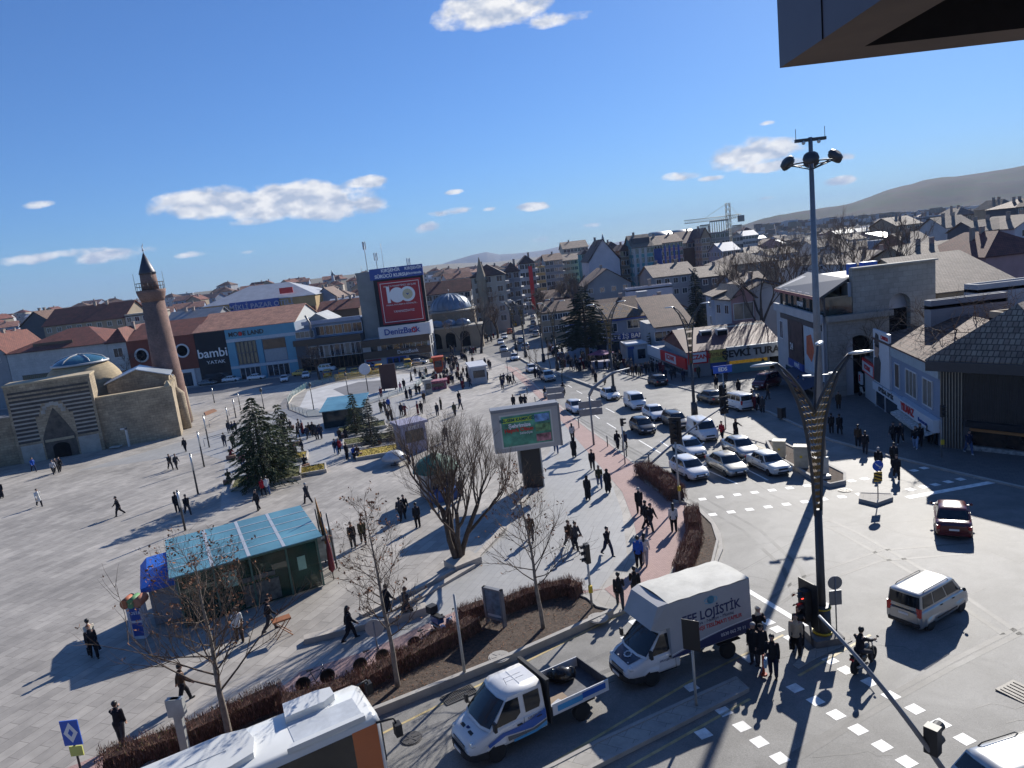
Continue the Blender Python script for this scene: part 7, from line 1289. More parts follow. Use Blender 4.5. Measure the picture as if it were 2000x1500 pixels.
    t = MB(); t.box((L/2-.035,0,c['zn']-.17),(.09,w*.85,.13)); t.box((L/2-.0,0,.38),(.08,w*1.05,.12)); t.build('grille',m_trim,root)
    t = MB(); t.box((L/2+.03,0,.5),(.02,.46,.1)); t.build('licence_plate',m_plate,root)
    t = MB(); t.box((-L/2-.012,0,.62 if H < 1.7 else .8),(.02,.46,.1)); t.build('licence_plate',m_plate,root)
    t = MB(); t.b0(-L/2-.03,-L/2+.1,-w*.84,w*.84,.3,.46); t.build('rear_bumper',m_trim if bx or H > 1.7 else pm,root)
    if c.get('rack'):
        for s in (-1,1):
            t = MB(); t.tube([(xb-.3,s*(wr-.06),H-.03),(xb-.42,s*(wr-.06),H+.06),(xc+.45,s*(wr-.06),H+.06),(xc+.3,s*(wr-.06),H-.03)],.018,6); t.build('roof_rail',m_trim,root)
    return root
def recolor(root,mat,base):
    def f(o):
        for ch in [c for c in COL.objects if c.parent == o] if False else CH(o):f(ch)
        if o.type == 'MESH':
            for sl in o.material_slots:
                if sl.material == base:sl.link = 'OBJECT'; sl.material = mat
    f(root)
CHD = {}
def CH(o):return CHD.get(o.name,())
def clone(o,parent=None):
    c = o.copy(); COL.objects.link(c)
    if parent:c.parent = parent
    CHD[c.name] = [clone(ch,c) for ch in kids(o)]
    return c
PROTO = {}
def seat(o,p,ang,s=1.):
    """stand a thing on the sloping ground, heading ang (radians, x axis)"""
    n = Vector((0,.036,1)).normalized() if p.y < 160 else Vector((0,0,1))
    q = Vector((0,0,1)).rotation_difference(n); o.rotation_mode = 'QUATERNION'; o.rotation_quaternion = q @ Matrix.Rotation(ang,3,'Z').to_quaternion(); o.location = p; o.scale = (s,s,s)
def car(kind,px,py,hx,hy,pm,label,cat='car',group=None,name=None,dz=.0):
    nm = name or {'mpv':'minivan','van':'delivery_van'}.get(kind,'car')
    p = G(px,py,dz); q = G(px+hx,py+hy,dz); a = wang(p,q)
    if kind not in PROTO:o = PROTO[kind] = make_car(kind,nm); CHD[o.name] = kids(o); [CHD.__setitem__(c.name,kids(c)) for c in kids(o)]; src = True
    else:o = clone(PROTO[kind]); src = False
    if src:pass
    recolor(o,pm,P_W); o.name = nm
    seat(o,p,a); tag(o,label,cat,group); return o
GQ = 'cars queuing at the junction'; dv = (44,26)
car('hatch',1347,929,44,24,P_W,'white hatchback in the left queuing lane, nearest the brown hedge',group=GQ)
car('sedan',1346,886,44,25,P_W,'white sedan directly behind the white hatchback by the hedge, partly behind the signal pole',group=GQ)
car('sedan',1420,920,44,24,P_B,'beige silver sedan at the front of the middle queuing lane',group=GQ)
car('sedan',1446,886,44,24,P_S,'silver sedan waiting behind the beige sedan and the old boxy car',group=GQ)
car('oldsedan',1501,918,44,21,P_OW,'old boxy off-white sedan at the front of the queue beside the cabinet median',group=GQ)
car('van',1373,855,44,26,P_W,'white panel van with black front bumper in the queue','van',GQ)
car('hatch',1256,843,44,25,P_K,'black hatchback in the left lane behind the queue',group=GQ)
car('wagon',1320,832,44,25,P_K,'dark green-black estate car with roof rack in the queue',group=GQ)
car('sedan',1279,816,44,26,P_W,'white sedan between the white van and the dark estate car',group=GQ)
car('van',1241,796,44,26,P_W,'white panel van farther back in the queue, beside the lamp post','van',GQ)
car('hatch',1125,804,44,26,P_W,'white hatchback driving behind the sign gantry pole')
car('sedan',1192,778,44,26,P_W,'white sedan driving just below the lamp post in the median')
car('suv',1071,743,40,26,P_S,'silver estate car driving down the street behind the two scooters')
car('sedan',1039,726,38,26,P_W,'white sedan on the street, left of the start of the tree shade')
car('sedan',1005,703,30,28,P_W,'small white sedan on the bend of the street')
GS = 'small cars far up the street'
car('suv',984,687,20,28,P_S,'silver car beside the left kerb where the street narrows',group=GS)
car('sedan',978,672,14,28,P_W,'white car at the far left kerb behind the silver one',group=GS)
car('sedan',985,661,10,26,P_W,'last white car before the street bends out of sight',group=GS)
car('hatch',1284,751,-40,-13,P_K,'dark car driving away in the far carriageway, in front of the pharmacy',name='car')
car('sedan',1388,785,-44,-13,P_K,'black sedan driving away behind the tall lamp post')
car('mpv',1441,798,-44,-12,P_W,'white minivan seen from behind near the kerb of the far carriageway','minivan')
car('mpv',1497,757,-30,10,P_R,'dark red minivan parked on the pavement before the jeweller shop','minivan',dz=PH)
car('sedan',1860,1028,-6,-40,P_R,'dark red sedan driving away at the right, half in shade')
_c = car('mpv',1815,1200,62,-36,P_S,'silver minivan turning on the open junction, rear towards us','minivan'); _c.scale = (.9,.9,.92)
car('suv',2020,1560,80,-28,P_S,'silver car cut off by the bottom right corner')
car('hatch',1236,1655,-60,28,P_W,'white car whose roof just shows at the bottom edge')
GP = 'cars parked along the shops'
for i,(k,x,y,hx,hy,c,l) in enumerate([('sedan',406,752,30,-3,P_G,'grey car at the left end of the parked row, behind the minaret foot'),('sedan',453,745,30,-3,P_W,'white sedan parked before the black shopfront'),('sedan',502,741,30,-3,P_W,'white sedan parked before the light blue shopfront door'),
    ('hatch',556,745,-3,14,P_W,'white car facing the square beside the parked row'),('hatch',598,738,-3,14,P_W,'small white hatchback facing the square, next to a taxi'),('sedan',590,733,30,-3,P_Y,'yellow taxi parked between two white cars'),
    ('mpv',640,725,30,-3,P_W,'white minivan parked behind the taxis'),('mpv',641,737,6,-10,P_Y,'yellow taxi van at the left end of the taxi rank'),('mpv',671,735,6,-10,P_Y,'second yellow taxi van of the rank'),('hatch',694,731,6,-10,P_Y,'yellow taxi with sunlit rear in the middle of the rank'),
    ('mpv',718,729,6,-10,P_Y,'yellow taxi van right of the middle of the rank'),('mpv',741,727,6,-10,P_Y,'tall yellow taxi at the right end of the rank'),('sedan',722,719,30,-3,P_BL,'blue car parked between the taxis and the bank'),
    ('mpv',797,717,6,12,P_Y,'yellow taxi alone near the bank corner'),('sedan',817,712,30,-3,P_S,'pale silver sedan parked at the bank corner'),('sedan',858,707,30,-4,P_Y,'yellow taxi right of the orange kiosk'),
    ('wagon',760,724,30,-3,P_G,'dark estate car at the end of the taxi rank')]):
    car(k,x,y,hx,hy,c,l,group=GP,dz=PH)
for i,(k,x,y,c,l) in enumerate([('sedan',1041,623,P_S,'silver'),('suv',1042,634,P_K,'black'),('suv',1040,646,P_K,'dark'),('sedan',1057,644,P_W,'white'),('suv',1047,656,P_S,'silver'),('sedan',1017,669,P_S,'silver'),('suv',1027,682,P_G,'grey'),
    ('sedan',1085,689,P_W,'white'),('sedan',1096,702,P_R,'dark red'),('mpv',987,645,P_O,'orange'),('sedan',996,651,P_O,'orange'),('hatch',1011,631,P_Y,'yellow'),('hatch',1005,636,P_Y,'pale yellow'),('sedan',1026,617,P_S,'grey'),('sedan',1030,607,P_W,'white')]):
    car(k,x,y,0,-9,c,l+' car in the far street traffic, '+['far end of the street','third from the far end','beside the pale van of lamp posts','under the blue awning','in mid street before the shade','left of the median trees','by the start of the median','parked in deep shade before the crowd','nearest in the shade beside the crowd','at the left kerb by the bare tree','low one behind the orange van','farther taxi at the left kerb','nearer taxi at the left kerb','second from the far end','last of all near the vanishing street'][i],group='cars in the far street')
# ---------------------------------------------------------------- trucks
def truck_front(root,pm,hood_dark=False,cabL=1.75,rear=-0.2,crew=False):
    """van-style cab; x from rear to 2.85, origin between axles"""
    w = .99; F = 2.85; b = rear
    st = [(b,w,.42,1.25),(b+.4,w,.42,1.25),(1.5,w,.42,1.25),(1.95,w*.98,.42,1.2),(2.35,w*.95,.42,1.08),(2.65,w*.88,.42,.95),(2.8,w*.78,.45,.82),(F,w*.66,.5,.72)]
    body = loft([ring(*s) for s in st]).build('body',[pm,m_under],root)
    cut = MB(); cut.lathe([(.44,-1.4),(.44,1.4)],(1.85,0,.36),20,0,True,'y'); boolcut(body,cut.build('cut',m_under))
    t = MB(); t.b0(b,2.5,-.75,.75,.3,.9); t.build('underbody',m_under,root)
    # cab top
    zb,ze,H = 1.18,2.06,2.2; wb,wr = .93,.80; xa,xb = 2.05,1.18
    rings = []
    for x0,wy,z,bu in ((xa,wb,zb,.16),(xb,wr,ze,.12),(xb-.1,wr-.08,H-.03,.1),(xb-.4,wr-.35,H,.05)):
        rings.append([(x0+bu,-wy*.5,z),(x0+bu,wy*.5,z),(x0,wy,z),(b,wy,z),(b,-wy,z),(x0,-wy,z)])
    t = MB(); n = 6
    for q in rings:t.v += q
    for i in range(3):
        for k in range(n):t.f.append((i*n+k,i*n+(k+1) % n,(i+1)*n+(k+1) % n,(i+1)*n+k)); t.m.append(0); t.sm.append(i > 0)
    t.f.append(tuple(range(18,24))); t.m.append(0); t.sm.append(False)
    for k in (-.12,.12) if crew else ():t.b0(b+.3,xb-.35,k-.012,k+.012,H,H+.012)
    if crew:t.b0((b+xb)/2-.012,(b+xb)/2+.012,-.5,.5,H,H+.012)
    t.build('cab_roof',pm,root)
    t = MB()
    for k in range(5):
        ya = (-.95,-.5,0,.5,.95)[k]; f = 1-max(0,abs(ya)-.5)/.5
        for v in (.08,.9):t.v.append(((xa+.16*f)*(1-v)+(xb+.12*f)*v+.02,ya*(wb*(1-v)+wr*v),zb*(1-v)+ze*v+.015))
    for k in range(4):t.f.append((k*2,k*2+2,k*2+3,k*2+1)); t.m.append(0); t.sm.append(True)
    t.build('windscreen',m_glass,root)
    for s in (-1,1):
        def P(x,z):f = (z-zb)/(ze-zb); return (x,s*(wb*(1-f)+wr*f)+s*.012,z)
        wins = [[(1.86,1.22),(1.28,1.95),(.86,1.95),(.86,1.36),(1.05,1.24)]] if True else []
        if crew:wins = [[(1.86,1.22),(1.28,1.95),(.78,1.95),(.78,1.40),(1.0,1.24)],[(.58,1.95),(-.06,1.95),(-.06,1.5),(.02,1.32),(.58,1.32)]]
        for q in wins:
            t = MB(); t.add([P(*a) for a in q],[tuple(range(len(q)))[::s]]); t.build('side_window',m_glass,root)
        t = MB(); 
        for x in ([.70,-.12] if crew else [.74,]):t.b0(x,x+.012,s*w-.01,s*w+.004,.5,1.22)
        t.build('door_seam',m_trim,root)
        for x in ([.8,.0] if crew else [.84]):
            t = MB(); t.b0(x,x+.2,s*w-.01,s*w+.03,1.02,1.06); t.build('door_handle',m_trim,root)
        t = MB(); t.box((1.92,s*1.12,1.42),(.1,.17,.32),0); t.b0(1.87,1.93,s*1.0-.06,s*1.0+.06,1.3,1.36); t.build('mirror',m_trim,root)
        t = MB(); t.ball((2.62,s*.70,.86),.2,8,0,(.75,.85,.6)); t.build('headlight',m_lamp,root)
        wheel(root,1.85,s*.86,.36,.22)
    t = MB(); t.add([(2.86,-.5,.52),(2.86,.5,.52),(2.74,.5,.84),(2.74,-.5,.84)],[(0,1,2,3)]); t.box((2.80,0,.66),(.1,.9,.22)); t.build('grille',m_trim,root)
    t = MB(); t.prism([(2.2,-.99),(2.62,-.93),(2.84,-.72),(2.93,-.4),(2.93,.4),(2.84,.72),(2.62,.93),(2.2,.99)],.33,.56); t.build('front_bumper',m_trim,root)
    t = MB(); t.box((2.945,0,.47),(.02,.5,.11)); t.build('licence_plate',m_plate,root)
# --- crew cab tipper
tr = thing('pickup_truck','white and blue crew-cab municipal pickup with an open drop-side bed','truck'); truck_front(tr,P_W,crew=True,rear=-.2)
m_bl1,m_bl2,m_bl3 = M('livery blue',(.03,.12,.45),.35,var=0),M('livery light blue',(.08,.35,.65),.35,var=0),M('livery grey',(.14,.15,.16),.35,var=0)
for s in (-1,1):
    y = s*1.0
    def band(pts,m,nm='livery',o=.0):
        t = MB(); t.add([(x,y+s*(.003+o),z) for x,z in pts],[tuple(range(len(pts)))[::-s]]); t.build(nm,m,tr)
    band([(2.2,.80),(1.6,1.0),(1.0,.98),(.5,1.05),(-.18,1.22),(-.18,.85),(.4,.72),(1.1,.80),(1.5,.86),(2.15,.68)],m_bl1)
    band([(1.42,.80),(1.0,.74),(.4,.68),(-.18,.80),(-.18,.62),(1.40,.62)],m_bl3,o=.002)
    band([(1.2,.60),(.3,.6),(-.18,.74),(-.18,.58),(.3,.5),(1.2,.5)],m_bl2,o=.004)
t = MB(); t.b0(2.35,2.55,-.42,-.18,1.0,1.06); t.b0(2.35,2.55,.18,.42,1.0,1.06); t.build('bonnet_vent',m_trim,tr)
m_navy = M('navy print',(.02,.03,.12),.6,var=0)
t = MB(); t.lathe([(.09,0),(.09,.01)],(2.42,0,1.075),12); t.build('emblem',m_navy,tr)
m_bedm = M('grey bed steel',(.10,.10,.11),.6,metal=.3,var=.3,vs=4)
t = MB(); t.b0(-2.95,-.42,-1.02,1.02,.78,.86); t.build('bed_floor',m_bedm,tr)
t = MB(); t.b0(-.42,-.34,-1.0,1.0,.5,2.18); t.b0(-.45,-.30,-1.02,1.02,2.12,2.24); t.build('headboard',m_trim,tr)
for s in (-1,1):
    t = MB(); t.b0(-2.95,-.45,s*1.03-.02,s*1.03+.02,.80,1.24); o = t.build('side_board',[P_W],tr)
    t = MB(); t.b0(-1.75,-.65,s*1.056-.004,s*1.056+.004,.9,1.12); t.build('livery',m_bl2,o); t = MB(); t.b0(-2.8,-1.75,s*1.056-.004,s*1.056+.004,.95,1.17); t.build('livery',m_bl1,o)
    wheel(tr,-1.75,s*.86,.36,.22); t = MB(); t.b0(-2.3,-1.2,s*.86-.16,s*.86+.16,.70,.76); t.build('mudguard',m_trim,tr)
t = MB(); t.b0(-2.98,-2.94,-1.03,1.03,.80,1.24); t.build('tailgate',m_bedm,tr); t = MB(); t.b0(-3.0,.2,-.4,.4,.45,.66); t.b0(-3.3,-2.95,-.06,.06,.5,.58); t.build('chassis',m_under,tr)
t = MB(); t.tube([(.9,.3,2.2),(1.0,.3,2.5)],.006,4); t.build('aerial',m_trim,tr)
text('KIRŞEHİR',.13,m_navy,tr,(.28,1.002,1.12),(math.pi/2,0,math.pi),depth=.002); text('BELEDİYESİ',.07,m_navy,tr,(.28,1.002,1.03),(math.pi/2,0,math.pi),depth=.002)
pt = G(1036,1420); at_ = wang(G(1137,1372),G(930,1470)); seat(tr,pt,at_)
def lpos(root,v):
    bpy.context.view_layer.update(); return root.matrix_world @ Vector(v)
m_bag = M('black plastic',(.012,.012,.014),.25,var=.3,vs=4)
bg = MB(); bg.ball((0,0,.25),.42,14,0,(1.1,.8,.72)); bg.ball((.3,.1,.22),.26,10); bg.ball((-.35,.12,.2),.25,10)
o = bg.mesh('rubbish_bag',[m_bag]); 
for v in o.vertices:v.co *= 1+.16*noise.noise(v.co*5)
ob = bpy.data.objects.new('rubbish_bag',o); COL.objects.link(ob); ob.location = lpos(tr,(-1.9,-.5,.86)); tag(ob,'shiny black rubbish bag lying in the open truck bed','rubbish bag')
t = MB(); t.box((0,0,.06),(.8,.6,.12)); ob = t.build('plywood_board',M('plywood',(.30,.22,.15),.8),None,lpos(tr,(-.95,.6,.87)),at_); tag(ob,'brown board lying in the truck bed behind the cab','board')
t = MB(); t.box((0,0,.03),(.5,.25,.06)); ob = t.build('plastic_sheet',M('clear plastic',(.55,.56,.58),.2),None,lpos(tr,(-.75,.82,1.0)),at_+.3); tag(ob,'crumpled pale plastic sheet beside the board in the truck bed','plastic sheet')
# --- box truck
bt = thing('box_truck','white box truck with dark bonnet and large lettering on its side','truck'); truck_front(bt,P_W,rear=.55)
t = MB(); t.add([(1.98,-.70,1.225),(2.36,-.66,1.105),(2.66,-.55,.975),(2.66,.55,.975),(2.36,.66,1.105),(1.98,.70,1.225)],[(0,1,4,5),(1,2,3,4)]); t.build('bonnet_wrap',M('bonnet navy',(.015,.018,.04),.3,var=.1,coat=.5),bt)
for yy in (-.32,.42):
    t = MB(); t.add([(2.05,yy-.05,1.212),(2.62,yy-.02,.995),(2.62,yy+.06,.995),(2.05,yy,1.212)],[(0,1,2,3)]); t.build('bonnet_stripe',P_W,bt)
t = MB(); 
for k in range(9):a = k*.7; t.box((2.35+.13*math.cos(a),.06+.17*math.sin(a),1.122-.05*math.cos(a)),(.07,.11,.012),a)
t.build('emblem',m_plate,bt)
m_tarp = M('dirty white tarpaulin',(.52,.51,.46),.7,var=.18,vs=1.2,bump=.3,bs=3); m_tarp2 = M('grey box side',(.40,.40,.41),.6,var=.08,vs=1)
XB0,XB1,ZB0,ZB1,WB = -3.0,.95,.95,3.25,1.08
t = MB(); t.b0(XB0,XB1,-WB,WB,ZB0,ZB1); t.build('cargo_box',m_tarp2,bt)
t = MB()
for i in range(9):
    x0 = XB0+(XB1-XB0)*i/8
    for j in range(7):
        y = -WB+.0+2*WB*j/6; t.v.append((x0,y*1.01,ZB1+.02+.09*math.sin(math.pi*j/6)+(.03 if i % 2 else 0)))
for i in range(8):
    for j in range(6):t.f.append((i*7+j,(i+1)*7+j,(i+1)*7+j+1,i*7+j+1)); t.m.append(0); t.sm.append(True)
t.build('tarpaulin_roof',m_tarp,bt)
t = MB(); t.add([(XB1,-WB,2.26),(XB1,WB,2.26),(1.28,WB-.02,2.24),(1.28,-WB+.02,2.24),(1.78,-WB+.06,2.36),(1.78,WB-.06,2.36),(XB1,-WB,ZB1+.03),(XB1,WB,ZB1+.03),(1.35,-WB+.1,3.2),(1.35,WB-.1,3.2)],
      [(0,1,2,3),(3,2,5,4),(4,5,9,8),(8,9,7,6),(0,3,4,8,6),(1,7,9,5,2)]); t.build('wind_deflector',m_tarp2,bt)
m_pr = M('print navy',(.025,.03,.10),.6,var=0); m_pred = M('print red',(.45,.03,.04),.6,var=0); m_pbl = M('print sky blue',(.12,.38,.55),.6,var=0)
ysd = WB+.004; RT = (math.pi/2,0,math.pi)
t = MB(); pts = [(.95,.97),(-3.0,.97),(-3.0,1.5)]+[(-3.0+3.95*k/10,1.5-.05*k/10-.42*(k/10)**2) for k in range(1,11)]
t.add([(x,WB+.005,z) for x,z in pts],[tuple(range(len(pts)))]); t.build('livery',m_pr,bt)
t = MB(); pts2 = [(-3.0+3.95*k/10,1.56-.04*k/10-.40*(k/10)**2) for k in range(11)]; t.add([(x,WB+.006,z) for x,z in pts2]+[(x,WB+.006,z-.035) for x,z in pts2[::-1]],[tuple(range(22))]); t.build('livery',m_plate,bt)
text('EFE LOJİSTİK',.52,m_pr,bt,(-1.05,ysd,2.33),RT,depth=.003,bold=.012,sx=.93); text('Mobilya - Nakliye - Montaj',.2,m_pr,bt,(-1.05,ysd,2.04),RT,depth=.003)
text('YURT DIŞI TESLİMATI YAPILIR',.23,m_pred,bt,(-1.1,ysd,1.80),RT,depth=.003,bold=.006,sx=.92); text('0530 062 70 11',.2,m_plate,bt,(-2.05,ysd+.004,1.22),RT,depth=.003)
t = MB()
for k in range(14):
    a = k*.42; r = .26; t.add([(-1.05+r*math.cos(a)*1.3,ysd,2.86+.16*math.sin(a)),(-1.05+(r-.09)*math.cos(a+.3)*1.3,ysd,2.86+.10*math.sin(a+.3)),(-1.05+r*math.cos(a+.42)*1.3,ysd,2.86+.16*math.sin(a+.42))],[(0,1,2)])
t.lathe([(.01,0),(.17,0)],(-1.05,ysd+.001,2.88),16,0,False,'y'); t.build('emblem',m_pbl,bt)
t = MB(); t.b0(-3.0,.9,-.45,.45,.5,.9); t.b0(-3.25,-2.95,-1.0,1.0,.62,.7); t.build('chassis',m_under,bt)
for s in (-1,1):
    wheel(bt,-1.85,s*.86,.36,.22); t = MB(); t.b0(-3.05,-2.98,s*.9-.12,s*.9+.12,.72,.84); t.build('tail_light',m_tail,bt); t = MB(); t.b0(-2.4,-1.3,s*.9-.14,s*.9+.14,.76,.80); t.build('mudguard',m_trim,bt)
seat(bt,G(1325,1292),wang(G(1440,1258),G(1228,1334)))
text('EFE LOJİSTİK',.11,m_pr,bt,(1.15,1.003,.95),RT,depth=.002)
# --- city bus (its roof fills the lower left)
def Gz(px,py,z):
    r = ray(px,py); t = (z-CAMH)/r.z; return Vector((r.x*t,r.y*t,z))
HB = 3.05; c1 = Gz(742,1392,HB); c2 = Gz(486,1504,HB); fx_ = (c1-c2); fx_.z = 0; ab = math.atan2(fx_.y,fx_.x); lft = Vector((-math.sin(ab),math.cos(ab),0))
bus = thing('city_bus','white and orange city bus with dark windows, seen mostly as its long roof','bus'); Lb,Wb = 12.,2.3
cen = c1-Vector((math.cos(ab),math.sin(ab),0))*Lb/2+lft*Wb/2; bus.location = (cen.x,cen.y,gz(cen.x,cen.y)); bus.rotation_euler = (0,0,ab)
def rr(x,w,z0,z1,r=.16):return [(x,-w+.05,z0),(x,w-.05,z0),(x,w,z0+.1),(x,w,z1-r),(x,w-.05,z1-.05),(x,w-r,z1),(x,-w+r,z1),(x,-w+.05,z1-.05),(x,-w,z1-r),(x,-w,z0+.1)]
HL = HB-bus.location.z
loft([rr(-Lb/2,Wb/2-.05,.35,HL-.1),rr(-Lb/2+.1,Wb/2,.3,HL),rr(Lb/2-.25,Wb/2,.3,HL),rr(Lb/2-.05,Wb/2-.06,.32,HL-.12),rr(Lb/2,Wb/2-.14,.38,HL-.3)]).build('body',paint('bus white',(.70,.71,.69)),bus)
for s in (-1,1):
    t = MB(); t.b0(-Lb/2+.4,Lb/2-1.0,s*Wb/2-.01,s*Wb/2+.012,1.0,HL-.32); t.build('side_window',m_glass,bus)
    t = MB(); t.b0(Lb/2-1.0,Lb/2-.16,s*Wb/2-.01,s*Wb/2+.014,.4,HL-.3); t.build('corner_panel',P_O,bus)
    t = MB(); t.b0(-Lb/2+.4,Lb/2-1.0,s*Wb/2-.01,s*Wb/2+.012,.35,.98); t.build('side_skirt',P_O,bus)
    t = MB(); t.tube([(Lb/2-.2,s*1.2,HL-.25),(Lb/2+.35,s*1.35,HL-.25),(Lb/2+.42,s*1.42,HL-.45)],.04,6); t.box((Lb/2+.42,s*1.45,HL-.62),(.22,.3,.42)); t.build('mirror',m_trim,bus)
    for x in (-3.4,3.2):wheel(bus,x,s*1.1,.48,.28)
t = MB(); t.b0(Lb/2-.02,Lb/2+.02,-1.05,1.05,1.0,HL-.45); t.build('windscreen',m_glass,bus)
m_bus2 = paint('bus roof pod',(.66,.67,.65)); z = HL
t = MB(); t.prism([(-1.6,-.85),(1.4,-.9),(2.1,-.7),(2.25,0),(2.1,.7),(1.4,.9),(-1.6,.85)],z-.02,z+.2); t.b0(-1.55,1.4,-.06,-.03,z+.2,z+.22); t.build('air_conditioner',m_bus2,bus)
t = MB(); t.prism([(-5.2,-.95),(-2.0,-.95),(-1.7,-.7),(-1.7,.7),(-2.0,.95),(-5.2,.95)],z-.02,z+.26,0); o = t.build('air_conditioner',m_bus2,bus)
for i in range(3):
    for j in range(2):
        t = MB(); t.lathe([(.05,.0),(.19,.0),(.2,.03),(.165,.03),(.16,.012),(.05,.012)],(-2.35-.42*j,-.45+.42*i,z+.262),14); t.build('fan',m_trim,o)
t = MB(); t.b0(-3.1,-2.1,-.7,.7,z+.262,z+.27); t.build('fan_panel',m_trim,o)
t = MB(); t.prism([(3.3,.35),(4.6,.35),(5.0,.55),(5.0,1.05),(4.5,1.18),(3.4,1.18)],z-.02,z+.24); t.prism([(3.0,-1.2),(5.5,-1.2),(5.5,-1.0),(3.2,-1.0)],z-.02,z+.16); t.build('roof_fairing',m_bus2,bus)
t = MB(); t.b0(3.3,5.5,-.9,.25,z+.0,z+.012); t.build('roof_hatch',M('bus hatch',(.5,.53,.56),.5),bus)
# ---------------------------------------------------------------- two wheelers
m_chr = M('bike metal',(.3,.3,.3),.3,.8,var=.1)
def bwheel(parent,x,r,w=.09):
    t = MB(); t.lathe([(r*.8,-w/2),(r,-w*.3),(r,w*.3),(r*.8,w/2),(r*.8,-w/2)],(0,0,0),18,0,True,'y'); o = t.build('wheel',m_tyre,parent,(x,0,r))
    t = MB(); t.lathe([(.03,-w*.3),(.03,w*.3)],(0,0,0),8,0,True,'y'); [t.tube([(0,0,0),(r*.82*math.cos(a),0,r*.82*math.sin(a))],.008,4) for a in [k*math.pi/4 for k in range(8)]]; t.build('spokes',m_chr,o)
def make_moto(pm,scooter=True):
    r = thing('scooter' if scooter else 'motorcycle',None,None); wr_ = .24 if scooter else .3; bwheel(r,.68,wr_,.12); bwheel(r,-.62,wr_,.13)
    t = MB()
    if scooter:
        t.prism([(-.8,-.14),(-.2,-.17),(-.15,.17),(-.8,.14)],.42,.72); t.prism([(-.25,-.15),(.35,-.15),(.35,.15),(-.25,.15)],.22,.30); t.add([(.35,-.18,.25),(.35,.18,.25),(.52,.16,.95),(.52,-.16,.95),(.45,-.18,.25),(.45,.18,.25),(.6,.14,.95),(.6,-.14,.95)],[(0,3,2,1),(4,5,6,7),(0,4,7,3),(1,2,6,5),(2,3,7,6),(0,1,5,4)])
    else:
        t.ball((.12,0,.78),.24,10,0,(1.3,.65,.7)); t.ball((-.05,0,.45),.26,8,0,(1.,.6,.8)); t.prism([(-.8,-.08),(-.5,-.12),(-.5,.12),(-.8,.08)],.68,.78)
    t.build('body',[pm],r)
    t = MB(); t.prism([(-.75,-.13),(0,-.14),(.02,.14),(-.75,.13)],.72 if scooter else .74,.82); t.build('seat',m_trim,r)
    t = MB(); t.tube([(.68,.07,wr_),(.52,.07,.95)],.025,6); t.tube([(.68,-.07,wr_),(.52,-.07,.95)],.025,6); t.tube([(.38,-.36,1.04),(.5,-.15,1.0),(.5,.15,1.0),(.38,.36,1.04)],.018,6); t.build('handlebar',m_chr,r)
    for s in (-1,1):t = MB(); t.tube([(.45,s*.25,1.03),(.48,s*.33,1.2)],.008,4); t.ball((.48,s*.34,1.22),.06,8,0,(.4,1,.8)); t.build('mirror',m_trim,r)
    t = MB(); t.ball((.62,0,.88),.09,8); t.build('headlight',m_lamp,r); t = MB(); t.box((-.84,0,.66),(.05,.16,.08)); t.build('tail_light',m_tail,r)
    t = MB(); t.tube([(0,-.16,.25),(-.75,-.18,.38)],.05,8); t.build('exhaust',m_chr,r)
    return r
def moto(px,py,hx,hy,pm,label,sc=True,dz=0.,box=False):
    o = make_moto(pm,sc); p = G(px,py,dz); a = wang(p,G(px+hx,py+hy,dz)); seat(o,p,a); tag(o,label,'scooter' if sc else 'motorcycle','scooters' if sc else None)
    if box:t = MB(); t.box((-.78,0,1.02),(.4,.42,.36)); t.build('top_box',m_trim,o)
    return o,p,a
MOTO = [moto(1687,1303,38,-30,P_K,'black motorcycle ridden over the white crossing blocks',False),moto(1066,779,20,26,P_W,'white scooter ridden along the kerb beside the grey street sign'),moto(1101,771,20,26,P_K,'dark scooter ridden in the lane, farther from the kerb'),]
moto(868,1236,40,18,P_BL,'blue and white scooter parked behind the hedge beside the pale post',True,PH,True); moto(1690,771,-20,4,P_W,'white scooter parked in the shade by the pharmacy sign',True,PH); moto(236,870,-20,2,P_K,'dark scooter parked at the foot of the stone wall',True,PH)
def bicycle(px,py,hx,hy,label,pm):
    r = thing('bicycle',label,'bicycle',group='bicycles leaning behind the hedge'); bwheel(r,.52,.33,.035); bwheel(r,-.52,.33,.035)
    t = MB(); [t.tube(q,.018,6) for q in ([(-.52,0,.33),(0,0,.28),(.38,0,.72)],[(-.15,0,.8),(0,0,.28)],[(-.52,0,.33),(-.12,0,.72),(.38,0,.74)],[(.52,0,.33),(.36,0,.92)])]; t.build('frame',pm,r)
    t = MB(); t.tube([(.30,-.28,.98),(.40,-.1,.95),(.40,.1,.95),(.30,.28,.98)],.014,6); t.build('handlebar',m_chr,r); t = MB(); t.prism([(-.3,-.07),(-.02,-.02),(-.02,.02),(-.3,.07)],.82,.87); t.build('saddle',m_trim,r)
    p = G(px,py,PH); seat(r,p,wang(p,G(px+hx,py+hy,PH)))
bicycle(832,1262,40,-14,'black bicycle on the pink path next to the parked scooter',P_K); bicycle(727,1303,40,-16,'bicycle on the pink path between the bare tree and the round sign',P_G); bicycle(618,1342,40,-14,'dark bicycle on the pink path behind the bus',P_K)
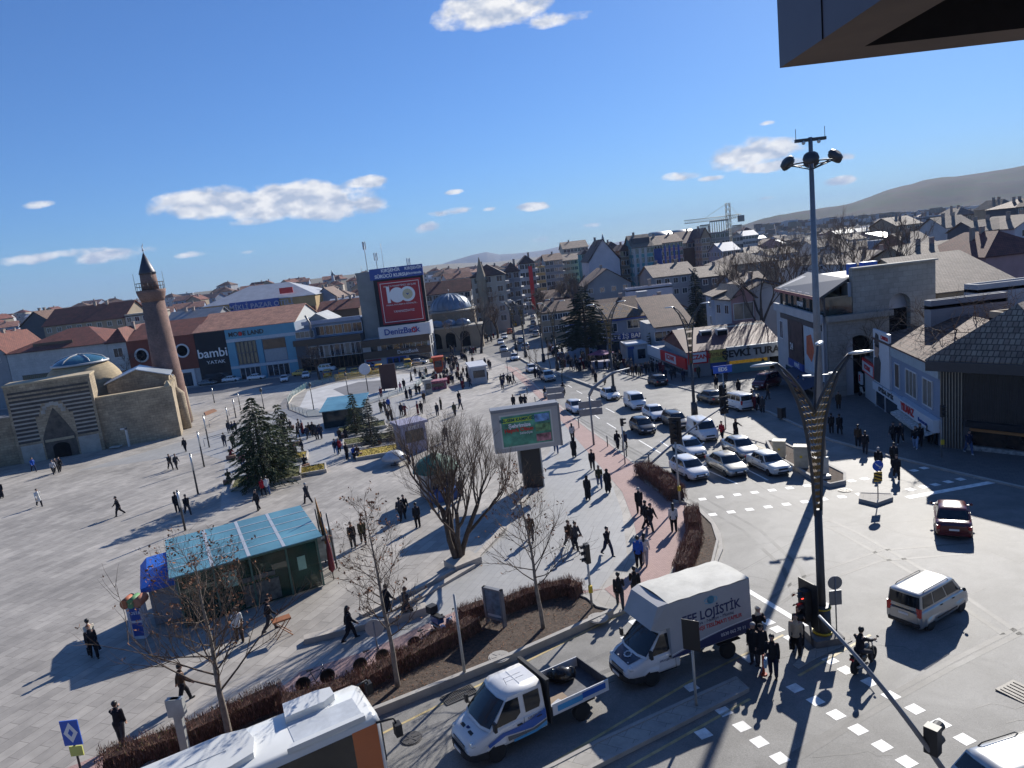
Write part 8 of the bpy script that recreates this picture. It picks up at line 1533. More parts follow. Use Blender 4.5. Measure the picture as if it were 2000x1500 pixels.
# ================================================================= PEOPLE
def fab(n,c,**k):return M('cloth '+n,c,.9,var=.2,vs=6,spec=.15,**k)
FB = dict(black=fab('black',(.02,.02,.024)),navy=fab('navy',(.02,.028,.06)),grey=fab('grey',(.10,.10,.105)),dark=fab('dark grey',(.045,.045,.052)),brown=fab('brown',(.07,.045,.03)),olive=fab('olive',(.06,.06,.035)),blue=fab('blue',(.03,.10,.42)),
          red=fab('red',(.36,.02,.03)),white=fab('white',(.62,.61,.58)),beige=fab('beige',(.42,.35,.26)),cream=fab('cream',(.60,.55,.45)),denim=fab('denim',(.06,.10,.20)),lden=fab('light denim',(.22,.32,.48)),pink=fab('pink',(.45,.18,.22)),lgrey=fab('light grey',(.40,.40,.42)),
          maroon=fab('maroon',(.14,.02,.03)),orange=fab('orange',(.45,.16,.03)),teal=fab('teal',(.02,.16,.14)))
m_skin = M('skin',(.42,.26,.19),.55,var=.06,vs=8,spec=.35); m_eye = M('eye dark',(.03,.02,.02),.3,var=0); m_lip = M('lips',(.30,.12,.10),.5,var=0)
HAIR = dict(black=M('hair black',(.012,.010,.009),.5,var=.3,vs=20),brown=M('hair brown',(.07,.035,.018),.5,var=.3,vs=20),grey=M('hair grey',(.30,.30,.30),.6,var=.2,vs=20),blond=M('hair auburn',(.22,.08,.03),.5,var=.3,vs=20))
m_shoe = M('shoe black',(.015,.015,.016),.5,var=.1); m_shoew = M('shoe white',(.6,.6,.6),.6,var=.1)
SPH = None
def _sph():
    global SPH
    if SPH is None:
        b = bmesh.new(); bmesh.ops.create_icosphere(b,subdivisions=2,radius=1); SPH = [v.co.copy() for v in b.verts]; b.free()
    return SPH
def blob(name,caps,vox,mats,extra=(),smooth=3):
    """one closed skin grown over tapered limbs: caps = (p0, r0, p1, r1) or (p, r, scale) for an ellipsoid"""
    bm = bmesh.new()
    for c in caps:
        pts = []
        if len(c) == 4:
            a,ra,b_,rb = Vector(c[0]),c[1],Vector(c[2]),c[3]; pts = [a+v*ra for v in _sph()]+[b_+v*rb for v in _sph()]
        else:
            a,r,s = Vector(c[0]),c[1],c[2]; pts = [a+Vector((v.x*s[0],v.y*s[1],v.z*s[2]))*r for v in _sph()]
        vs = [bm.verts.new(p) for p in pts]; r = bmesh.ops.convex_hull(bm,input=vs)
        dead = {e for e in r['geom_interior'] if isinstance(e,bmesh.types.BMVert)} | {e for e in r['geom_unused'] if isinstance(e,bmesh.types.BMVert)}
        for v in dead:
            if v.is_valid:bm.verts.remove(v)
    bmesh.ops.recalc_face_normals(bm,faces=bm.faces)
    me = bpy.data.meshes.new(name); bm.to_mesh(me); bm.free(); o = bpy.data.objects.new('tmp',me); COL.objects.link(o)
    md = o.modifiers.new('r','REMESH'); md.mode = 'VOXEL'; md.voxel_size = vox; md.use_smooth_shade = True
    sm = o.modifiers.new('s','SMOOTH'); sm.iterations = smooth; sm.factor = .5
    dg = bpy.context.evaluated_depsgraph_get(); m2 = bpy.data.meshes.new_from_object(o.evaluated_get(dg)); bpy.data.objects.remove(o); bpy.data.meshes.remove(me)
    m2.materials.clear(); m2.name = name
    for m in mats:m2.materials.append(m)
    m2.polygons.foreach_set('use_smooth',[True]*len(m2.polygons))
    if extra:
        for p in m2.polygons:
            for q,r,i in extra:
                if (p.center-Vector(q)).length < r:p.material_index = i
    return m2
def polar(o,L,pitch,side=0.):
    """a limb of length L from o; pitch 0 hangs straight down, positive swings forward (+x)"""
    return Vector(o)+Vector((math.sin(pitch)*math.cos(side),math.sin(side),-math.cos(pitch)*math.cos(side)))*L
POSES = {  # legs: (thigh, knee) left/right; arms: (shoulder pitch, out, elbow bend) left/right; lean; head turn
 'walk':dict(legs=((.42,-.12),(-.30,.38)),arms=((-.35,.12,.15),(.38,.12,.35)),lean=.05),'walk2':dict(legs=((-.38,.30),(.48,-.05)),arms=((.40,.1,.3),(-.32,.12,.1)),lean=.06),
 'stroll':dict(legs=((.22,-.05),(-.18,.2)),arms=((-.15,.1,.1),(.2,.1,.2)),lean=.03),'stand':dict(legs=((.03,0),(-.03,.02)),arms=((.05,.12,.1),(.0,.12,.12)),lean=0),
 'phone':dict(legs=((.05,0),(-.04,.04)),arms=((.45,.1,2.2),(.05,.1,.15)),lean=.02),'pocket':dict(legs=((.3,-.05),(-.22,.25)),arms=((-.15,.22,.9),(-.1,.22,.9)),lean=.05),
 'carry':dict(legs=((.12,0),(-.1,.1)),arms=((.15,.14,.05),(.5,.1,1.2)),lean=.03),'sit':dict(legs=((1.45,-1.45+.05),(1.40,-1.35)),arms=((.5,.1,.8),(.45,.1,.9)),lean=.12,sit=1),
 'ride':dict(legs=((1.15,-1.0),(1.15,-1.0)),arms=((1.0,.15,.25),(1.0,.15,.25)),lean=.18,sit=1,wide=.16),'point':dict(legs=((.15,0),(-.12,.1)),arms=((1.25,.1,.1),(.05,.1,.2)),lean=.04),
}
def skel(ps):
    P = POSES[ps]; hipz = .93; ln = P['lean']; sit = P.get('sit')
    if sit:hipz = .55 if ps == 'sit' else .92
    K = dict(pel=Vector((0,0,hipz))); up = Vector((math.sin(ln),0,math.cos(ln)))
    K['chest'] = K['pel']+up*.42; K['neck'] = K['pel']+up*.60; K['head'] = K['pel']+up*.755+Vector((.02,0,0)); K['up'] = up
    wd = P.get('wide',0)
    for i,(s,(th,kn)) in enumerate(zip((1,-1),P['legs'])):
        h = K['pel']+Vector((0,s*.095,-.02)); k = polar(h,.43,th,s*(wd+.02)); 
        a = polar(k,.42,th-(kn if not sit else -kn) if not sit else th+kn,0) if sit else polar(k,.42,th-kn if th < 0 else th+kn*1.0-.12,0)
        K['leg%d' % i] = (h,k,a)
    lo = min(K['leg0'][2].z,K['leg1'][2].z)-.075
    if not sit:
        for k in list(K):
            if k == 'up':continue
            K[k] = K[k]-Vector((0,0,lo)) if isinstance(K[k],Vector) else tuple(v-Vector((0,0,lo)) for v in K[k])
    for i,(s,(sp,out,el)) in enumerate(zip((1,-1),P['arms'])):
        sh = K['chest']+Vector((0,s*.168,.07)); e = sh+Vector((math.sin(sp)*math.cos(out),s*math.sin(out),-math.cos(sp)*math.cos(out)))*.29
        w = e+Vector((math.sin(sp+el),s*(-.12*el/1.5 if el > .5 else .02),-math.cos(sp+el))).normalized()*.25
        K['arm%d' % i] = (sh,e,w,(w-e).normalized())
    return K
def body_caps(K,female=False):
    c = []; up = K['up']; pel,ch,nk,hd = K['pel'],K['chest'],K['neck'],K['head']
    c += [(pel,.118,pel+up*.15,.105),(pel+Vector((0,.06,0)),.10,pel+Vector((0,-.06,0)),.10),(pel+up*.15,.105,ch,.125),(ch+Vector((0,.09,.03)),.10,ch+Vector((0,-.09,.03)),.10),(ch+Vector((0,.15,.08)),.055,ch+Vector((0,-.15,.08)),.055),(ch+up*.1,.06,nk,.052),(nk,.050,hd-up*.03,.055)]
    c += [(hd+up*.02,.105,(.98,.82,1.15)),(hd+up*.0+Vector((.028,0,-.055)),.066,(1,.85,.9)),(hd+Vector((.103,0,-.005)),.014,hd+Vector((.112,0,-.025)),.018),(hd+Vector((0,.082,0)),.022,(.7,.5,1.2)),(hd+Vector((0,-.082,0)),.022,(.7,.5,1.2))]
    for i in (0,1):
        h,k,a = K['leg%d' % i]; c += [(h,.092,k,.058),(k,.056,k.lerp(a,.35)-Vector((.01,0,0)),.055),(k.lerp(a,.35)-Vector((.01,0,0)),.055,a,.036),(a,.038,a+Vector((.0,0,-.04)),.036),(a+Vector((-.03,0,-.045)),.03,a+Vector((.14,0,-.052)),.028)]
        s,e,w,d = K['arm%d' % i]; sg = 1 if i == 0 else -1
        c += [(s,.058,e,.042),(e,.041,w,.028)]
        # hand: palm, four bent fingers of their own lengths, thumb from the side of the palm
        fwd = Vector((1,0,0)); n = (fwd-d*fwd.dot(d)); n = n.normalized() if n.length > .2 else Vector((0,0,1)); sd = d.cross(n)*sg
        p = w+d*.02; c += [(p-n*.018,.019,p+d*.06-n*.026,.017),(p+n*.018,.019,p+d*.065+n*.026,.017)]
        for q,(o,L) in enumerate(((-.030,.055),(-.010,.068),(.011,.072),(.031,.062))):
            b = p+d*.07+n*o; m_ = b+d*L*.55+sd*(-.008); c += [(b,.0115,m_,.0105),(m_,.0105,m_+(d*.7-sd*.6)*L*.5,.009)]
        c += [(p+d*.01+n*.03,.013,p+d*.035+n*.055-sd*.01,.0115),(p+d*.035+n*.055-sd*.01,.0115,p+d*.065+n*.058-sd*.02,.010)]
    return c
PM = {}
def pmesh(kind,ps,*a):
    k = (kind,ps)+a
    if k in PM:return PM[k]
    K = skel(ps); up = K['up']; pel,ch,nk,hd = K['pel'],K['chest'],K['neck'],K['head']; c = []
    if kind == 'body':
        f = hd+Vector((.09,0,.012)); r = blob('body',body_caps(K),.0115,[m_skin,m_eye,m_lip],[(f+Vector((0,.032,0)),.014,1),(f+Vector((0,-.032,0)),.014,1),(hd+Vector((.088,0,-.062)),.016,2)],2)
    elif kind == 'trousers':
        c = [(pel+Vector((0,.06,0)),.115,pel+Vector((0,-.06,0)),.115),(pel+up*.08,.112,pel,.12)]
        for i in (0,1):h,kk,an = K['leg%d' % i]; c += [(h,.112,kk,.084),(kk,.083,an+(kk-an)*.04,.066)]
        r = blob('trousers',c,.018,[FB['dark']])
    elif kind == 'shoes':
        r = [None,None]
        for i in (0,1):an = K['leg%d' % i][2]; r[i] = blob('shoe',[(an+Vector((-.04,0,-.04)),.044,an+Vector((.15,0,-.048)),.036),(an,.05,an+Vector((.02,0,-.035)),.045)],.014,[m_shoe])
    elif kind == 'top':
        ln = a[0]; w = .02 if ln != 'coat' else .028
        c = [(pel+up*(-.05 if ln == 'jacket' else 0),.124+w,ch,.118+w),(pel+Vector((0,.05,-.05)),.12+w,pel+Vector((0,-.05,-.05)),.12+w),(ch+Vector((0,.085,.02)),.098+w*.5,ch+Vector((0,-.085,.02)),.098+w*.5),(ch+Vector((0,.135,.06)),.05+w*.5,ch+Vector((0,-.135,.06)),.05+w*.5),(ch+up*.06,.092+w*.6,nk+up*.0,.074)]
        if ln in ('coat','robe') and not POSES[ps].get('sit'):
            bot = .50 if ln == 'coat' else .16
            m0 = (K['leg0'][1]+K['leg1'][1])/2; sp = abs(K['leg0'][1].x-K['leg1'][1].x)/2
            z = bot; f = (pel.z-z)/.45; mx = pel.x*(1-.7)+m0.x*.7
            for sgn in (-1,1):
                c += [(pel+Vector((0,.05*sgn,.02)),.13,Vector((mx+sgn*sp*min(1,f)*.7,.07*sgn,z+.1)),.14 if ln == 'robe' else .125)]
        for i in (0,1):s,e,ww,d = K['arm%d' % i]; c += [(s,.060+w*.6,e,.050+w*.5),(e,.050+w*.5,ww+(e-ww)*.08,.040+w*.5)]
        r = blob(ln,c,.018,[FB['black']])
    elif kind == 'hair':
        st = a[0]
        if st == 'short':c = [(hd+up*.05+Vector((-.018,0,0)),.112,(1.0,.90,1.0)),(hd+Vector((-.06,0,-.01)),.06,(1,1.15,1))]
        elif st == 'long':c = [(hd+up*.045+Vector((-.018,0,0)),.104,(1.02,.9,1.05)),(hd+Vector((-.065,0,0)),.085,nk+Vector((-.09,0,-.12)),.07)]
        elif st == 'scarf':c = [(hd+up*.035+Vector((-.012,0,0)),.118,(1.0,.95,1.12)),(hd+Vector((-.03,0,-.09)),.09,nk+Vector((.0,0,-.02)),.11),(nk+Vector((0,.06,-.06)),.08,nk+Vector((0,-.06,-.06)),.08)]
        elif st == 'cap':c = [(hd+up*.06+Vector((-.01,0,0)),.108,(1.05,.92,.85)),(hd+Vector((.08,0,.07)),.03,hd+Vector((.13,0,.06)),.02)]
        elif st == 'helmet':c = [(hd+up*.03+Vector((-.005,0,0)),.135,(1.08,.95,1.1))]
        r = blob(st,c,.013,[HAIR['black']])
        if st != 'helmet':   # keep the face clear
            bm = bmesh.new(); bm.from_mesh(r); cut = [f for f in bm.faces if f.calc_center_median().x > hd.x+(.048 if st != 'cap' else .2) and f.calc_center_median().z < hd.z+(.075 if st != 'scarf' else .09) and f.calc_center_median().z > hd.z-(.5 if st != 'scarf' else .085)]
            bmesh.ops.delete(bm,geom=cut,context='FACES'); bm.to_mesh(r); bm.free()
    PM[k] = r; return r
def pobj(name,me,parent,mat):
    o = bpy.data.objects.new(name,me); COL.objects.link(o); o.parent = parent; o.material_slots[0].link = 'OBJECT'; o.material_slots[0].material = mat; return o
def person_at(p,ang,pose='stand',top='jacket',tc='black',lc='dark',hair='short',hc='black',label='',group=None,s=1.,bag=None,shoe='b'):
    body = bpy.data.objects.new('person',pmesh('body',pose)); COL.objects.link(body); body.location = p; body.rotation_euler = (0,0,ang); body.scale = (s*1.09,s*1.12,s); tag(body,label,'person',group)
    pobj('trousers',pmesh('trousers',pose),body,FB[lc]); pobj({'jacket':'jacket','coat':'coat','robe':'long_coat'}[top],pmesh('top',pose,top),body,FB[tc])
    for q in pmesh('shoes',pose):pobj('shoe',q,body,m_shoew if shoe == 'w' else m_shoe)
    pobj({'short':'hair','long':'hair','scarf':'headscarf','cap':'cap','helmet':'helmet'}[hair],pmesh('hair',pose,hair),body,HAIR.get(hc) if hair in ('short','long') and hc in HAIR else FB.get(hc,FB['black']))
    if bag:
        K = skel(pose); w = K['arm1' if bag != 'bagl' else 'arm0'][2]; hand = body.matrix_basis @ (w+Vector((0,0,-.1)))
        t = MB(); t.prism([(-.15,-.05),(.15,-.05),(.15,.05),(-.15,.05)],-.42,-.12); t.tube([(-.07,0,-.13),(-.05,0,0),(.05,0,0),(.07,0,-.13)],.008,4)
        ob = t.build('shopping_bag' if bag == 'plastic' else 'handbag',M('blue white bag',(.25,.42,.58),.4,var=.5,vs=14) if bag == 'plastic' else FB['black'],None,hand,ang); ob.scale = (s,s,s)
        tag(ob,' '.join((('blue and white plastic bag held by the ' if bag == 'plastic' else 'dark bag held by the ')+label).split()[:16]),'bag')
    return body
def person(px,py,hx,hy,*a,dz=0.,**k):
    p = G(px,py,dz); q = G(px+hx,py+hy,dz); return person_at(p,wang(p,q),*a,**k)
Z = PH
# (x, y, heading dx, dy, pose, top, top colour, trousers, hair, hair colour, label, extras)
def people(rows,dz,group=None):
    for r in rows:
        kw = r[11] if len(r) > 11 else {}
        person(r[0],r[1],r[2],r[3],r[4],r[5],r[6],r[7],r[8],r[9],r[10],kw.get('g',group),kw.get('s',1.),kw.get('bag'),kw.get('shoe','b'),dz=kw.get('dz',dz))
NEAR = [
 (1474,1297,-18,18,'stand','coat','black','dark','short','grey','grey-haired man in a black coat waiting behind the box truck'),
 (1488,1300,12,14,'stand','coat','black','dark','cap','black','man in a black coat and dark cap standing among the group behind the truck'),
 (1483,1262,14,14,'phone','jacket','black','navy','scarf','cream','woman in a cream headscarf with a hand raised to her face'),
 (1511,1322,-6,22,'carry','jacket','black','navy','short','black','man in black stepping off the median with a plastic shopping bag',dict(bag='plastic')),
 (1556,1278,2,22,'stroll','jacket','beige','black','long','black','woman in a short beige jacket and black trousers beside the traffic signal',dict(bag='h')),
 (1562,1262,8,18,'phone','jacket','brown','black','long','blond','auburn-haired woman in a brown jacket standing behind the beige jacket'),
 (1212,1185,-2,-22,'walk','jacket','black','dark','short','black','black-jacketed man on the pink paving by the truck, left of two',dict(dz=Z)),
 (1243,1172,-2,-22,'walk2','jacket','black','dark','short','black','broad black-jacketed man on the pink paving by the truck, right of two',dict(dz=Z)),
 (1249,1108,6,-18,'stand','jacket','blue','black','short','black','person in a bright blue jacket and black trousers on the pink paving',dict(dz=Z)),
 (1261,1102,8,-18,'stroll','jacket','white','lgrey','long','black','dark-haired person in pale clothes walking beside the blue jacket',dict(dz=Z)),
 (1188,1085,22,8,'walk','jacket','black','navy','short','black','man in a black jacket and blue jeans striding across the grey paving',dict(dz=Z)),
 (1113,1070,18,10,'walk','jacket','brown','dark','short','brown','person in a dark brown jacket beside the grey backpack walker',dict(dz=Z)),
 (1126,1072,20,10,'walk2','jacket','dark','black','short','black','stooping walker in dark grey with long strides on the grey paving',dict(dz=Z)),
 (1250,1003,-8,-16,'stroll','coat','black','black','short','grey','grey-haired man in a long black jacket walking past the brown hedge',dict(dz=Z)),
 (1262,1030,20,-8,'walk','jacket','black','black','short','black','man in black close behind another near the hedge corner',dict(dz=Z)),
 (1272,1035,18,8,'walk2','jacket','black','dark','short','black','man in black with one arm out walking on the pink paving by the hedge',dict(dz=Z)),
 (1317,1038,-4,-18,'stand','jacket','white','black','long','black','long-haired woman in a white top and black trousers by the small square hedge',dict(dz=Z)),
 (1149,976,10,-14,'stand','robe','black','black','scarf','black','woman in a long black coat and headscarf, left of a group of three',dict(dz=Z)),
 (1172,952,4,16,'walk','jacket','olive','denim','long','brown','woman in an olive jacket and jeans, middle of a group of three',dict(dz=Z)),
 (1188,962,4,-16,'stand','robe','black','black','scarf','black','tall woman in a long black coat with a bag, right of a group of three',dict(dz=Z,bag='h')),
 (1158,918,2,14,'stroll','jacket','black','black','short','brown','man in black walking towards us on the pale paving near the gantry pole',dict(dz=Z)),
 (1122,893,4,-14,'stand','robe','black','black','scarf','black','woman in a long black coat walking beside the billboard',dict(dz=Z)),
 (1119,861,4,-12,'stroll','jacket','lgrey','black','long','black','long-haired woman in a pale top and black trousers on the pink strip',dict(dz=Z)),
 (1207,877,6,-8,'walk','coat','black','black','short','black','man in a dark coat stepping onto the road left of the signal post'),
 (1221,877,6,-8,'walk2','jacket','navy','black','long','black','woman in navy stepping onto the road right of the signal post'),
 (1087,885,4,10,'walk','jacket','dark','denim','short','black','person whose legs show under the right end of the billboard',dict(dz=Z)),
 (1038,1055,-2,16,'walk','jacket','brown','dark','short','black','man in brown behind the slim bare tree with dry leaves',dict(dz=Z)),
 (691,1070,2,20,'stand','jacket','black','dark','short','black','man in black walking towards us right of the glass pavilion',dict(dz=Z)),
 (711,1062,6,18,'stroll','jacket','olive','black','short','brown','man in an olive jacket beside the bare tree right of the glass pavilion',dict(dz=Z)),
 (784,1017,10,-10,'walk','jacket','dark','black','short','black','person in dark clothes, left of two walking into the kiosk shade',dict(dz=Z)),
 (792,1010,12,10,'walk2','jacket','black','black','short','black','person in black just behind another near the kiosk shade',dict(dz=Z)),
 (817,1030,-10,-10,'stand','jacket','black','black','short','black','person in black with elbows out at the edge of the kiosk shade',dict(dz=Z)),
 (902,975,-8,-10,'stand','coat','black','black','short','black','person in black behind the big bare tree',dict(dz=Z)),
 (686,1250,26,-8,'walk','coat','black','black','long','black','long-haired woman in a black coat striding past the stepped stone edge',dict(dz=Z)),
 (760,1205,24,-12,'walk','coat','black','black','short','black','person in dark clothes behind the slim bare tree by the steps',dict(dz=Z)),
 (797,1210,24,-12,'walk2','coat','dark','black','short','brown','person in a dark coat stepping over the stone steps, right of two',dict(dz=Z)),
 (530,1232,24,-8,'walk','jacket','black','dark','cap','black','person in black with a raised arm in front of the glass pavilion',dict(dz=Z)),
 (470,1252,-4,-20,'stroll','jacket','white','brown','short','brown','person in a white jacket seen from behind through the bare tree',dict(dz=Z)),
 (525,1165,4,20,'stand','coat','black','black','short','black','tall man in black standing at the glass front of the pavilion',dict(dz=Z)),
 (186,1285,8,18,'stroll','jacket','black','black','short','blond','auburn-haired person in black in the pavilion shade',dict(dz=Z,bag='h')),
 (184,1272,-22,-8,'walk','jacket','cream','black','short','black','person in a cream jacket and white shoes in the pavilion shade',dict(dz=Z,shoe='w')),
 (362,1372,26,-12,'walk','jacket','brown','black','short','black','person in brown striding behind the lowest bare tree',dict(dz=Z)),
 (240,1452,14,-18,'point','jacket','black','dark','short','black','man in a black jacket holding out a hand behind the brown hedge',dict(dz=Z)),
 (234,1007,-16,4,'walk','coat','black','black','short','black','lone man in a dark coat walking left across the open square',dict(dz=Z)),
 (78,989,12,4,'walk','coat','white','black','short','black','lone person in a long white coat on the open square',dict(dz=Z)),
 (4,973,-8,6,'stand','robe','black','black','scarf','black','figure in a long black coat at the left edge',dict(dz=Z)),
 (67,921,14,2,'walk','jacket','blue','navy','short','black','person in a blue jacket walking alone near the mosque shade',dict(dz=Z)),
 (106,926,10,4,'walk2','jacket','lgrey','black','short','black','person in grey, front of three walking abreast near the mosque shade',dict(dz=Z)),
 (112,923,10,4,'walk','jacket','dark','black','short','black','person in dark grey, middle of three walking abreast',dict(dz=Z)),
 (119,920,10,4,'walk2','jacket','black','black','short','black','person in black, rear of three walking abreast',dict(dz=Z)),
 (334,917,10,2,'walk','jacket','black','black','short','black','dark walker, left of a pair near the second light post',dict(dz=Z)),
 (346,916,10,2,'walk2','jacket','dark','black','short','black','dark walker, right of a pair near the second light post',dict(dz=Z)),
 (363,882,-8,4,'stroll','coat','black','black','short','black','man in a dark coat between the two farthest light posts',dict(dz=Z)),
 (348,1000,-6,-12,'stand','jacket','black','black','short','black','tall dark figure left of the nearest light post',dict(dz=Z)),
 (368,1005,14,6,'walk','jacket','black','dark','short','black','person in black striding right of the nearest light post',dict(dz=Z)),
 (505,997,-10,4,'stroll','coat','black','black','short','black','person in a black coat walking just behind the glass pavilion',dict(dz=Z)),
 (602,983,-14,-2,'walk','coat','dark','black','short','grey','man in a long dark coat beside the tall wooden flag stand',dict(dz=Z)),
 (898,788,3,-8,'stand','robe','black','black','short','black','lone person in black on the pale paving above the big bare tree',dict(dz=Z)),
 (1004,797,2,8,'stand','jacket','black','black','short','black','walker in black, left of three above the billboard',dict(dz=Z)),
 (1019,796,3,-8,'stroll','jacket','black','black','short','black','walker in black, middle of three above the billboard',dict(dz=Z)),
 (1027,796,3,-8,'walk','jacket','black','black','short','brown','walker in black, right of three above the billboard',dict(dz=Z)),
 (657,888,4,10,'walk','jacket','navy','lden','short','black','person in navy and pale jeans walking beside the red jacket',dict(dz=Z)),
 (664,886,4,10,'walk2','jacket','red','black','long','black','woman in a red jacket in the middle of the square',dict(dz=Z,shoe='w')),
 (679,897,8,0,'stand','coat','black','black','short','black','man standing before the bench sitters in the middle of the square',dict(dz=Z)),
 (694,838,-4,8,'walk','jacket','lgrey','lden','short','brown','person in pale grey and light jeans beside the small spruce',dict(dz=Z)),
 (1411,860,-12,5,'stroll','jacket','red','black','short','black','person in red crossing between the stopped cars'),
 (1438,856,14,5,'point','robe','black','black','scarf','black','woman in a long black robe with one arm out beyond the cars'),
 (1624,846,-8,-8,'stand','jacket','black','black','short','black','left of a couple in black on the shaded pavement edge',dict(dz=Z)),
 (1640,848,-8,-8,'stroll','coat','black','black','short','black','right of a couple in black on the shaded pavement edge',dict(dz=Z,bag='h')),
 (1676,872,2,-12,'stand','jacket','brown','black','short','black','man in dark brown walking away on the shaded pavement',dict(dz=Z)),
 (1690,886,4,-12,'stroll','jacket','black','dark','short','black','man in black at the shaded kerb below the brown jacket'),
 (1716,922,4,-12,'stand','jacket','black','black','short','grey','broad person in black on the shaded crossing, left'),
 (1746,912,4,-12,'stand','robe','black','black','short','black','person in black farther back on the shaded crossing'),
 (1751,937,6,12,'walk','coat','black','black','scarf','black','person in a black coat and white shoes at the sunlit patch',dict(shoe='w')),
 (1745,866,-8,8,'walk','jacket','black','black','short','black','dark walker with white shoes before the optician window, left',dict(dz=Z,shoe='w')),
 (1759,866,-8,8,'walk2','jacket','black','black','short','black','dark walker with white shoes before the optician window, right',dict(dz=Z,shoe='w')),
 (1788,876,-8,10,'stroll','jacket','black','lden','long','black','woman in pale jeans and white shoes before the corner shop',dict(dz=Z,shoe='w')),
 (1797,871,-8,10,'stroll','jacket','black','black','short','black','man in black beside the woman in pale jeans',dict(dz=Z)),
 (1817,866,-6,8,'stand','jacket','grey','black','scarf','lgrey','person in grey pushing a pram by the shop glass',dict(dz=Z)),
 (1892,886,12,6,'walk','jacket','navy','denim','short','black','person with white shoes before the dark slatted shop',dict(dz=Z,shoe='w')),
 (1638,799,3,8,'stand','coat','brown','black','short','black','lone man in a brown coat in deep shade by the stone archway',dict(dz=Z)),
 (1399,760,3,8,'stroll','coat','black','black','short','black','dark figure on the pavement before the yellow shop sign',dict(dz=Z)),
 (1443,770,-3,-8,'stand','robe','black','black','scarf','black','woman in a long black coat on the pavement before the jeweller',dict(dz=Z)),
 (1418,745,3,8,'stand','coat','dark','black','short','grey','figure in dark grey by the blue sign post',dict(dz=Z)),
 (1490,722,-6,4,'stand','coat','black','black','short','black','figure looking into the jeweller window',dict(dz=Z)),
 (1159,738,8,5,'walk','jacket','dark','black','short','black','first of two dark walkers on the sunlit road beside the shade'),
 (1164,748,4,6,'stand','robe','black','black','short','black','second of two dark walkers on the sunlit road beside the shade'),
 (1182,751,4,6,'walk2','jacket','cream','black','short','brown','walker in a cream jacket crossing left of the median lamp post'),
 (1182,723,8,2,'walk','coat','black','black','short','black','walker at the edge of the big shade above the cream jacket'),
]
people(NEAR,0.)
# riders sit on their machines
for (o,p,a),c,l in zip(MOTO,('black','black','black'),('bareheaded man in black riding the motorcycle away from us','rider in black on the white scooter','helmeted rider on the dark scooter')):
    person_at(p-Vector((math.cos(a),math.sin(a),0))*.28+Vector((0,0,-.04)),a,'ride','jacket',c,'dark','helmet' if 'helm' in l else 'short','black',l,s=1.)
# ================================================================= THE CROWD
cr_ = random.Random(21)
LOOK = [('jacket','black','dark','short','black'),('coat','black','black','short','black'),('jacket','dark','navy','short','brown'),('jacket','navy','dark','short','black'),('robe','black','black','scarf','black'),('jacket','brown','dark','cap','grey'),('jacket','olive','black','short','grey'),('coat','dark','black','long','black'),('jacket','grey','denim','short','black'),('robe','maroon','black','scarf','lgrey')]
CN = {'black':'black','dark':'dark grey','navy':'navy','brown':'brown','olive':'olive','grey':'grey','maroon':'maroon'}
HN = {'short':'bare-headed','scarf':'headscarfed','cap':'capped','long':'long-haired'}
PN = {'stand':'standing','walk':'striding','walk2':'walking','stroll':'strolling','pocket':'walking hands-in-pockets','phone':'phoning','sit':'seated'}
def crowd(spots,where,group,dz=PH,poses=('stand','stroll','walk','stand'),sit=False,bright=0.):
    for x,y in spots:
        L = cr_.choice(LOOK); ps = 'sit' if sit else cr_.choice(poses)
        if cr_.random() < bright:L = cr_.choice([('jacket','white','denim','short','black'),('jacket','red','black','short','black'),('jacket','beige','brown','long','brown'),('jacket','pink','denim','long','black'),('jacket','blue','black','short','black')])
        lb = '%s %s person, %s %s, %s' % (HN[L[3]],PN[ps],CN.get(L[1],L[1]),{'jacket':'jacket','coat':'coat','robe':'robe'}[L[0]],where)
        a = cr_.uniform(0,2*math.pi); person(x,y,math.cos(a)*8,math.sin(a)*5,ps,L[0],L[1],L[2],L[3],L[4],lb,group,cr_.uniform(.94,1.05),dz=dz)
def blobs(cx_,cy_,rx,ry,n,slope=-.12):return [((cx_+dx),(cy_+cr_.uniform(-ry,ry)+dx*slope)) for dx in [cr_.uniform(-rx,rx) for _ in range(n)]]
G1 = 'people round the spruces on the square'
crowd([(448,846),(456,848),(462,846),(440,872),(457,876),(477,868),(494,880)],'left of the large spruce',G1); crowd([(586,845),(583,855),(592,848),(601,858),(606,852),(613,852),(620,858),(625,857),(628,856),(553,832),(559,828),(560,862),(555,856)],'in the group right of the large spruce',G1)
crowd([(592,886),(578,898),(566,903),(560,900),(572,890),(551,895),(548,890)],'close behind the planter of the large spruce',G1); crowd([(470,906),(487,910),(476,915),(497,905),(524,966),(516,968)],'in front of the large spruce',G1,bright=.4)
crowd([(448,944),(452,896),(596,914),(648,824),(664,857),(676,858),(692,895),(700,894),(739,866),(568,838)],'on a seat block of the square',G1,sit=True,bright=.2); crowd([(555,936),(489,950)],'at the near edge of the spruce planter',G1,bright=.7)
G2 = 'walkers on the middle of the square'
crowd([(745,805),(753,804),(759,823),(766,822),(785,812),(792,812),(817,810),(824,808),(855,812),(862,800),(889,812),(900,800),(872,862),(800,905),(795,780),(803,779),(829,787),(814,771),(820,770)],'between the court and the bare tree',G2); crowd([(783,765),(760,800),(745,776),(790,760)],'beside the glass fence of the court',G2,bright=.6)
G3 = 'people in the crowd before the bank corner'
crowd(blobs(895,742,30,18,26,.35)+blobs(875,715,22,9,14,.1)+blobs(905,708,22,7,10,.1)+blobs(850,745,18,12,9),'between bank and container kiosk',G3); crowd([(948,716),(955,718),(958,722),(952,743),(980,752),(985,748),(993,750),(998,751),(1004,748),(982,760),(812,735),(804,745),(822,742),(828,752)],'beside the container kiosk',G3)
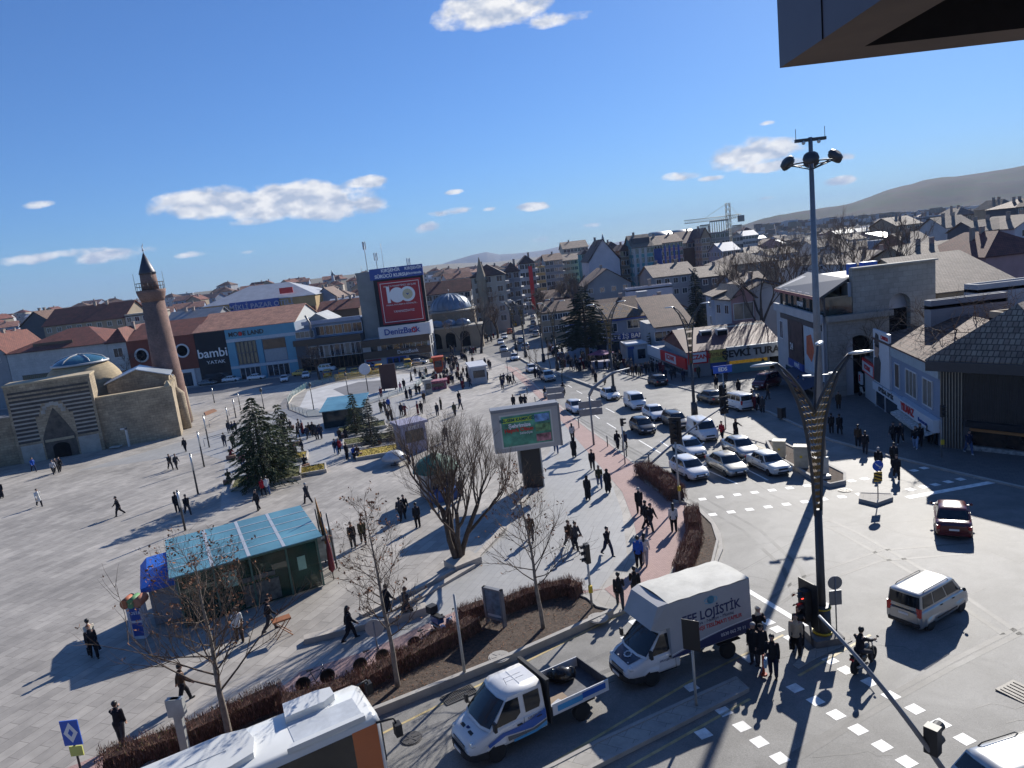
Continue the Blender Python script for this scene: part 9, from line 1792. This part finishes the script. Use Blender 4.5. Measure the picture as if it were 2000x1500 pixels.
crowd(blobs(905,690,25,5,12,-.05)+blobs(955,665,12,5,8),'before the domed bath house',G3)
G4 = 'people in the shaded crowd before the navy-fascia bank'
crowd(blobs(1115,715,22,9,20,.2)+blobs(1175,708,40,7,34,.05)+blobs(1215,722,25,6,16,.1)+blobs(1085,690,14,8,12)+blobs(1075,668,12,10,10),'shaded, before the navy-fascia bank',G4)
G5 = 'people outside the pharmacy'
crowd([(1228,733),(1236,735),(1243,733),(1249,735),(1254,733),(1262,730),(1268,729),(1275,727),(1283,728),(1296,730),(1290,726),(1312,742),(1318,738),(1335,745),(1365,738),(1300,742),(1046,738),(1052,739),(1057,740),(1145,722),(1152,723),(1166,722),(1140,722)],'by the pharmacy or shade edge',G5); crowd([(1475,800),(1482,803),(1490,806),(1500,780),(1560,765),(1570,768),(1470,790)],'beside the dark red minivan','people near the dark red minivan')
# ================================================================= AIR AND LAST TOUCHES
t = MB(); t.b0(-4500,4500,-90,7500,-160,262); hz = t.build('haze',None); hz.data.materials.clear(); hz['kind'] = 'stuff'
mh = bpy.data.materials.new('haze air'); mh.use_nodes = True; nt = mh.node_tree; nt.nodes.remove(nt.nodes['Principled BSDF']); pv = nt.nodes.new('ShaderNodeVolumePrincipled'); pv.inputs['Color'].default_value = (.42,.62,1,1); pv.inputs['Density'].default_value = .00009; pv.inputs['Anisotropy'].default_value = .0
nt.links.new(pv.outputs[0],[n for n in nt.nodes if n.type == 'OUTPUT_MATERIAL'][0].inputs['Volume']); hz.data.materials.append(mh); S.cycles.volume_bounces = 0
# look-alikes get their place in the row, counted from the left as seen
def pxof(o):
    q = o.location; w = Vector((q.x,q.y,q.z-CAMH)); c = w.x*_R+w.y*_F+w.z*_up; return c.x/c.z
by = {}
for o in COL.objects:
    if o.parent is None and o.get('label') and o.get('category'):by.setdefault(o['label'],[]).append(o)
for l,os_ in by.items():
    if len(os_) > 1:
        os_.sort(key=pxof); n = len(os_)
        for i,o in enumerate(os_):o['label'] = l+', '+('leftmost' if i == 0 else 'rightmost' if i == n-1 else '%d%s from left' % (i+1,{1:'st',2:'nd',3:'rd'}.get((i+1) % 10 if (i+1) // 10 != 1 else 0,'th')))
